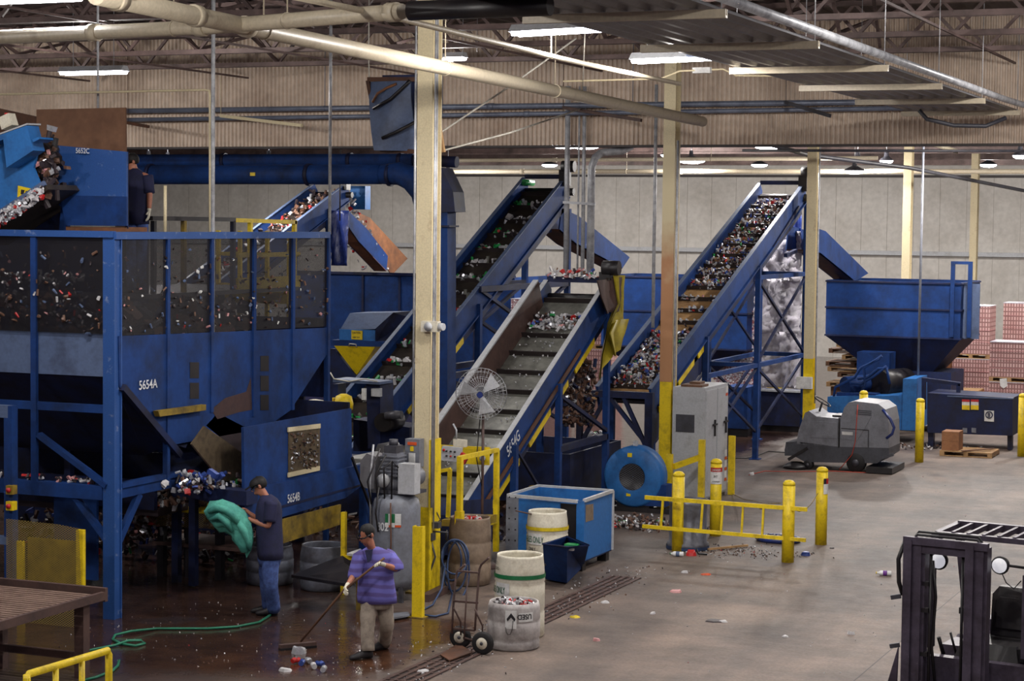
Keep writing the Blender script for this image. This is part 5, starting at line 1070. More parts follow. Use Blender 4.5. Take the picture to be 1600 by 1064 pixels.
part('cable', 'galv', t, lambda b: b.tube([PY(713, 686, 27.2), PY(713, 672, 27.2), PY(708, 662, 27.2)], .014, 6))
part('step_plate', 'yellow', t, lambda b: b.prism([PY(748, 814, 26.6), PY(777, 804, YS), PY(777, 818, YS), PY(748, 826, 26.6)], (0, .04, 0)))
part('step_plate', 'yellow_dull', t, lambda b: slabY(b, [(690, 812), (750, 812), (750, 824), (690, 822)], 26.6, .6))
label(part('emergency_stop', 'grey_light', t, lambda b: b.lathe(PY(755, 716, 27.8), [(.04, -.05), (.04, 0)], 12, 'Y')), 'round stop button housing')
label(part('red_rag', 'red', t, lambda b: b.box(PY(724, 716, 26.4), (.12, .06, .13), Matrix.Rotation(.5, 3, 'Y'))), 'red cloth tied to the rail')

brown = PZ(718, 918); brown = Vector((brown.x, brown.y+.34, 0))
barrel('brown_barrel', 'barrel_brown', 'dirty tan barrel of red and white scraps behind the blue hose coil', (brown.x, brown.y, 0), .3, .95, cat='barrel')
scraps('scraps', 'red and white wrappers in the top of the dirty tan barrel', 'scraps', lambda: (brown.x+random.uniform(-.18, .18), brown.y+random.uniform(-.18, .18), .84+random.uniform(0, .07)), 40, .1, ('red', 'white_scrap', 'pink_scrap'))

# --- pair of stacked/cut white barrels, hose coil, hand truck
fb = PZ(787, 1018); fb = Vector((fb.x, fb.y+.3, 0))
PF = [(.29, 0), (.312, .02), (.312, .1), (.3, .12), (.318, .14), (.318, .33), (.308, .345), (.318, .36), (.312, .5), (.295, .56)]
t = barrel('cut_barrel', 'plastic_grey', 'low cut-down whitish barrel with an upside-down USED label, nearest the camera', (fb.x, fb.y, 0), .318, .56, prof=PF)
def wraplabel(m, t, c, r, a0, a1, z0, z1, nm='label'):
    def f(b):
        n = max(8, int(abs(a1-a0)*9)); r1 = r+.004; vs = []
        for k in range(n+1):
            a = a0+(a1-a0)*k/n; vs += [(c.x+r1*math.cos(a), c.y+r1*math.sin(a), z0), (c.x+r1*math.cos(a), c.y+r1*math.sin(a), z1)]
        b.add(vs, [(2*k, 2*k+2, 2*k+3, 2*k+1) for k in range(n)], True)
    return part(nm, m, t, f)
FA = -math.pi/2+R(22.8)     # side of a round thing that faces the camera
wraplabel('label_white', t, fb, .3205, FA+.18, FA+.78, .36, .47)
wraplabel('label_white', t, fb, .3205, FA-.32, FA+.1, .28, .5)
# upside-down lettering
lo = text('USED', 'lettering', 'letter_black', t, (0, 0, 0), .085, (1, 0, 0), (0, 0, 1), .9, bold=.02)
for v in lo.data.vertices:
    g = v.co+worldloc(t); u, h = g.x, g.z; a = FA+.70-u/.32; rr = .329; v.co = Vector((fb.x+rr*math.cos(a), fb.y+rr*math.sin(a), .45-h))-worldloc(t)
def arrow(b):
    for s in (-1, 1): b.prism([Vector((fb.x+.329*math.cos(FA-.1+s*u), fb.y+.329*math.sin(FA-.1+s*u), z)) for u, z in ((0, .47), (0, .42), (.13, .37), (.16, .4))], (0, -.003, 0))
part('arrow_mark', 'letter_black', t, arrow)
part('wire_loop', 'black', t, lambda b: b.tube([Vector((fb.x+.33*math.cos(FA+a), fb.y+.33*math.sin(FA+a), z)) for a, z in ((-.3, .3), (-.27, .24), (-.2, .21), (-.12, .22), (-.06, .27), (-.03, .38))], .004, 5))
scraps('scraps', 'red and white scraps filling the low cut-down whitish barrel', 'scraps', lambda: (fb.x+random.uniform(-.2, .2), fb.y+random.uniform(-.2, .2), .5+random.uniform(0, .05)), 130, .05, ('white_scrap', 'red', 'silver', 'dark_scrap', 'pink_scrap'), (5, 1.5, 3, 2, 1))
wb = fb+Vector((-.2, .66, 0))
gb = (wb.x, wb.y, 0)
PG = [(.29, 0), (.31, .03), (.31, .28), (.3, .3), (.31, .32), (.31, .6), (.3, .62), (.31, .64), (.3, .8), (.285, .9), (.285, .93)]
t = barrel('white_barrel', 'plastic_white', 'grubby white barrel with a green band behind the low cut-down barrel', gb, .31, 1.0, prof=[(r_, z_*1.09) for r_, z_ in PG], group='white barrels')
wraplabel('green_band', t, wb, .313, 0, 6.283, .74, .79, 'band'); kids(t)[-1]['label'] = 'green band'
wraplabel('label_white', t, wb, .3135, FA-1.15, FA-.42, .53, .69)
text('ABLES ONLY', 'lettering', 'letter_green', t, None, .115, None, None, .5, cyl=(wb.x, wb.y, .3155+.006, FA-1.62, .56))
text('CABLES ONLY', 'lettering', 'letter_black', t, None, .055, None, None, .62, cyl=(wb.x, wb.y, .312+.006, FA-1.75, .91)); text('VIDRIO', 'lettering', 'letter_black', t, None, .055, None, None, .62, cyl=(wb.x, wb.y, .312+.006, FA-1.3, .84))
yb = PZ(842, 906); yb = Vector((yb.x, yb.y+.3, 0))
t = barrel('white_barrel', 'plastic_white', 'white barrel with two yellow bands beside the large blue box', (yb.x, yb.y, 0), .305, .93, prof=[(r_*.97, z_*1.03) for r_, z_ in PG], group='white barrels')
for z in (.26, .7): wraplabel('yellow_band', t, yb, .304, 0, 6.283, z, z+.05, 'band'); kids(t)[-1]['label'] = 'yellow band'
wraplabel('label_white', t, yb, .3055, FA-1.1, FA-.28, .5, .66)
text('ABLES ONLY', 'lettering', 'letter_green', t, None, .125, None, None, .5, cyl=(yb.x, yb.y, .307+.006, FA-1.32, .53)); text('ONLY', 'lettering', 'letter_black', t, None, .07, None, None, .7, cyl=(yb.x, yb.y, .307+.006, FA-1.0, .41))
single('brown_stick', 'brown_steel', 'short brown stick poking out of the yellow-banded white barrel', 'stick', lambda b: b.tube([yb+Vector((-.05, 0, .86)), PD(806, 798, 28.9)], .012, 6))
# hand truck
ht = PZ(738, 1018); t = thing('hand_truck', 'brown steel hand truck with two black tyres beside the low whitish barrel', 'hand truck', (ht.x, ht.y, 0))
D = 24.05
J = lambda x, y, d=0: PD(x, y, D+d)
part('frame', 'brown_steel', t, lambda b: (b.tube([J(706, 990, .1), J(708, 950, .12), J(712, 905, .2), J(714, 893, .22), J(727, 882, .1)], .014, 8), b.tube([J(742, 985), J(745, 940, .05), J(749, 890, .1), J(752, 882, .1), J(764, 871, -.05)], .014, 8)))
part('centre_bar', 'brown_steel', t, lambda b: b.tube([J(725, 1000), J(728, 945, .05), J(731, 898, .1)], .01, 8))
for y in (895, 942, 985): part('crossbar', 'brown_steel', t, lambda b: b.beam(J(708 if y > 900 else 715, y-3, .12), J(747 if y < 960 else 742, y, .05), .03, .02))
part('axle_brace', 'brown_steel', t, lambda b: (b.tube([J(709, 950, .1), J(720, 972, .2), J(720, 992, .22)], .011, 6), b.tube([J(742, 952), J(754, 978, .1), J(753, 995, .1)], .011, 6)))
w1 = PZ(751, 1024); w2 = PZ(716, 1014)
for p_, dx in ((w1, .0), (w2, .0)):
    q = Vector((p_.x, p_.y+.06, .135)); wh = part('wheel', 'rubber', t, lambda b: b.lathe(q, [(.06, -.035), (.115, -.035), (.135, -.018), (.135, .018), (.115, .035), (.06, .035)], 22, 'Y'))
    label(part('hub', 'plastic_white', wh, lambda b: b.lathe(q, [(.02, -.04), (.07, -.037), (.07, .037)], 16, 'Y')), 'white hub'); part('hub_cap', 'grey_dark', wh, lambda b: b.lathe(q, [(.02, -.05), (.02, .05)], 10, 'Y'))
part('axle', 'brown_steel', t, lambda b: b.tube([(w1.x, w1.y+.06, .135), (w2.x, w2.y+.06, .135)], .012, 6))
part('toe_plate', 'rust', t, lambda b: b.prism([PZ(688, 1024, .03), PZ(702, 1033, .03), PZ(738, 1020, .03), PZ(716, 1006, .03)], (0, 0, .012)))
# hose coil on the post
hp = PZ(717, 915)
t = thing('hose_coil', 'dark blue air hose coiled on a yellow post beside the hand truck', 'hose', (hp.x, hp.y-.15, 0))
def loop(cx_, cy_, rx, ry, d, k0=0, k1=24): return [PD(cx_+rx*math.cos(k*math.pi/12), cy_+ry*math.sin(k*math.pi/12), d+.03*math.sin(k)) for k in range(k0, k1)]
for i, (cx_, cy_, rx, ry) in enumerate(((710, 884, 19, 40), (706, 876, 15, 31), (716, 890, 17, 45), (711, 870, 21, 27))):
    part('coil_loop', 'hose_blue', t, lambda b: b.tube(loop(cx_, cy_, rx, ry, 27.9-.05*i), .014, 6, closed=True))
part('hose_end', 'hose_blue', t, lambda b: b.tube([PD(696, 880, 27.9), PD(690, 920, 27), PZ(676, 945, .03), PZ(662, 952, .015)], .014, 6)); part('hose_end', 'hose_blue', t, lambda b: b.tube([PZ(655, 960, .015), PZ(680, 963, .015), PZ(700, 958, .015), PZ(706, 930, .02)], .014, 6))
part('hook', 'black', t, lambda b: b.tube([PD(705, 850, 28), PD(697, 842, 27.9), PD(698, 828, 27.9)], .012, 6))
t = thing('air_fittings', 'cluster of dark valves and thin pipes right of the grey compressor', 'valve', PD(675, 860, 27.9))
part('valve_body', 'grey_dark', t, lambda b: (b.box(PD(672, 838, 27.8), (.12, .1, .1)), b.box(PD(680, 820, 27.8), (.14, .1, .08)))); part('pipe_run', 'grey_dark', t, lambda b: b.tube([PD(672, 830, 27.8), PD(700, 832, 27.8), PD(698, 842, 27.8)], .012, 6)); part('pipe_run', 'grey_dark', t, lambda b: b.tube([PD(672, 838, 27.8), PD(680, 870, 27.8), PD(668, 905, 27.8)], .014, 6))
part('pipe_run', 'black', t, lambda b: b.tube([PD(682, 800, 27.9), PD(688, 812, 27.9), PD(680, 822, 27.8)], .01, 6)); part('mount', 'grey_dark', t, lambda b: b.beam(PD(672, 838, 27.85), (-12.0, 25.0, PD(672, 838, 27.85).z), .03))
single('floor_plate', 'brown_steel', 'brown steel channel on the floor behind the square yellow post', 'steel channel', lambda b: b.beam(PZ(664, 935, .05), PZ(705, 915, .05), .12, .1))
single('kerb_plate', 'grey_paint', 'flat grey plate on the wet floor behind the sweeping man', 'plate', lambda b: b.prism([PZ(612, 968, .03), PZ(640, 963, .03), PZ(638, 958, .03), PZ(614, 960, .03)], (0, 0, .02)))

# --- pedestal fan
fc = PY(752, 615, 27.2); t = thing('pedestal_fan', 'large wire-caged pedestal fan in front of the middle conveyor', 'fan', (fc.x+.1, 27.35, 0))
NRM = Vector((.25, -.97, -.08)).normalized(); UX = Vector((0, 0, 1)).cross(NRM).normalized(); UY = NRM.cross(UX)
def cage(b):
    for s in (-1, 1):
        for r_, o in ((.38, 0), (.33, .045), (.24, .085), (.13, .11), (.06, .12)): b.tube([fc+UX*r_*math.cos(a*.3142)+UY*r_*math.sin(a*.3142)+NRM*o*s for a in range(20)], .006 if r_ > .37 else .0028, 4, closed=True)
        for k in range(40):
            a = k*math.pi/20; e = UX*math.cos(a)+UY*math.sin(a); b.tube([fc+e*r_+NRM*o*s for r_, o in ((.05, .12), (.2, .095), (.33, .045), (.38, 0))], .0026, 3, cap=False)
part('cage', 'galv', t, cage)
for k in range(3):
    a = k*2.094+.4; e = UX*math.cos(a)+UY*math.sin(a); f_ = UX*math.cos(a+.75)+UY*math.sin(a+.75); part('blade', 'grey_light', t, lambda b: b.add([fc+e*.05+NRM*.03, fc+e*.31+NRM*.03, fc+f_*.33-NRM*.03, fc+f_*.05-NRM*.03]+[fc+e*.05+NRM*.034, fc+e*.31+NRM*.034, fc+f_*.33-NRM*.026, fc+f_*.05-NRM*.026], [(0, 1, 2, 3), (4, 7, 6, 5), (0, 4, 5, 1), (1, 5, 6, 2), (2, 6, 7, 3), (3, 7, 4, 0)]))
label(part('hub_badge', 'tarp_blue', t, lambda b: b.tube([fc+NRM*.12, fc+NRM*.13], .045, 12)), 'blue hub badge')
part('motor', 'black', t, lambda b: b.tube([fc-NRM*.05, fc-NRM*.24], .09, 12))
q = fc-NRM*.2; part('pole', 'brown_steel', t, lambda b: b.tube([(q.x, q.y, .04), (q.x, q.y, q.z)], .022, 8)); part('base', 'brown_steel', t, lambda b: b.lathe((q.x, q.y, 0), [(.33, 0), (.33, .02), (.05, .05)], 20))
part('cable', 'black', t, lambda b: b.tube([q, q+Vector((-.05, 0, -.4)), (q.x-.1, q.y, 1.6), (q.x, q.y-.03, 1.2)], .008, 5))

# --- big blue box container
x0, x1, y0, y1 = -12.05, -10.72, 27.75, 29.3
a0 = PZ(794, 774, 1.05); a1 = PZ(957, 767, 1.05); a2 = PZ(842, 758, 1.05)
x0, x1, y1 = a0.x, a1.x, a1.y; y0 = a0.y
t = thing('blue_box_container', 'large open blue plastic box on short legs with grey rims', 'container', ((x0+x1)/2, y0, 0))
w = .03
label(part('back_wall', 'blue_bright', t, lambda b: b.bb((x0, y1-w, .16), (x1, y1, 1.04))), 'back wall'); part('right_wall', 'blue_bright', t, lambda b: b.bb((x1-w, y0, .16), (x1, y1-w, 1.04))); part('left_wall', 'blue_bright', t, lambda b: b.bb((x0, y0, .16), (x0+w, y1-w, 1.04)))
xf = x0+(x1-x0)*.68
part('front_wall', 'blue_bright', t, lambda b: b.bb((x0+w, y0, .16), (xf, y0+w, 1.0))); label(part('front_gap_shade', 'black', t, lambda b: b.bb((xf, y0+.04, .16), (x1-.12, y0+.06, .98))), 'black sheet for the shade in the opening'); part('front_wall', 'blue_bright', t, lambda b: b.bb((x1-.12, y0, .16), (x1-w, y0+w, 1.04)))  # black sheet stands in for the shade inside the open front
for (p_, q_) in (((x0, y0, 1.05), (x1-.1, y0, 1.03)), ((x0, y0, 1.05), (x0, y1, 1.05)), ((x0, y1, 1.05), (x1, y1, 1.05)), ((x1, y0, 1.05), (x1, y1, 1.05)), ((x1, y1, 1.05), (x1, y1, .16))): part('rim', 'grey_light', t, lambda b: b.beam(p_, q_, .045))
g = label(part('perforated_angle', 'grey_paint', t, lambda b: b.bb((x0-.02, y0-.02, .12), (x0+.17, y0, 1.05))), 'grey perforated corner plate')
part('bolt_holes', 'black', g, lambda b: [b.bb((x0+o, y0-.024, .22+k*.16), (x0+o+.02, y0-.02, .24+k*.16)) for k in range(6) for o in (.02, .12)] and None)
label(part('patch', 'barrel_brown', t, lambda b: b.prism([PX(915, 789, x1+.003), PX(927, 787, x1+.003), PX(927, 812, x1+.003), PX(915, 816, x1+.003)], (.003, 0, 0))), 'tan worn patch')
for px_, py_ in ((x0+.1, y0+.1), (x1-.1, y0+.1), (x1-.1, y1-.1), (x0+.1, y1-.1)): part('foot', 'black', t, lambda b: b.bb((px_-.07, py_-.07, 0), (px_+.07, py_+.07, .16)))
part('floor_plate', 'blue_dark', t, lambda b: b.bb((x0, y0, .14), (x1, y1, .17)))
# --- tilt cart
t = thing('tilt_bin', 'small dark blue tilting bin with chipped rim in front of the large blue box', 'bin', PZ(880, 912))
zt = .64; B0 = [PZ(848, 850, zt), PZ(893, 855, zt), PZ(920, 851, zt), PZ(886, 838, zt)]
lo_ = [PZ(852, 908), PZ(886, 914), PZ(912, 888), PZ(880, 884)]
fr = Vector((.42, .15, 0))
T_ = [Vector((p_.x, p_.y, zt)) for p_ in (B0[0], PZ(886, 858, zt-.03), PZ(920, 852, zt), B0[3])]
def binwalls(b):
    L_ = [Vector((p_.x, p_.y, .03)) for p_ in lo_]; c_ = sum(T_, Vector())/4
    Ti = [q_.lerp(Vector((c_.x, c_.y, q_.z)), .07) for q_ in T_]; Li = [q_.lerp(Vector((c_.x, c_.y, .06)), .1) for q_ in L_]
    b.add(T_+L_+Ti+Li, [(0, 1, 5, 4), (1, 2, 6, 5), (2, 3, 7, 6), (3, 0, 4, 7), (4, 5, 6, 7), (8, 12, 13, 9), (9, 13, 14, 10), (10, 14, 15, 11), (11, 15, 12, 8), (12, 15, 14, 13), (0, 8, 9, 1), (1, 9, 10, 2), (2, 10, 11, 3), (3, 11, 8, 0)])
part('body', 'blue', t, binwalls)
label(part('rim', 'blue_dark', t, lambda b: b.tube(T_, .014, 6, closed=True)), 'dark rim')
label(part('green_liner', 'green_can', t, lambda b: b.box(PZ(895, 852, .58), (.2, .14, .04))), 'green scrap lying in the rim'); part('liner', 'label_white', t, lambda b: b.box(PZ(889, 857, .58), (.14, .06, .05)))
part('handle', 'black', t, lambda b: b.beam(PD(846, 884, 27.8), PD(853, 882, 27.8), .025))

# --- blower
bc = PY(988, 745, 33.75); t = thing('blower', 'round blue centrifugal blower with a dark mesh inlet', 'blower', (bc.x, bc.y, 0))
NB = Vector((-.0, -1, 0))
part('scroll', 'blue_bright', t, lambda b: b.lathe((bc.x, bc.y, bc.z), [(.24, -.02), (.27, -.03), (.5, 0), (.54, .03), (.54, .34), (.5, .37), (.02, .37)], 36, 'Y', cap=False))
label(part('inlet_mesh', 'cage', t, lambda b: b.lathe((bc.x, bc.y, bc.z), [(.24, -.05), (.15, -.07), (.01, -.075)], 24, 'Y', cap=False)), 'mesh inlet')
label(part('inlet', 'black', t, lambda b: b.lathe((bc.x, bc.y, bc.z), [(.25, 0), (.24, .02), (.01, .03)], 24, 'Y', cap=False)), 'dark inlet throat')
part('outlet', 'blue', t, lambda b: b.bb((bc.x+.1, bc.y+.03, bc.z-.5), (bc.x+.62, bc.y+.35, bc.z-.12)))
part('stand', 'black', t, lambda b: (b.bb((bc.x-.5, bc.y, 0), (bc.x+.7, bc.y+.4, .08)), b.bb((bc.x-.3, bc.y+.05, .08), (bc.x+.3, bc.y+.3, .2))))
part('lifting_lug', 'grey_light', t, lambda b: b.bb((bc.x-.03, bc.y+.1, bc.z+.52), (bc.x+.03, bc.y+.2, bc.z+.62)))
for px_, py_ in ((984, 711), (982, 772)): label(part('sticker', 'yellow', t, lambda b: b.box(PY(px_, py_, bc.y-.02)+Vector((0, .005, 0)), (.08, .02, .07))), 'yellow sticker')
part('paint_scuff', 'label_white', t, lambda b: b.lathe((bc.x, bc.y, bc.z), [(.545, .1), (.545, .13)], 36, 'Y', cap=False) or None) if False else None
part('motor', 'grey_dark', t, lambda b: b.tube([(bc.x, bc.y+.37, bc.z), (bc.x, bc.y+.8, bc.z)], .17, 14))
# --- grey electrical cabinet
x0, y0 = PZ(1052, 795).x, 35.05
xr = -11.02; t = thing('electrical_cabinet', 'tall pale grey electrical cabinet right of the rust-stained column', 'cabinet', (-11.2, 35.0, 0))
part('body', 'grey_light', t, lambda b: b.bb((xr-.62, 35.3, .08), (xr, 36.7, 2.12))); part('plinth', 'grey_dark', t, lambda b: b.bb((xr-.6, 35.32, 0), (xr-.02, 36.68, .08)))
for y_ in (35.3, 36.0): 
    dr = part('door', 'grey_light', t, lambda b: b.bb((xr, y_+.02, .12), (xr+.02, y_+.66, 2.06)))
    part('handle', 'black', dr, lambda b: (b.bb((xr+.02, y_+.5, 1.2), (xr+.05, y_+.53, 1.5)), b.bb((xr+.03, y_+.38, 1.4), (xr+.06, y_+.6, 1.43))))
for z_ in (.35, .55, .75, 1.95): label(part('label_strip', 'label_white', t, lambda b: (b.bb((xr+.021, 36.5, z_), (xr+.024, 36.64, z_+.12)))), 'white label'); label(part('label_strip', 'orange', t, lambda b: (b.bb((xr+.021, 36.5, z_-.06), (xr+.024, 36.64, z_-.01)))), 'red label')
label(part('window', 'grey_dark', t, lambda b: b.bb((xr-.55, 35.29, 1.3), (xr-.2, 35.3, 1.62))), 'dark panel'); part('clutter', 'wood_dark', t, lambda b: (b.bb((xr-.5, 35.4, 2.12), (xr-.1, 35.8, 2.16)), b.bb((xr-.4, 35.6, 2.16), (xr-.2, 35.9, 2.2))))
# --- bollards
def bollard(x, y, h, lab, sign=False):
    t = thing('bollard', lab, 'bollard', (x, y, 0), 'yellow bollards round the pit')
    part('post', 'yellow', t, lambda b: b.lathe((x, y, 0), [(.093, 0), (.093, h-.05)], 22)); part('cap', 'yellow', t, lambda b: b.lathe((x, y, 0), [(.096, h-.05), (.09, h-.01), (.06, h+.02), (.02, h+.03)], 22))
    return t
bl1 = bollard(-9.79, 30.05, 1.22, 'yellow bollard at the left front corner of the pit with the ladder rail across it')
bl2 = bollard(-7.96, 29.8, 1.22, 'yellow bollard at the right front corner of the pit with the ladder rail across it')
bl3 = bollard(-9.72, 31.8, 1.24, 'yellow bollard with a red and white DANGER PIT sign at the back of the pit')
bl4 = bollard(-7.93, 31.7, 1.22, 'yellow bollard with a small sign, right rear corner of the pit')
wraplabel('label_white', bl3, Vector((-9.72, 31.8, 0)), .0965, FA-1.2, FA+1.2, .86, 1.06, 'sign'); wraplabel('red', bl3, Vector((-9.72, 31.8, 0)), .097, FA-1.2, FA+1.2, 1.06, 1.13, 'sign')
text('DANGER', 'lettering', 'label_white', bl3, None, .05, None, None, .8, cyl=(-9.72, 31.8, .104, FA-.85, 1.075)); text('PIT', 'lettering', 'letter_black', bl3, None, .06, None, None, .8, cyl=(-9.72, 31.8, .104, FA-.5, .96)); text('AUTHORIZED', 'lettering', 'letter_black', bl3, None, .03, None, None, .7, cyl=(-9.72, 31.8, .104, FA-.75, .89))
wraplabel('label_white', bl4, Vector((-7.93, 31.7, 0)), .0965, FA+.1, FA+1.5, .82, .98, 'sign'); wraplabel('letter_black', bl4, Vector((-7.93, 31.7, 0)), .0965, FA+.1, FA+.6, .98, 1.07, 'sign'); wraplabel('red', bl4, Vector((-7.93, 31.7, 0)), .0965, FA+.6, FA+1.4, .98, 1.07, 'sign')
for px, py, h, l in ((1436, 722, 1.36, 'tall yellow bollard in front of the baler, right of the floor sweeper'), (1596, 713, 1.38, 'yellow bollard cut by the right edge of the photo'), (1349, 705, 1.22, 'yellow bollard rising behind the top of the floor sweeper')):
    p = PZ(px, py); 
    if px == 1349: p = Vector((PY(1349, 645, 44.2).x, 44.2, 0)); h = PY(1349, 612, 44.2).z
    bollard(p.x, p.y, h, l)
t = thing('ladder_rail', 'yellow ladder-like barrier lying across the two front bollards', 'barrier', (-9, 29.85, .4))
YL = 29.83
La, Lb, Lc, Ld = PY(1008, 777, YL), PY(1261, 796, YL-.1), PY(1004, 822, YL), PY(1259, 844, YL-.1)
part('top_rail', 'yellow', t, lambda b: b.beam(La, Lb, .04, .06)); part('bottom_rail', 'yellow', t, lambda b: b.beam(Lc, Ld, .04, .055))
for k in range(6):
    u = (1037+k*31.6-1008)/253; part('rung', 'yellow', t, lambda b: b.beam(Lc.lerp(Ld, u), La.lerp(Lb, u), .03))
for i, (A_, B_, l) in enumerate((((1104, 788), (1055, 786), 'thin yellow cord drooping between the left bollards of the pit'), ((1145, 772), (1220, 786), 'thin yellow cord drooping from the middle post to the right front bollard'), ((1238, 796), (1278, 771), 'thin yellow cord drooping between the right bollards of the pit'))):
    a_, b_ = (PD(*A_, 33), PD(*B_, 31.6)) if i == 0 else ((PD(*A_, 38.3), PD(*B_, 30.8)) if i == 1 else (PD(*A_, 30.8), PD(*B_, 32.3)))
    m_ = a_.lerp(b_, .5)-Vector((0, 0, .13 if i != 1 else .05)); single('drooping_cord', 'yellow_dull', l, 'cord', lambda b: b.tube([a_, a_.lerp(m_, .55)-Vector((0, 0, .03)), m_, b_.lerp(m_, .55)-Vector((0, 0, .03)), b_], .007, 5), 'cords between bollards')
t = thing('low_guard_rail', 'yellow guard rail running back from the rust-stained column beside the cabinet', 'guard rail', (-11, 34, 0))
pa, pb_ = PZ(1053, 806), PZ(1097, 800)
for p_, h in ((Vector((-11.35, 34.3, 0)), 1.0), (Vector((PY(1097, 690, 34.9).x, 34.9, 0)), 1.22)): part('post', 'yellow', t, lambda b: b.bb((p_.x-.05, p_.y-.05, 0), (p_.x+.05, p_.y+.05, h)))
part('rail', 'yellow', t, lambda b: b.beam(PY(1053, 729, 34.3), PY(1095, 714, 34.9), .05, .1))
for px, py, y_, l in ((1115, 688, 37.6, 'thin yellow post just behind the cabinet, half hidden by the DANGER sign bollard'), (1144, 681, 36.8, 'thin free-standing yellow post right of the grey cabinet')):
    q = PY(px, py, y_); single('guard_post', 'yellow', l, 'post', lambda b: b.bb((q.x-.06, q.y-.03, 0), (q.x+.06, q.y+.03, q.z)), 'thin yellow posts by the cabinet')
gp = PZ(1051, 868); gp = Vector((gp.x, gp.y+.75, 0))
t = barrel('dark_tub', 'barrel_grey', 'dusty grey tub behind the left front bollard of the pit', (gp.x, gp.y, 0), .33, .78, prof=[(.33, 0), (.33, .1), (.3, .12), (.3, .7), (.32, .78)])
wraplabel('hose_blue', t, gp, .335, 0, 6.283, 0.01, .06, 'band')
q = PZ(1216, 846); single('blue_ring', 'tarp_blue', 'blue hoop lying on the floor behind the right front bollard', 'hoop', lambda b: b.tube([(q.x+.33*math.cos(a*.4488), q.y+.25*math.sin(a*.4488), .045) for a in range(14)], .045, 8, closed=True))
scraps('ring_trash', 'small mound of dark grit inside the blue hoop', 'grit', lambda: (q.x+random.gauss(0, .12), q.y+random.gauss(0, .1), .03+random.uniform(0, .06)), 90, .05, ('dark_scrap', 'brown_scrap', 'silver'))

# --- trench drain grates
t = thing('drain_grate', 'long dark trench drain grate running away across the wet floor', 'drain', (-9.72, 24, 0))
for k in range(8):
    y_ = 19.0+k*1.06; 
    def gr(b):
        for j in range(5): b.bb((-9.94+j*.1, y_, .002), (-9.94+j*.1+.05, y_+1.04, .014))
        for j in range(5): b.bb((-9.94, y_+.02+j*.24, .002), (-9.49, y_+.05+j*.24, .012))
    part('grate_section', 'brown_steel', t, gr)
part('channel_bed', 'black', t, lambda b: b.bb((-9.96, 19.0, .0005), (-9.48, 27.5, .0025)))
label(single('floor_joint', 'trim_dark', 'thin dark joint line crossing the concrete at the lower right', 'floor joint', lambda b: (b.prism([PZ(1320, 1075, .0005), PZ(1322, 1075, .0005), PZ(1520, 907, .0005), PZ(1519, 907, .0005)], (0, 0, .002)),)), 'thin dark joint line crossing the concrete at the lower right')

# --- floor sweeper
sy = 41.35
t = thing('floor_sweeper', 'grey ride-on floor sweeper with a black steering wheel', 'floor sweeper', PZ(1310, 735))
def SP(x, y): return PY(x, y, sy)
DP = (0, 1.05, 0)
part('front_body', 'sweeper', t, lambda b: b.prism([SP(1245, 690), SP(1248, 672), SP(1258, 645), SP(1264, 642), SP(1276, 651), SP(1311, 654), SP(1310, 698), SP(1245, 694)], DP))
part('rear_body', 'sweeper', t, lambda b: b.prism([SP(1312, 698), SP(1313, 655), SP(1319, 637), SP(1326, 629), SP(1336, 627), SP(1372, 631), SP(1384, 640), SP(1388, 660), SP(1389, 700)], DP))
part('lower_body', 'sweeper_low', t, lambda b: b.prism([SP(1226, 703), SP(1228, 691), SP(1245, 690), SP(1310, 698), SP(1389, 700), SP(1389, 712), SP(1370, 724), SP(1258, 722), SP(1240, 712), SP(1226, 712)], DP))
part('side_panel', 'sweeper', t, lambda b: b.prism([SP(1270, 662), SP(1276, 658), SP(1309, 660), SP(1309, 685), SP(1268, 683)], (0, -.02, 0))); part('side_panel', 'sweeper', t, lambda b: b.prism([SP(1314, 668), SP(1328, 660), SP(1336, 648), SP(1362, 650), SP(1352, 668), SP(1340, 688), SP(1314, 686)], (0, -.02, 0)))
part('panel_gap', 'black', t, lambda b: (b.beam(SP(1311.5, 653)-Vector((0, .01, 0)), SP(1310.5, 699)-Vector((0, .01, 0)), .02), b.beam(SP(1315, 669)-Vector((0, .025, 0)), SP(1358, 672)-Vector((0, .025, 0)), .012), b.beam(SP(1357.5, 672)-Vector((0, .025, 0)), SP(1357, 699)-Vector((0, .025, 0)), .012)))
label(part('badge', 'label_white', t, lambda b: b.prism([SP(1316, 674), SP(1333, 675), SP(1333, 680), SP(1316, 679)], (0, -.035, 0))), 'small pale badge')
for px, r_ in ((1337, .2), (1262, .1)):
    q = SP(px, 722 if px > 1300 else 722); wh = part('wheel', 'rubber', t, lambda b: b.lathe((q.x, sy-.02, r_), [(.04, 0), (r_*.9, 0), (r_, .03), (r_, .18), (.04, .2)], 20, 'Y')); part('hub', 'grey_dark', wh, lambda b: b.lathe((q.x, sy-.03, r_), [(r_*.35, -.01), (r_*.35, .03)], 12, 'Y'))
part('brush', 'black', t, lambda b: b.lathe((SP(1243, 720).x, sy+.1, .02), [(.3, 0), (.24, .06), (.1, .12)], 18)); part('brush_arm', 'black', t, lambda b: b.beam(SP(1232, 718), SP(1262, 700), .06))
part('squeegee', 'black', t, lambda b: b.bb((SP(1355, 730).x, sy-.1, .02), (SP(1388, 730).x+.1, sy+1.1, .14)))
part('bumper', 'sweeper_low', t, lambda b: b.beam(SP(1375, 716), SP(1396, 710), .06))
sw = part('steering_wheel', 'black', t, lambda b: (b.tube([SP(1276, 630)+Vector((.17*math.cos(a*.524), .5+.17*math.sin(a*.524), .1*math.cos(a*.524)*-1)) for a in range(12)], .015, 6, closed=True), b.tube([SP(1276, 630)+Vector((0, .5, 0)), SP(1271, 646)+Vector((0, .5, 0))], .025, 6)))
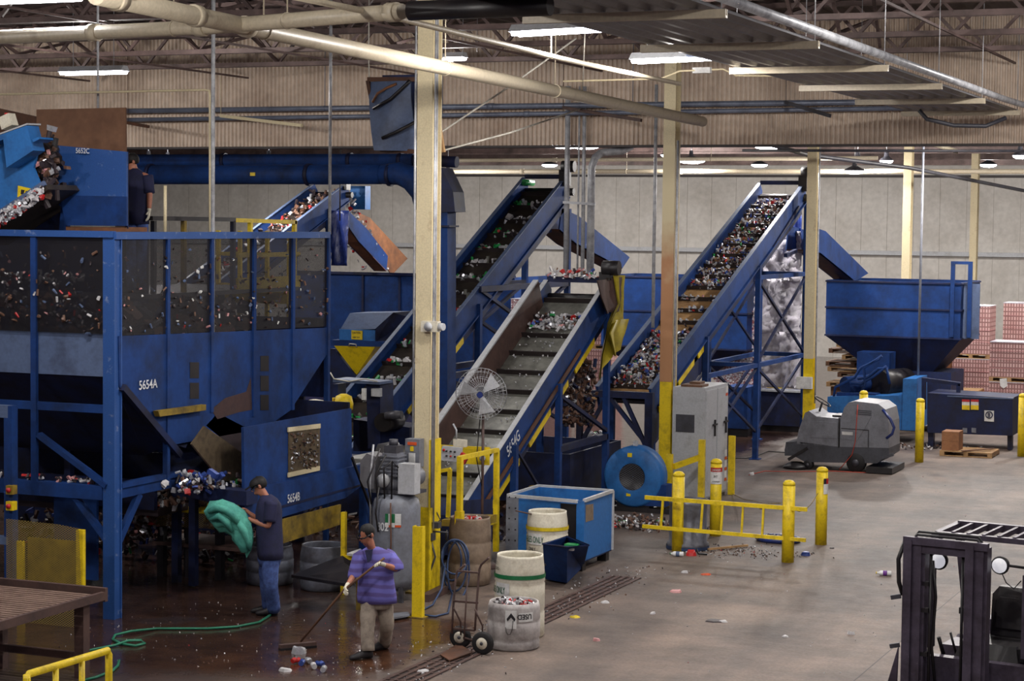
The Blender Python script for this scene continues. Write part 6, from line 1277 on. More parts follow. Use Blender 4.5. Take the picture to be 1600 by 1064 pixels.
part('seat', 'black', t, lambda b: b.bb((SP(1296, 650).x, sy+.25, SP(1296, 654).z), (SP(1312, 650).x, sy+.8, SP(1296, 650).z)))
label(part('hose', 'tarp_blue', t, lambda b: b.tube([SP(1379, 640), SP(1391, 655), SP(1397, 668), SP(1394, 678), SP(1385, 685)], .03, 7)), 'blue hose'); label(part('cable', 'cord_orange', t, lambda b: b.tube([Vector((0, -.04, 0))+SP(x, y) for x, y in ((1341, 632), (1339, 660), (1337, 690), (1332, 710), (1322, 722), (1312, 733))], .008, 5)), 'thin orange cable')
part('vent_grille', 'sweeper_low', t, lambda b: [b.prism([SP(1338, 640+k*3), SP(1362, 642+k*3), SP(1362, 643+k*3), SP(1338, 641+k*3)], (0, -.02, 0)) for k in range(3)] and None)

# --- pallets, bales, trays
def pallet(b, x0, x1, y0, y1, z):
    for k in range(7): b.bb((x0, y0+(y1-y0)*k/7, z+.1), (x1, y0+(y1-y0)*(k+.7)/7, z+.12))
    for k in range(3): b.bb((x0+(x1-x0-.1)*k/2, y0, z+.02), (x0+(x1-x0-.1)*k/2+.1, y1, z+.1))
    for k in range(3): b.bb((x0, y0+(y1-y0-.1)*k/2, z), (x1, y0+(y1-y0-.1)*k/2+.1, z+.02))
def traystack(lab, x0, x1, y, levels, m='trays', d=1.0, wrapm=None, z0=0, grp='pallets of stacked cans'):
    z = z0
    for i, (h, l) in enumerate(levels):
        t = thing('can_pallet', l, 'pallet of cans', ((x0+x1)/2, y, z), grp)
        part('pallet', 'wood', t, lambda b: pallet(b, x0, x1, y, y+d, z))
        part('cans', m, t, lambda b: b.bb((x0+.01, y+.01, z+.12), (x1-.01, y+d-.01, z+h-.02)))
        part('cardboard_sheet', 'pink_scrap', t, lambda b: [b.bb((x0, y, z+.12+(h-.14)*k/4), (x1, y+d, z+.13+(h-.14)*k/4)) for k in range(1, 4)] and None)
        part('top_frame', 'wrap', t, lambda b: b.bb((x0, y, z+h-.02), (x1, y+d, z+h)))
        z += h
traystack('', -10.45, -9.45, 56.0, [(1.5, 'lower pallet of pink cans just right of the baler hopper'), (1.45, 'upper pallet of pink cans just right of the baler hopper')])
traystack('', -9.35, -8.3, 57.5, [(1.5, 'lower pallet of cans behind the paper-marked pallet'), (1.5, 'tall upper pallet of pink cans at the right edge, highest in its row')])
traystack('', -9.1, -8.05, 54.0, [(1.05, 'pallet of pink cans with a white paper sheet at the right edge')]); traystack('', -9.1, -8.05, 54.0, [(1.05, 'pallet of pale shrink-wrapped cans above the paper-marked pallet')], z0=1.05, m='trays')
traystack('', -7.95, -6.9, 55, [(1.5, 'pallet of cans cut by the right edge of the photo'), (1.4, 'upper pallet of cans cut by the right edge of the photo')])
single('paper_sheet', 'label_white', 'white paper sheet stuck on a pallet of pink cans at the right edge', 'paper', lambda b: b.prism([PY(1562, 592, 53.99), PY(1573, 591, 53.99), PY(1574, 603, 53.99), PY(1568, 607, 53.99), PY(1563, 603, 53.99)], (0, -.01, 0)))
traystack('', -21.1, -20.0, 55, [(1.45, 'pallet of cans seen low between the second conveyor legs'), (1.45, 'pallet of pink cans seen high between the second conveyor legs')]); traystack('', -22.3, -21.2, 54, [(1.4, 'pallet of cans beside the square blue downpipe, lower one'), (1.2, 'pallet of cans beside the square blue downpipe, upper one')])
traystack('', -23.6, -22.5, 56, [(1.45, 'lower pallet of cans behind the fan cage'), (1.35, 'upper pallet of cans behind the fan cage')], m='bale_cans')
def bale(lab, x0, x1, y, z, h, m, d=1.1):
    t = thing('can_bale', lab, 'bale', ((x0+x1)/2, y, z), 'compressed bales of cans')
    part('bale_block', m, t, lambda b: b.bb((x0, y, z), (x1, y+d, z+h)))
    for k in range(3): part('strap', 'galv', t, lambda b: b.bb((x0-.01, y-.01, z+h*(.2+.3*k)), (x1+.01, y+d+.01, z+h*(.2+.3*k)+.015)))
bale('bale of silver cans low between the legs of the right conveyor tower', -15.35, -14.2, 50, 0, 1.1, 'bale_cans'); bale('bale of silver cans, second from the floor between the tower legs', -15.4, -14.2, 50, 1.1, 1.05, 'bale_cans'); bale('bale of red and white cans on top between the tower legs', -15.3, -14.25, 50, 2.15, .75, 'bale_red')
# wood pile
for i, (x0_, x1_, z_) in enumerate(((-13.0, -11.4, .9), (-12.8, -11.5, 1.16), (-12.9, -11.3, 1.3), (-13, -11.5, 1.44), (-12.7, -11.6, 1.62), (-12.9, -11.7, 1.78), (-12.7, -11.6, 1.94), (-12.6, -11.75, 2.12))):
    single('broken_pallet', ('wood', 'wood_dark', 'wood', 'wood_dark')[i % 4], 'splintered wooden pallet in the pile behind the third cream column', 'pallet', lambda b: pallet(b, x0_+.1*math.sin(i*2), x1_+.1*math.cos(i*3), 52.2, 53.3, z_-.02), 'broken pallets in the pile')
single('pallet_stand', 'wood_dark', 'dark timber base under the pile of broken pallets', 'timber', lambda b: b.bb((-12.9, 52.3, 0), (-11.5, 53.2, .87)))
t = thing('dark_gondola', 'long dark steel bin between the tower legs and the third cream column', 'bin', (-13, 48, 0))
ga = PY(1170, 610, 48.6); gb_ = PY(1253, 614, 48.6)
part('body', 'blue_dark', t, lambda b: b.bb((ga.x, 48.6, .15), (gb_.x, 49.6, ga.z))); part('rim', 'grey_light', t, lambda b: b.bb((ga.x-.03, 48.55, ga.z), (gb_.x, 48.62, ga.z+.05))); part('base', 'black', t, lambda b: b.bb((ga.x+.1, 48.7, 0), (gb_.x-.1, 49.5, .15)))
t = thing('blue_gondola', 'blue steel bin between the legs of the right conveyor tower', 'bin', (-14.5, 47, 0))
ga2 = PY(1130, 604, 46.9); gb2 = PY(1168, 604, 46.9)
part('body', 'blue', t, lambda b: b.bb((ga2.x, 46.9, .2), (gb2.x, 47.9, ga2.z))); part('base', 'black', t, lambda b: b.bb((ga2.x, 47, 0), (gb2.x, 47.8, .2)))
for px in (1204, 1219): 
    q = PY(px, 602, 50.5); single('small_yellow_post', 'yellow', 'short yellow post seen over the dark bin, %s of two' % ('left' if px == 1204 else 'right'), 'post', lambda b: b.bb((q.x-.1, 50.5, 0), (q.x+.1, 50.6, q.z)))
# pallet and boxes near the baler chamber
pp = PZ(1468, 712); 
single('floor_pallet', 'wood', 'flat wooden pallet on the floor in front of the baler chamber', 'pallet', lambda b: pallet(b, pp.x, pp.x+1.15, pp.y, pp.y+1.0, 0))
for k in range(2): single('cardboard_box', 'cardboard', ('lower' if k == 0 else 'upper')+' brown box on the left end of the floor pallet', 'box', lambda b: b.bb((pp.x+.02, pp.y+.1, .121+k*.21), (pp.x+.4, pp.y+.6, .328+k*.21)), 'brown boxes on the floor pallet')
single('loose_board', 'wood_dark', 'broken board leaning across the floor pallet by the baler chamber', 'board', lambda b: b.beam((pp.x+.5, pp.y-.05, .14), (pp.x+1.1, pp.y+.5, .17), .08, .02))
single('timber_pallet_stack', 'wood', 'small stack of pallets behind the baler chamber', 'pallets', lambda b: (pallet(b, -10.0, -9.3, 53.5, 54.5, .55), pallet(b, -10.0, -9.3, 53.5, 54.5, .7), pallet(b, -10, -9.3, 53.5, 54.5, .43), pallet(b, -10, -9.3, 53.5, 54.5, .29), pallet(b, -10, -9.3, 53.5, 54.5, .15), pallet(b, -10, -9.3, 53.5, 54.5, 0)))
single('cardboard_gaylord', 'cardboard', 'tall brown carton behind the right corner of the baler hopper', 'carton', lambda b: b.bb((-11.35, 56.6, 0), (-10.55, 57.6, 2.0)))
single('floor_cable', 'black', 'thin black cable lying on the floor left of the floor sweeper', 'cable', lambda b: b.tube([PZ(x, y, .012) for x, y in ((1130, 716), (1165, 716), (1185, 711), (1200, 705), (1228, 707))], .012, 6))
single('orange_cord', 'cord_orange', 'thin reddish cord on the floor beneath the floor sweeper', 'cord', lambda b: b.tube([PZ(x, y, .01) for x, y in ((1170, 742), (1195, 736), (1240, 737), (1300, 736), (1365, 739))], .008, 5))

# ================================================================== PEOPLE
class Graph:
    def __init__(s): s.n = []; s.e = []
    def chain(s, pts, start=None):
        prev = start
        for p, r in pts:
            s.n.append((Vector(p), r)); i = len(s.n)-1
            if prev is not None: s.e.append((prev, i))
            prev = i
        return prev
    def build(s, name, m, parent, sub=2, smooth=True):
        me = bpy.data.meshes.new(name); o = worldloc(parent)
        me.from_pydata([tuple(p-o) for p, r in s.n], s.e, [])
        b = bmesh.new(); b.from_mesh(me); L = b.verts.layers.skin.verify(); b.verts.ensure_lookup_table()
        for i, (p, r) in enumerate(s.n):
            r = r if isinstance(r, tuple) else (r, r); b.verts[i][L].radius = r; b.verts[i][L].use_root = (i == 0)
        b.to_mesh(me); b.free()
        ob = bpy.data.objects.new(name, me); COL.objects.link(ob); ob.parent = parent
        k = ob.modifiers.new('skin', 'SKIN'); k.branch_smoothing = .6; k.use_smooth_shade = True
        if sub: u = ob.modifiers.new('sub', 'SUBSURF'); u.levels = sub; u.render_levels = sub
        dg = bpy.context.evaluated_depsgraph_get(); dg.update()
        me2 = bpy.data.meshes.new_from_object(ob.evaluated_get(dg)); ob.modifiers.clear(); ob.data = me2
        me2.materials.clear(); me2.materials.append(M(m)); me2.polygons.foreach_set('use_smooth', [True]*len(me2.polygons))
        return ob
def hand(g, w, d, nrm, curl, lat=None, grip=1.0, fr=.0095):
    """palm, four unequal fingers and a thumb from the side of the palm, grown from wrist node w"""
    P0 = g.n[w][0]; d = Vector(d).normalized(); nrm = Vector(nrm).normalized(); l = d.cross(nrm).normalized()
    pm = g.chain([(P0+d*.035, (.024, .03)), (P0+d*.07, (.022, .03))], w)
    for k, (o, ln) in enumerate(((-.03, .066), (-.01, .078), (.01, .074), (.03, .058))):
        q = P0+d*.085+l*o; a = curl*.5; pts = [(q, fr)]; dd = d
        for s_ in range(3):
            dd = (d*math.cos(curl*(s_+1)*.5)+nrm*math.sin(curl*(s_+1)*.5)); q = q+dd*ln/3*1.1; pts.append((q, fr*(.95-.08*s_)))
        g.chain(pts, pm)
    q = P0+d*.03-l*.03; g.chain([(q, .012), (q+d*.022-l*.014+nrm*.012, .011), (q+d*.045-l*.006+nrm*.03*grip, .009)], pm-1)
def loft(b, rings, n=20, jit=0, seed=0):
    """rings = [(centre, u-vector, v-vector)]"""
    rnd = random.Random(seed); vs = []
    for c, u, v in rings:
        for k in range(n):
            a = 2*math.pi*k/n; j = 1+rnd.uniform(-jit, jit); vs.append(Vector(c)+(Vector(u)*math.cos(a)+Vector(v)*math.sin(a))*j)
    m = len(rings)
    b.add(vs, [(i*n+k, i*n+(k+1) % n, (i+1)*n+(k+1) % n, (i+1)*n+k) for i in range(m-1) for k in range(n)]+[tuple(range(n))[::-1], tuple((m-1)*n+k for k in range(n))], True)
UPZ = Vector((0, 0, 1)); CX = Vector((_c, _s, 0)); CY = Vector((-_s, _c, 0))     # CX: toward the right of the photo, CY: away from the camera
def head(t, c, face, up, r=.1, hair='hair', cap=None, goggles=True, skin='skin', chin=True):
    """hair or cap, nose, ears, glasses on the head node of the body (centre c, looking along face)"""
    face = Vector(face).normalized(); up = Vector(up).normalized(); side = face.cross(up).normalized(); up = side.cross(face).normalized()
    def ell(b, cc, a, bb, cc_, lo=-1, hi=1, n=14):
        rings = []
        for k in range(8):
            s_ = lo+(hi-lo)*k/7; q = math.sqrt(max(.0004, 1-s_*s_)); rings.append((cc+up*cc_*s_, side*a*q, face*bb*q))
        loft(b, rings, n)
    if hair: part('hair', hair, t, lambda b: ell(b, c-face*.036+up*.03, .088, .09, .098, -.75, 1))
    if cap:
        cp = part('cap', cap, t, lambda b: ell(b, c+up*.035, .09, .108, .09, .0, 1)); part('cap_peak', cap, cp, lambda b: b.prism([c+up*.045+face*.09+side*.06, c+up*.035+face*.17+side*.035, c+up*.035+face*.17-side*.035, c+up*.045+face*.09-side*.06], up*.012))
    part('nose', skin, t, lambda b: loft(b, [(c+face*.085+up*.02, side*.006, up*.006), (c+face*.108-up*.012, side*.014, up*.012), (c+face*.09-up*.026, side*.012, up*.005)], 8))
    for s_ in (-1, 1): part('ear', skin, t, lambda b: loft(b, [(c+side*.078*s_-face*.01, face*.012, up*.026), (c+side*.094*s_-face*.016, face*.018, up*.03), (c+side*.096*s_-face*.02, face*.006, up*.012)], 10))
    for s_ in (-1, 1): part('eye', 'glass_dark', t, lambda b: b.lathe(c+face*.083+side*.032*s_+up*.012, [(.001, -.006), (.009, -.003), (.009, .003), (.001, .006)], 8))
    part('mouth', 'brown_scrap', t, lambda b: loft(b, [(c+face*.085-up*.05, side*.026, up*.004), (c+face*.092-up*.05, side*.022, up*.005)], 8))
    if goggles: label(part('safety_glasses', 'glass_dark', t, lambda b: b.tube([c-face*.01-side*.09+up*.02, c+face*.085-side*.07+up*.016, c+face*.098-side*.03+up*.01, c+face*.098+side*.03+up*.01, c+face*.085+side*.07+up*.016, c-face*.01+side*.09+up*.02], .009, 6)), 'dark safety glasses')
def limb(b, pts, rs, n=14, jit=.04, seed=1):
    pts = [Vector(p) for p in pts]; rings = []
    for i, p in enumerate(pts):
        tt = (pts[min(i+1, len(pts)-1)]-pts[max(0, i-1)]).normalized(); u = tt.cross(CY)
        u = u.normalized() if u.length > .2 else CX.copy(); v = tt.cross(u).normalized(); r_ = rs[i]; r_ = r_ if isinstance(r_, tuple) else (r_, r_)
        rings.append((p, u*r_[0], v*r_[1]))
    loft(b, rings, n, jit, seed)
def interp(pts, rs, k=3):
    P, S = [], []
    for i in range(len(pts)-1):
        for j in range(k):
            u = j/k; P.append(Vector(pts[i]).lerp(Vector(pts[i+1]), u)); a, b = rs[i], rs[i+1]
            a = a if isinstance(a, tuple) else (a, a); b = b if isinstance(b, tuple) else (b, b); S.append((a[0]+(b[0]-a[0])*u, a[1]+(b[1]-a[1])*u))
    P.append(Vector(pts[-1])); r_ = rs[-1]; S.append(r_ if isinstance(r_, tuple) else (r_, r_)); return P, S
def shoe(t, heel, d, up=UPZ, m='shoe', L=.29):
    d = Vector(d); d.z = 0; d.normalize(); s_ = d.cross(UPZ); h = Vector((heel.x, heel.y, 0))
    part('shoe', m, t, lambda b: (loft(b, [(h-d*.05+UPZ*.05, s_*.035, UPZ*.045), (h-d*.02+UPZ*.06, s_*.045, UPZ*.058), (h+d*.06+UPZ*.058, s_*.047, UPZ*.055), (h+d*.14+UPZ*.042, s_*.05, UPZ*.039), (h+d*.2+UPZ*.034, s_*.044, UPZ*.031), (h+d*.235+UPZ*.026, s_*.02, UPZ*.018)], 14),
        b.bb((h.x-.001, h.y-.001, .001), (h.x+.001, h.y+.001, .004))))

# --- man sweeping
D1 = 23.85
t = man1 = thing('person', 'man in a purple striped shirt and khaki trousers sweeping the wet floor', 'person', PZ(588, 1022))
Q = lambda x, y, dd=0: PD(x, y, D1+dd)
hipL, hipR = Q(577, 938, -.03), Q(600, 938, .05); kneeL, kneeR = Q(574, 982, -.12), Q(605, 976, .08)
fl, frr = PZ(575, 1029), PZ(601, 1014); ankL, ankR = fl+Vector((0, 0, .1)), frr+Vector((0, 0, .1))
shL, shR = Q(562, 868, -.1), Q(608, 866, .08); elL, elR = Q(554, 897, -.16), Q(620, 889, -.12); wrL, wrR = Q(543, 914, -.34), Q(599, 882, -.3)
hc = Q(572, 836, -.14); neck = Q(581, 855, -.04)
FD1 = (-CX*.72-CY*.75-UPZ*.45).normalized()
g = Graph(); pel = g.chain([(Q(588, 934), (.12, .09))]); wst = g.chain([(Q(588, 915), (.1, .07)), (Q(588, 890), (.1, .07)), (Q(585, 872), (.07, .06))], pel)
nk = g.chain([(neck, .052), (Q(578, 849, -.07), .05)], wst)
g.chain([(hc-UPZ*.015, (.074, .085)), (hc+UPZ*.045, (.076, .088)), (hc+UPZ*.09, (.045, .055))], nk)
g.chain([(hc-UPZ*.04+FD1*.04, (.045, .045)), (hc-UPZ*.07+FD1*.055, (.03, .03))], nk)
for sh, el, wr, dh, nr in ((shL, elL, wrL, None, None), (shR, elR, wrR, None, None)):
    a = g.chain([(sh-UPZ*.02, .04), (sh.lerp(el, .5), .044), (el, .04), (el.lerp(wr, .4), .038), (wr, .027)], wst)
for hp_, kn, an in ((hipL, kneeL, ankL), (hipR, kneeR, ankR)): g.chain([(hp_, .08), (hp_.lerp(kn, .5), .072), (kn, .055), (kn.lerp(an, .4), .052), (an, .036)], pel)
label(g.build('body', 'skin', t), 'bare skin of face and forearms')
head(t, hc, FD1, UPZ+FD1*.3)
TL = Q(588, 900); 
def shirt1(b):
    R_ = []
    for y, hw, dp, dx in ((941, 31, .15, 590), (930, 31, .15, 589), (915, 29, .145, 588), (900, 28, .14, 587), (885, 29, .145, 586), (872, 30, .14, 586), (864, 27, .115, 586), (859, 19, .085, 585), (855, 10, .06, 583)):
        R_.append((Q(dx, y, -.01), CX*hw*.0075+CY*.03*0, CY*dp))
    loft(b, R_, 24, .025, 3)
    P_, S_ = interp([shL+CX*.05, shL+UPZ*-.02, elL+UPZ*.01, elL-UPZ*.03+CX*.005], [.078, .083, .08, .084]); limb(b, P_, S_)
    P_, S_ = interp([shR-CX*.05, shR-UPZ*.02, elR+UPZ*.03, elR+UPZ*.0], [.076, .082, .082, .08]); limb(b, P_, S_)
label(part('shirt', 'shirt_purple', t, shirt1), 'loose purple striped shirt')
part('undershirt', 'shirt_navy', t, lambda b: b.prism([Q(572, 859, -.16), Q(583, 858, -.16), Q(580, 876, -.19), Q(576, 878, -.19)], FD1*.02))
def pants1(b):
    loft(b, [(Q(589, 930), CX*.17, CY*.12), (Q(589, 942), CX*.175, CY*.125), (Q(589, 950), CX*.155, CY*.115)], 18)
    for hp_, kn, an in ((hipL, kneeL, ankL), (hipR, kneeR, ankR)):
        P_, S_ = interp([hp_, hp_.lerp(kn, .5), kn, kn.lerp(an, .5), an+UPZ*-.01], [(.1, .105), (.098, .1), (.082, .088), (.078, .085), (.082, .09)]); limb(b, P_, S_, jit=.06)
label(part('trousers', 'khaki', t, pants1), 'baggy khaki trousers')
shoe(t, ankL, -CX*.8-CY*.5); shoe(t, ankR, -CX*.6-CY*.6)
for wr, el, nr in ((wrL, elL, CX*.6-CY*.2-UPZ*.4), (wrR, elR, CY*-.6-UPZ*.5)):
    d = (wr-el).normalized(); gg = Graph(); r0_ = gg.chain([(wr-d*.03, .036)]); w0 = gg.chain([(wr, .034)], r0_); hand(gg, w0, d, nr, 1.15, fr=.0125)
    label(gg.build('glove', 'glove', t, 2), 'white work glove')
# broom
hl = wrL+(wrL-elL).normalized()*.09; hr = wrR+(wrR-elR).normalized()*.09
bh = PZ(470, 1006, .06); t = thing('push_broom', 'brown push broom held by the man in the purple shirt', 'broom', (bh.x, bh.y, 0))
top = Q(597, 868, -.36)
part('handle', 'wood_dark', t, lambda b: b.tube([bh+UPZ*.03, hl+Vector((0, 0, 0)), hr, hr+(hr-hl).normalized()*.09], .014, 8))
b1_, b2_ = PZ(437, 1010, .05), PZ(493, 1005, .05)
part('broom_head', 'brown_steel', t, lambda b: b.beam(b1_, b2_, .07, .04)); part('bristles', 'black', t, lambda b: b.beam(b1_-UPZ*.035, b2_-UPZ*.035, .09, .03))

# --- man in navy with teal cloth
D2 = 26.05
t = man2 = thing('person', 'man in a navy shirt, cap and blue jeans holding a teal cloth', 'person', PZ(425, 965))
Q = lambda x, y, dd=0: PD(x, y, D2+dd)
hc = Q(404, 760, 0); FD2 = (-CX*.93-CY*.12-UPZ*.5).normalized()
f1, f2 = PZ(428, 962), PZ(420, 958); an1, an2 = f1+UPZ*.1, f2+UPZ*.1
hp1, hp2 = Q(422, 868, -.08), Q(418, 868, .1); kn1, kn2 = Q(423, 915, -.08), Q(417, 914, .1)
sh1, sh2 = Q(424, 786, -.17), Q(420, 786, .17); el1, el2 = Q(420, 823, -.2), Q(405, 814, .1); wr1, wr2 = Q(392, 812, -.1), Q(389, 801, .06)
g = Graph(); pel = g.chain([(Q(421, 862), (.1, .12))]); ch = g.chain([(Q(421, 835), (.08, .1)), (Q(421, 805), (.075, .09)), (Q(420, 788), (.05, .06))], pel)
nk = g.chain([(Q(415, 774), .055), (Q(411, 769), .052)], ch)
g.chain([(hc-UPZ*.01, (.08, .075)), (hc+UPZ*.05, (.085, .078)), (hc+UPZ*.09, (.05, .05))], nk); g.chain([(hc-UPZ*.05+FD2*.04, .045), (hc-UPZ*.085+FD2*.05, .03)], nk)
for sh, el, wr, nn in ((sh1, el1, wr1, UPZ*-1+CY*.2), (sh2, el2, wr2, UPZ*-1)):
    w0 = g.chain([(sh-UPZ*.03, .04), (sh.lerp(el, .5), .045), (el, .043), (el.lerp(wr, .4), .04), (wr, .028)], ch); hand(g, w0, (wr-el).normalized(), nn, .9)
for hp_, kn, an in ((hp1, kn1, an1), (hp2, kn2, an2)): g.chain([(hp_, .085), (kn, .06), (kn.lerp(an, .4), .055), (an, .036)], pel)
label(g.build('body', 'skin', t), 'bare skin of face, neck and forearms')
head(t, hc, FD2, UPZ+FD2*.35, cap='hair')
def shirt2(b):
    R_ = []
    for y, hw, dp, cx_ in ((872, 20, .2, 423), (860, 20.5, .2, 422), (840, 21, .2, 421), (820, 20.5, .21, 420), (800, 20.5, .22, 420), (788, 19, .21, 420), (779, 14, .15, 419), (773, 8, .07, 417)):
        R_.append((Q(cx_, y), CX*hw*.0082, CY*dp))
    loft(b, R_, 24, .02, 5)
    for sh, el in ((sh1, el1), (sh2, el2)):
        P_, S_ = interp([sh+UPZ*.02, sh.lerp(el, .4), sh.lerp(el, .8)], [.085, .085, .08]); limb(b, P_, S_)
label(part('shirt', 'shirt_navy', t, shirt2), 'navy short-sleeved shirt')
def pants2(b):
    loft(b, [(Q(421, 862), CX*.15, CY*.16), (Q(421, 874), CX*.155, CY*.165), (Q(421, 884), CX*.13, CY*.14)], 18)
    for hp_, kn, an in ((hp1, kn1, an1), (hp2, kn2, an2)):
        P_, S_ = interp([hp_, hp_.lerp(kn, .5), kn, kn.lerp(an, .5), an-UPZ*.02], [(.115, .11), (.11, .1), (.092, .09), (.088, .085), (.088, .09)]); limb(b, P_, S_, jit=.05)
label(part('jeans', 'jeans', t, pants2), 'blue jeans')
shoe(t, an1, -CX); shoe(t, an2, -CX)
# teal cloth
t = tc_ = thing('teal_cloth', 'large crumpled teal cloth held up by the man in navy', 'cloth', Q(360, 860))
def cloth(b):
    rnd = random.Random(4); pts = [(322, 800, 26), (330, 790, 30), (345, 787, 36), (360, 790, 42), (375, 800, 44), (386, 812, 40), (390, 828, 30), (386, 842, 24), (384, 856, 16)]
    rings = []
    path = [(323, 806, 8), (330, 802, 17), (342, 803, 22), (355, 808, 23), (367, 815, 21), (376, 826, 18), (380, 838, 15), (383, 850, 12), (386, 862, 6)]
    for i, (x, y, r_) in enumerate(path):
        nx = path[min(i+1, 8)]; px_ = path[max(i-1, 0)]; dd = Vector((nx[0]-px_[0], 0, -(nx[1]-px_[1]))).normalized()
        u = Vector((-dd.z, 0, dd.x)); uw = (CX*u.x+UPZ*u.z)*r_*.0082; rings.append((Q(x, y, -.12), uw, CY*r_*.0065))
    n = 26; vs = []
    for i, (c, u, v) in enumerate(rings):
        for k in range(n):
            a = 2*math.pi*k/n; j = 1+.22*abs(math.sin(2.5*a+i*.9))-.18*abs(math.sin(3.5*a-i*1.1+1))+.08*math.sin(9*a-i*1.7)+rnd.uniform(-.07, .07); vs.append(c+(u*math.cos(a)+v*math.sin(a))*j)
    m_ = len(rings); b.add(vs, [(i*n+k, i*n+(k+1) % n, (i+1)*n+(k+1) % n, (i+1)*n+k) for i in range(m_-1) for k in range(n)]+[tuple(range(n))[::-1], tuple((m_-1)*n+k for k in range(n))], True)
part('folded_mass', 'teal', t, cloth)
part('hanging_end', 'teal', t, lambda b: loft(b, [(Q(366, 812, -.2), CX*.1, CY*.04), (Q(372, 832, -.2), CX*.12, CY*.04), (Q(378, 850, -.2), CX*.075, CY*.03), (Q(381, 863, -.2), CX*.04, CY*.02)], 16, .12, 9))
part('fold', 'teal', t, lambda b: (b.tube([Q(326, 800, -.26), Q(338, 793, -.3), Q(352, 796, -.32), Q(366, 806, -.3), Q(374, 820, -.26)], [.03, .05, .045, .05, .03], 9), b.tube([Q(328, 812, -.24), Q(342, 806, -.32), Q(354, 815, -.3), Q(362, 830, -.25)], [.02, .045, .05, .03], 9), b.tube([Q(372, 815, -.26), Q(382, 830, -.28), Q(388, 848, -.24), Q(390, 860, -.2)], [.04, .045, .035, .02], 9)))
part('dangling_corner', 'teal', t, lambda b: b.prism([Q(378, 845, -.1), Q(393, 842, -.1), Q(391, 862, -.12), Q(385, 872, -.12)], CY*.04))

# --- operator on the platform
D3 = 28.1
t = man3 = thing('person', 'worker in dark navy on the platform, half hidden by the 5652C box', 'person', (PY(212, 360, 24.4).x, 24.4, 4.04))
Q = lambda x, y, dd=0: PD(x, y, D3+dd)
hc = Q(205, 254); FD3 = (-CX*.75-CY*.3-UPZ*.35).normalized()
g = Graph(); pel = g.chain([(Q(214, 345), (.11, .1))]); ch = g.chain([(Q(214, 320), (.12, .1)), (Q(214, 290), (.13, .1)), (Q(214, 274), (.11, .08))], pel)
nk = g.chain([(Q(210, 266), .055)], ch); g.chain([(hc-UPZ*.01, (.078, .078)), (hc+UPZ*.05, (.08, .08)), (hc+UPZ*.085, .045)], nk); g.chain([(hc-UPZ*.05+FD3*.04, .045), (hc-UPZ*.08+FD3*.05, .03)], nk)
sa, ea, wa = Q(230, 275, -.05), Q(234, 305, -.08), Q(233, 328, -.1); sb, eb, wb_ = Q(198, 277, .05), Q(192, 305, 0), Q(188, 325, -.1)
for s_, e_, w_ in ((sa, ea, wa), (sb, eb, wb_)): g.chain([(s_, .055), (e_, .043), (e_.lerp(w_, .4), .04), (w_, .03)], ch)
z0_ = 4.04
for x in (207, 220):
    a_ = Q(x, 365); g.chain([(Q(x, 350), .08), (Vector((a_.x, a_.y, 4.5)), .055), (Vector((a_.x, a_.y, 4.15)), .036)], pel)
label(g.build('body', 'skin', t), 'bare skin of face and forearm')
head(t, hc, FD3, UPZ)
def sh3(b):
    loft(b, [(Q(cx_, y), CX*hw*.0088, CY*dp) for y, hw, dp, cx_ in ((350, 18, .14, 215), (330, 18.5, .15, 215), (305, 19, .15, 215), (285, 20, .15, 214), (273, 18, .13, 213), (267, 11, .08, 211), (263, 6, .06, 210))], 22, .02, 2)
    for s_, e_ in ((sa, ea), (sb, eb)):
        P_, S_ = interp([s_, s_.lerp(e_, .5), s_.lerp(e_, .9)], [.085, .08, .075]); limb(b, P_, S_)
label(part('shirt', 'shirt_navy', t, sh3), 'dark navy shirt')
def pt3(b):
    for x in (207, 221):
        a_ = Q(x, 365); P_, S_ = interp([Q(x, 345), Vector((a_.x, a_.y, 4.5)), Vector((a_.x, a_.y, 4.1))], [.1, .085, .08]); limb(b, P_, S_)
part('trousers', 'jeans', t, pt3)
for x in (207, 221):
    a_ = Q(x, 365); d = -CX; h = Vector((a_.x, a_.y, 4.045)); part('shoe', 'shoe', t, lambda b: loft(b, [(h-d*.05+UPZ*.05, CY*.04, UPZ*.045), (h+d*.06+UPZ*.05, CY*.045, UPZ*.048), (h+d*.2+UPZ*.03, CY*.04, UPZ*.028)], 12))
for w_, e_ in ((wa, ea), (wb_, eb)):
    gg = Graph(); r0_ = gg.chain([(w_-(w_-e_).normalized()*.03, .036)]); w0 = gg.chain([(w_, .034)], r0_); hand(gg, w0, (w_-e_).normalized(), -CX, .5, fr=.012); label(gg.build('glove', 'glove', t, 2), 'white work glove')

# ================================================================== FOREGROUND LEFT
t = thing('slatted_table', 'rusty brown slatted steel table cut by the left edge of the photo', 'table', PZ(120, 1060))
zt = .92; c_ = PZ(148, 931, zt); a_ = PZ(0, 975, zt); r_ = PZ(0, 905, zt)
xr_, yb_, yf_ = c_.x, c_.y+.25, a_.y-1.0
xl_ = xr_-3.2
part('edge_angle', 'brown_steel', t, lambda b: (b.bb((xr_-.05, yf_, zt-.08), (xr_, yb_, zt+.01)), b.bb((xl_, yb_-.05, zt-.1), (xr_, yb_, zt+.05))))
part('slat_top', 'slat', t, lambda b: [b.bb((xl_, yf_+.095*k, zt-.03), (xr_-.05, yf_+.095*k+.06, zt-.005)) for k in range(int((yb_-yf_-.05)/.095))] and None)
part('leg', 'brown_steel', t, lambda b: b.bb((xr_-.2, yb_-.35, 0), (xr_-.08, yb_-.23, zt-.08))); part('leg', 'brown_steel', t, lambda b: b.bb((xr_-1.3, yb_-.3, 0), (xr_-1.2, yb_-.2, zt-.08)))
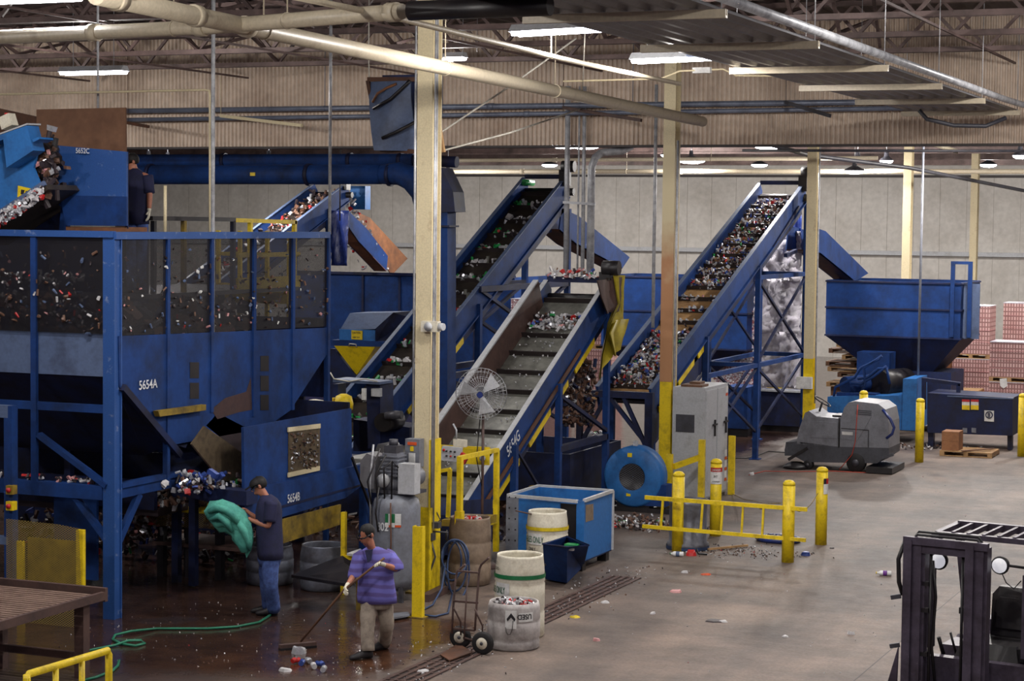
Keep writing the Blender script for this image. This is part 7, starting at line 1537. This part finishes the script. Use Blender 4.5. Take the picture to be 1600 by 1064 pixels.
part('leg', 'brown_steel', t, lambda b: b.bb((xr_-.2, yf_+.1, 0), (xr_-.08, yf_+.22, zt-.08)))
part('lower_rail', 'brown_steel', t, lambda b: b.bb((xr_-1.3, yb_-.32, .2), (xr_-.1, yb_-.26, .28)))
t = thing('mesh_guard', 'yellow framed expanded mesh guard behind the rusty slatted table', 'mesh guard', PZ(120, 985))
yg = 21.0; g1 = PY(31, 846, yg); g2 = PY(124, 828, yg)
part('post', 'yellow', t, lambda b: b.bb((g1.x-.05, yg, 0), (g1.x+.04, yg+.05, g1.z))); part('post', 'yellow', t, lambda b: b.bb((g2.x-.05, yg, 0), (g2.x+.05, yg+.06, g2.z)))
part('mesh_panel', 'screen_tan', t, lambda b: b.quad((g1.x-.2, yg-.01, 0), (g2.x+.06, yg-.01, 0), (g2.x, yg-.01, g2.z+.02), (g2.x-.3, yg-.01, g2.z+.05), (g1.x-.2, yg-.01, g2.z+.07)))
part('back_sheet', 'yellow_dull', t, lambda b: b.bb((g1.x+.06, yg+.08, .35), (g2.x-.06, yg+.09, g1.z+.05)))
part('cross_rail', 'yellow_dull', t, lambda b: b.bb((g1.x+.04, yg+.01, .3), (g2.x-.05, yg+.04, .35)))
t = thing('pipe_railing', 'bright yellow pipe railing in the bottom left corner of the photo', 'railing', PZ(110, 1063))
dR = 19.6; e1, e2 = PD(42, 1054, 18.9), PD(170, 1016, 19.9)
part('top_pipe', 'yellow', t, lambda b: b.tube([Vector((e1.x, e1.y, e1.z-.6)), e1-UPZ*.03, e1+(e2-e1)*.02, e2-(e2-e1)*.01, e2-UPZ*.04, Vector((e2.x, e2.y, 0))], .036, 10))
for u in (.34, .66): q = e1.lerp(e2, u); part('upright', 'yellow', t, lambda b: b.tube([q, (q.x, q.y, 0)], .03, 8))
part('upright', 'yellow', t, lambda b: b.tube([e1, (e1.x, e1.y, 0)], .036, 8))
# green hose
single('green_hose', 'hose_green', 'green water hose looping over the wet floor to the feet of the man in navy', 'hose', lambda b: b.tube([PZ(x, y, .02+.03*(i in (6, 13))) for i, (x, y) in enumerate(((424, 960), (405, 972), (370, 979), (325, 982), (285, 982), (245, 982), (205, 986), (180, 992), (176, 999), (190, 1006), (212, 1009), (226, 1005), (221, 1000), (200, 1001), (180, 1008), (155, 1013), (130, 1018), (110, 1024)))], .016, 7))
single('green_hose', 'hose_green', 'short stretch of green hose by the foot of the yellow pipe railing', 'hose', lambda b: b.tube([PZ(x, y, .02) for x, y in ((186, 1032), (184, 1040), (176, 1048), (150, 1058), (130, 1063))], .016, 7))

# ================================================================== FORKLIFT
fx, fy = -3.66, 19.55
FT = thing('forklift', 'dark forklift with raised mast posts, headlights and black seat at the lower right', 'forklift', (0, 0, 0))
Tm = Matrix.Translation((fx, fy, 0)) @ Matrix.Rotation(R(-9), 4, 'Z')
def fp(name, m, f, parent=None, lab=None):
    b = MB(); b.T = Tm; f(b); o = b.build(name, m, parent or FT)
    if lab: o['label'] = lab
    return o
H = 2.06
for s_ in (-1, 1):
    x = s_*.31
    fp('mast_rail', 'forklift', lambda b: (b.bb((x-.1, -.06, .05), (x-.03, .06, H)), b.bb((x-.03, -.06, .05), (x-.02, .1, H))))
    fp('mast_rail', 'forklift', lambda b: (b.bb((x-.015, -.03, .1), (x+.07, .09, H+.02)), b.bb((x+.07, -.0, .1), (x+.1, .12, H-.02))))
    fp('lift_chain', 'black', lambda b: b.tube([(x-s_*.15, .03, .3), (x-s_*.15, .03, H-.1)], .015, 6))
fp('top_bar', 'forklift', lambda b: (b.bb((-.42, -.05, H-.04), (.42, .02, H+.03)), b.bb((-.36, .04, H-.1), (.36, .12, H-.0)), b.bb((-.3, -.02, H-.12), (.3, .02, H-.05))))
for k, z_ in enumerate((H+.05, H+.075)): fp('hose', 'black', lambda b: b.tube([(-.36, .02+k*.04, H-.02), (-.3, .02+k*.04, z_), (.3, .02+k*.04, z_), (.36, .02+k*.04, H-.02)], .014, 6))
fp('hose', 'black', lambda b: b.tube([(-.42, 0, H-.02), (-.47, -.03, H-.2), (-.46, -.03, H-.42), (-.43, 0, H-.55)], .022, 7)); fp('hose', 'black', lambda b: b.tube([(-.16, .08, H-.2), (-.13, .1, 1.5), (-.16, .1, 1.0), (-.11, .1, .6)], .016, 6))
fp('hydraulic_cylinder', 'forklift', lambda b: b.tube([(.02, .1, .1), (.02, .1, .62)], .05, 12))
for z_ in (1.5, 1.02): fp('bracket', 'grey_dark', lambda b: b.beam((-.44, -.02, z_), (-.53, -.05, z_-.02), .04))
for z_ in (1.62, 1.36, .93): fp('bracket', 'black', lambda b: b.bb((-.24, 0, z_), (-.17, .06, z_+.04)))
fp('crossbar', 'forklift', lambda b: (b.bb((-.32, .0, .45), (.32, .04, .62)), b.bb((-.32, .0, .08), (.32, .04, .25))))
fp('fork_carriage', 'forklift', lambda b: b.prism([(-.46, -.04, .1), (-.56, -.1, .1), (-.56, -.1, .5), (-.44, -.04, 1.0)], (0, -.03, 0)))
for x in (-.3, .22): fp('fork', 'grey_dark', lambda b: (b.bb((x, -1.1, .05), (x+.1, -.08, .09)), b.bb((x, -.12, .05), (x+.1, -.07, .6))))
# overhead guard
g0 = .5; GX0, GX1 = -.27, .66; ZG = 2.06
def G3(x, y, z): return (x, y, z)
fp('overhead_guard', 'forklift', lambda b: (b.beam((GX0, g0, ZG), (GX1, g0, ZG), .07, .05), b.beam((GX0, g0+.62, ZG+.02), (GX1, g0+.62, ZG+.02), .08, .08), b.beam((GX0, g0, ZG), (GX0, g0+.62, ZG+.02), .06, .05), b.beam((GX1, g0, ZG), (GX1, g0+.62, ZG+.02), .06, .05)), lab='overhead guard frame')
for k in range(1, 6): x = GX0+(GX1-GX0)*k/6; fp('guard_bar', 'forklift', lambda b: b.beam((x, g0, ZG+.01), (x, g0+.62, ZG+.03), .03, .05))
for x, xb in ((GX0, GX0-.03), (GX1, GX1+.03)):
    fp('guard_leg', 'forklift', lambda b: (b.beam((x, g0, ZG), (xb, g0-.1, 1.75), .09, .07), b.beam((xb, g0-.1, 1.76), (xb, g0-.1, .95), .09, .1)))
    fp('guard_leg', 'forklift', lambda b: b.beam((x, g0+.62, ZG), (x, g0+1.0, .9), .07, .07))
for (x, y, z, fc_) in ((-.17, .28, 1.83, (.1, -1, -.1)), (.47, .2, 1.86, (0, -1, 0))):
    hl_ = fp('headlight', 'black', lambda b: b.lathe((x, y, z), [(.085, -.02), (.09, .0), (.075, .06), (.03, .09)], 20, 'Y'))
    fp('lens', 'lens', lambda b: b.lathe((x, y, z), [(.072, -.03), (.072, -.018)], 20, 'Y'), hl_, 'round glass lens'); fp('lamp_arm', 'black', lambda b: b.tube([(x, y+.05, z), (x+(.2 if x > 0 else -.03), y+.12, z-.02)], .015, 6), hl_)
fp('wire', 'black', lambda b: b.tube([(.45, .25, 1.82), (.5, .3, 1.68), (.56, .35, 1.62), (.62, .38, 1.7)], .006, 5))
fp('seat_back', 'black', lambda b: (b.prism([(.12, 1.0, 1.0), (.62, 1.0, 1.0), (.62, 1.05, 1.42), (.56, 1.08, 1.5), (.18, 1.08, 1.5), (.12, 1.05, 1.42)], (0, .1, 0)), b.prism([(.18, .97, 1.1), (.56, .97, 1.1), (.54, 1.02, 1.4), (.2, 1.02, 1.4)], (0, .05, 0))), lab='black seat back')
fp('seat_cushion', 'black', lambda b: b.prism([(.1, .5, .88), (.1, 1.0, .9), (.1, 1.0, 1.02), (.1, .52, 1.0)], (.54, 0, 0)))
fp('armrest', 'black', lambda b: (b.bb((-.12, .75, 1.24), (.06, 1.1, 1.3)), b.bb((-.06, .85, .9), (.04, 1.0, 1.24))))
fp('cowl', 'forklift', lambda b: (b.bb((-.35, .3, .15), (.8, .42, .88)), b.prism([(-.35, .42, .15), (-.35, 1.4, .15), (-.35, 1.4, .9), (-.35, .42, .62)], (.06, 0, 0))), lab='front cowl')
fp('body', 'forklift', lambda b: (b.bb((-.35, .9, .12), (.8, 1.9, .88)), b.bb((-.3, 1.85, .12), (.76, 2.1, 1.0)), b.bb((-.3, .4, .2), (.75, .9, .3))))
fp('dash', 'black', lambda b: b.prism([(-.05, .42, .86), (.6, .42, .86), (.55, .5, 1.02), (0, .5, 1.02)], (0, .06, 0))); fp('lever', 'black', lambda b: (b.tube([(-.05, .5, .88), (-.1, .46, 1.1)], .012, 6), b.tube([(-.18, .5, .86), (-.22, .46, 1.04)], .02, 6)))
for x, y in ((-.42, .3), (.72, .3), (-.36, 1.6), (.66, 1.6)):
    wh = fp('wheel', 'rubber', lambda b: b.lathe((x, y, .26), [(.1, 0), (.24, 0), (.26, .03), (.26, .15), (.24, .18), (.1, .18)], 22, 'X')); fp('rim', 'grey_dark', lambda b: b.lathe((x, y, .26), [(.03, -.01), (.12, -.005), (.12, .1)], 14, 'X'), wh)
fp('fender', 'forklift', lambda b: b.prism([(-.45, .0, .5), (-.45, .1, .6), (-.45, .55, .62), (-.45, .65, .45), (-.45, .6, .45), (-.45, .52, .56), (-.45, .12, .54), (-.45, .05, .45)], (.2, 0, 0)))
tx = text('H20', 'lettering', 'letter_white', FT, (0, 0, 0), .17, (1, 0, 0), (0, 0, 1), 1.0)
for v in tx.data.vertices: v.co = Tm @ Vector((v.co.x*1.0+.36, .29, v.co.z+.55))

# ================================================================== LITTER
def bottle(lab, a, b_, r, m, cap, lm):
    a, b_ = PZ(*a, r), PZ(*b_, r); d = (b_-a); t = thing('plastic_bottle', lab, 'bottle', a)
    pts = [a, a+d*.05, a+d*.3, a+d*.5, a+d*.75, a+d*.88, a+d*.95, b_]; part('bottle_body', m, t, lambda bb: bb.tube(pts, [r*.8, r, r*.95, r, r, r*.5, r*.35, r*.35], 12))
    part('cap', cap, t, lambda bb: bb.tube([b_, b_+d*.06], r*.45, 10)); part('bottle_label', lm, t, lambda bb: bb.tube([a+d*.3, a+d*.58], r*1.04, 12))
MATS['purple'] = mat('purple', (110, 50, 140), .4)
bottle('clear bottle with purple label and yellow cap on the open floor left of the forklift', (1393, 896), (1370, 895), .038, 'label_white', 'yellow_band', 'purple')
bottle('clear bottle with green label at the foot of the left front bollard', (1068, 866), (1048, 865), .04, 'label_white', 'green_band', 'blue_grey')
def scrap(px, py, w_, m, lab, h=.03, nm='litter', cat='litter', group='litter on the open floor'):
    p = PZ(px, py); rnd = random.Random(int(px*7+py)); a = rnd.uniform(0, 3); n = 7
    def f(b):
        lo = [(p.x+w_*math.cos(k*6.283/n+a)*rnd.uniform(.35, .6), p.y+w_*math.sin(k*6.283/n+a)*rnd.uniform(.3, .6), .001) for k in range(n)]
        hi_ = [(q_[0]*.8+p.x*.2, q_[1]*.8+p.y*.2, h*rnd.uniform(.4, 1)) for q_ in lo]
        b.add(lo+hi_, [tuple(range(n))[::-1], tuple(range(n, 2*n))]+[(k, (k+1) % n, n+(k+1) % n, n+k) for k in range(n)])
    return single(nm, m, lab, cat, f, group)
for a in ((1080, 868, .16, 'red', 'small red and white crushed carton beside the left front bollard', .09), (1174, 742, .14, 'white_scrap', 'white and red scrap on the floor in front of the grey sweeper', .06), (1056, 925, .2, 'pink_scrap', 'pinkish paper scrap lying right of the drain grate end', .04),
          (1104, 898, .17, 'orange', 'orange-red paper scrap on the floor in front of the ladder rail', .03), (1258, 868, .16, 'blue_can', 'blue and white can crushed flat at the right front bollard', .07), (1020, 959, .09, 'white_scrap', 'white chip on the floor just right of the drain', .03), (1116, 970, .3, 'dark_scrap', 'dark flat smear of rubber with pale edge in the middle of the open floor', .015),
          (1130, 972, .12, 'white_scrap', 'pale flattened cap right on the dark rubber smear', .03), (1330, 991, .1, 'white_scrap', 'small white scrap on the open floor left of the forklift mast', .05), (1227, 995, .08, 'white_scrap', 'tiny white chip low on the open floor', .02), (932, 1001, .12, 'pink_scrap', 'two-tone pink and white chip right of the barrels', .04),
          (1190, 795, .1, 'brown_scrap', 'yellowish brown clump between the bollards of the pit', .05), (1070, 895, .1, 'white_scrap', 'crumpled white bit in front of the left front bollard', .04), (1300, 857, .08, 'dark_scrap', 'small dark chip by the right rear bollard', .02), (898, 965, .14, 'yellow_band', 'yellowish scrap lying on the drain grate', .03),
          (945, 942, .12, 'white_scrap', 'white flake beside the far end of the drain grate', .03), (660, 1050, .16, 'white_scrap', 'white paper scrap near the near end of the drain grate', .03), (468, 1021, .2, 'silver', 'crushed silver can right under the broom head', .1), (445, 1048, .2, 'white_scrap', 'white plastic lid on the wet floor at the bottom', .04)):
    scrap(*a[:4], a[4], a[5])
for (x, y, m_, l) in ((462, 1032, 'red', 'red can, leftmost in the little row of crushed cans before the broom'), (472, 1035, 'blue_can', 'blue can, second in the little row of crushed cans before the broom'), (482, 1032, 'silver', 'silver can, middle of the little row of crushed cans before the broom'), (490, 1040, 'white_scrap', 'white and red can near the right end of the row of crushed cans'), (500, 1037, 'blue_can', 'blue and silver can at the right end of the row of crushed cans'), (506, 1045, 'silver', 'flattened silver can lowest in the row of crushed cans')):
    p = PZ(x, y, .035); an = x*.37; d_ = Vector((math.cos(an), math.sin(an), 0))*.055; single('crushed_can', m_, l, 'can', lambda b: b.tube([p-d_, p-d_*.3+UPZ*.008, p+d_*.3-UPZ*.004, p+d_], [.03, .033, .024, .032], 10), 'crushed cans before the broom')
single('wooden_stick', 'wood', 'pale wooden stick lying on the grit inside the pit bollards', 'stick', lambda b: b.beam(PZ(1107, 858, .03), PZ(1168, 852, .03), .04, .03))
single('black_hook', 'black', 'small black bent strap on the floor beside the dusty grey tub', 'strap', lambda b: b.tube([PZ(1088, 858, .1), PZ(1091, 865, .02), PZ(1105, 866, .02)], .015, 6))
scraps('floor_grit', 'pale flecks and crumbs scattered over the floor along the drain grate', 'crumbs', lambda: (random.gauss(-9.8, .3), random.uniform(19.5, 28.5), .006), 330, .022, ('white_scrap', 'silver', 'dark_scrap', 'brown_scrap'), (4, 3, 3, 3))
scraps('floor_grit', 'flecks and chips glinting on the wet floor around the sweeping man', 'crumbs', lambda: (random.uniform(-14.5, -10), random.uniform(19.6, 23.2), .004), 330, .013, ('white_scrap', 'silver', 'dark_scrap', 'brown_scrap', 'red'), (4, 4, 5, 5, .5))
scraps('floor_grit', 'crumbs and shards littering the pit between the yellow bollards', 'crumbs', lambda: (random.gauss(-8.9, .45), random.gauss(30.4, .35), .007), 240, .022, ('white_scrap', 'silver', 'dark_scrap', 'brown_scrap', 'red'), (3, 2, 5, 5, .5))
scraps('floor_grit', 'loose scraps piled on the floor below the round blue blower', 'crumbs', lambda: (random.gauss(-11.3, .45), random.gauss(32.3, .35), .02+abs(random.gauss(0, .02))), 330, .055, ('white_scrap', 'silver', 'dark_scrap', 'brown_scrap', 'red', 'green_can'), (3, 3, 6, 6, .5, .3))
scraps('floor_grit', 'scattered tiny flecks over the wide open floor at right', 'crumbs', lambda: (random.uniform(-9, -3), random.uniform(21, 42), .005), 130, .016, ('white_scrap', 'silver', 'pink_scrap'), (4, 3, 1))
scraps('floor_grit', 'dark scrap and cans under and around the conveyor feet in the middle of the hall', 'crumbs', lambda: (random.uniform(-18, -12.2), random.uniform(28.5, 42), .03+abs(random.gauss(0, .05))), 900, .1, ('white_scrap', 'silver', 'dark_scrap', 'brown_scrap', 'red', 'blue_dark'), (1, 1, 7, 5, .4, 3))
scraps('floor_grit', 'scraps strewn on the floor in front of the baler chamber and pallet', 'crumbs', lambda: (random.uniform(-10.5, -8), random.gauss(46.8, .4), .02), 160, .06, ('white_scrap', 'silver', 'dark_scrap', 'brown_scrap'), (2, 2, 4, 4))
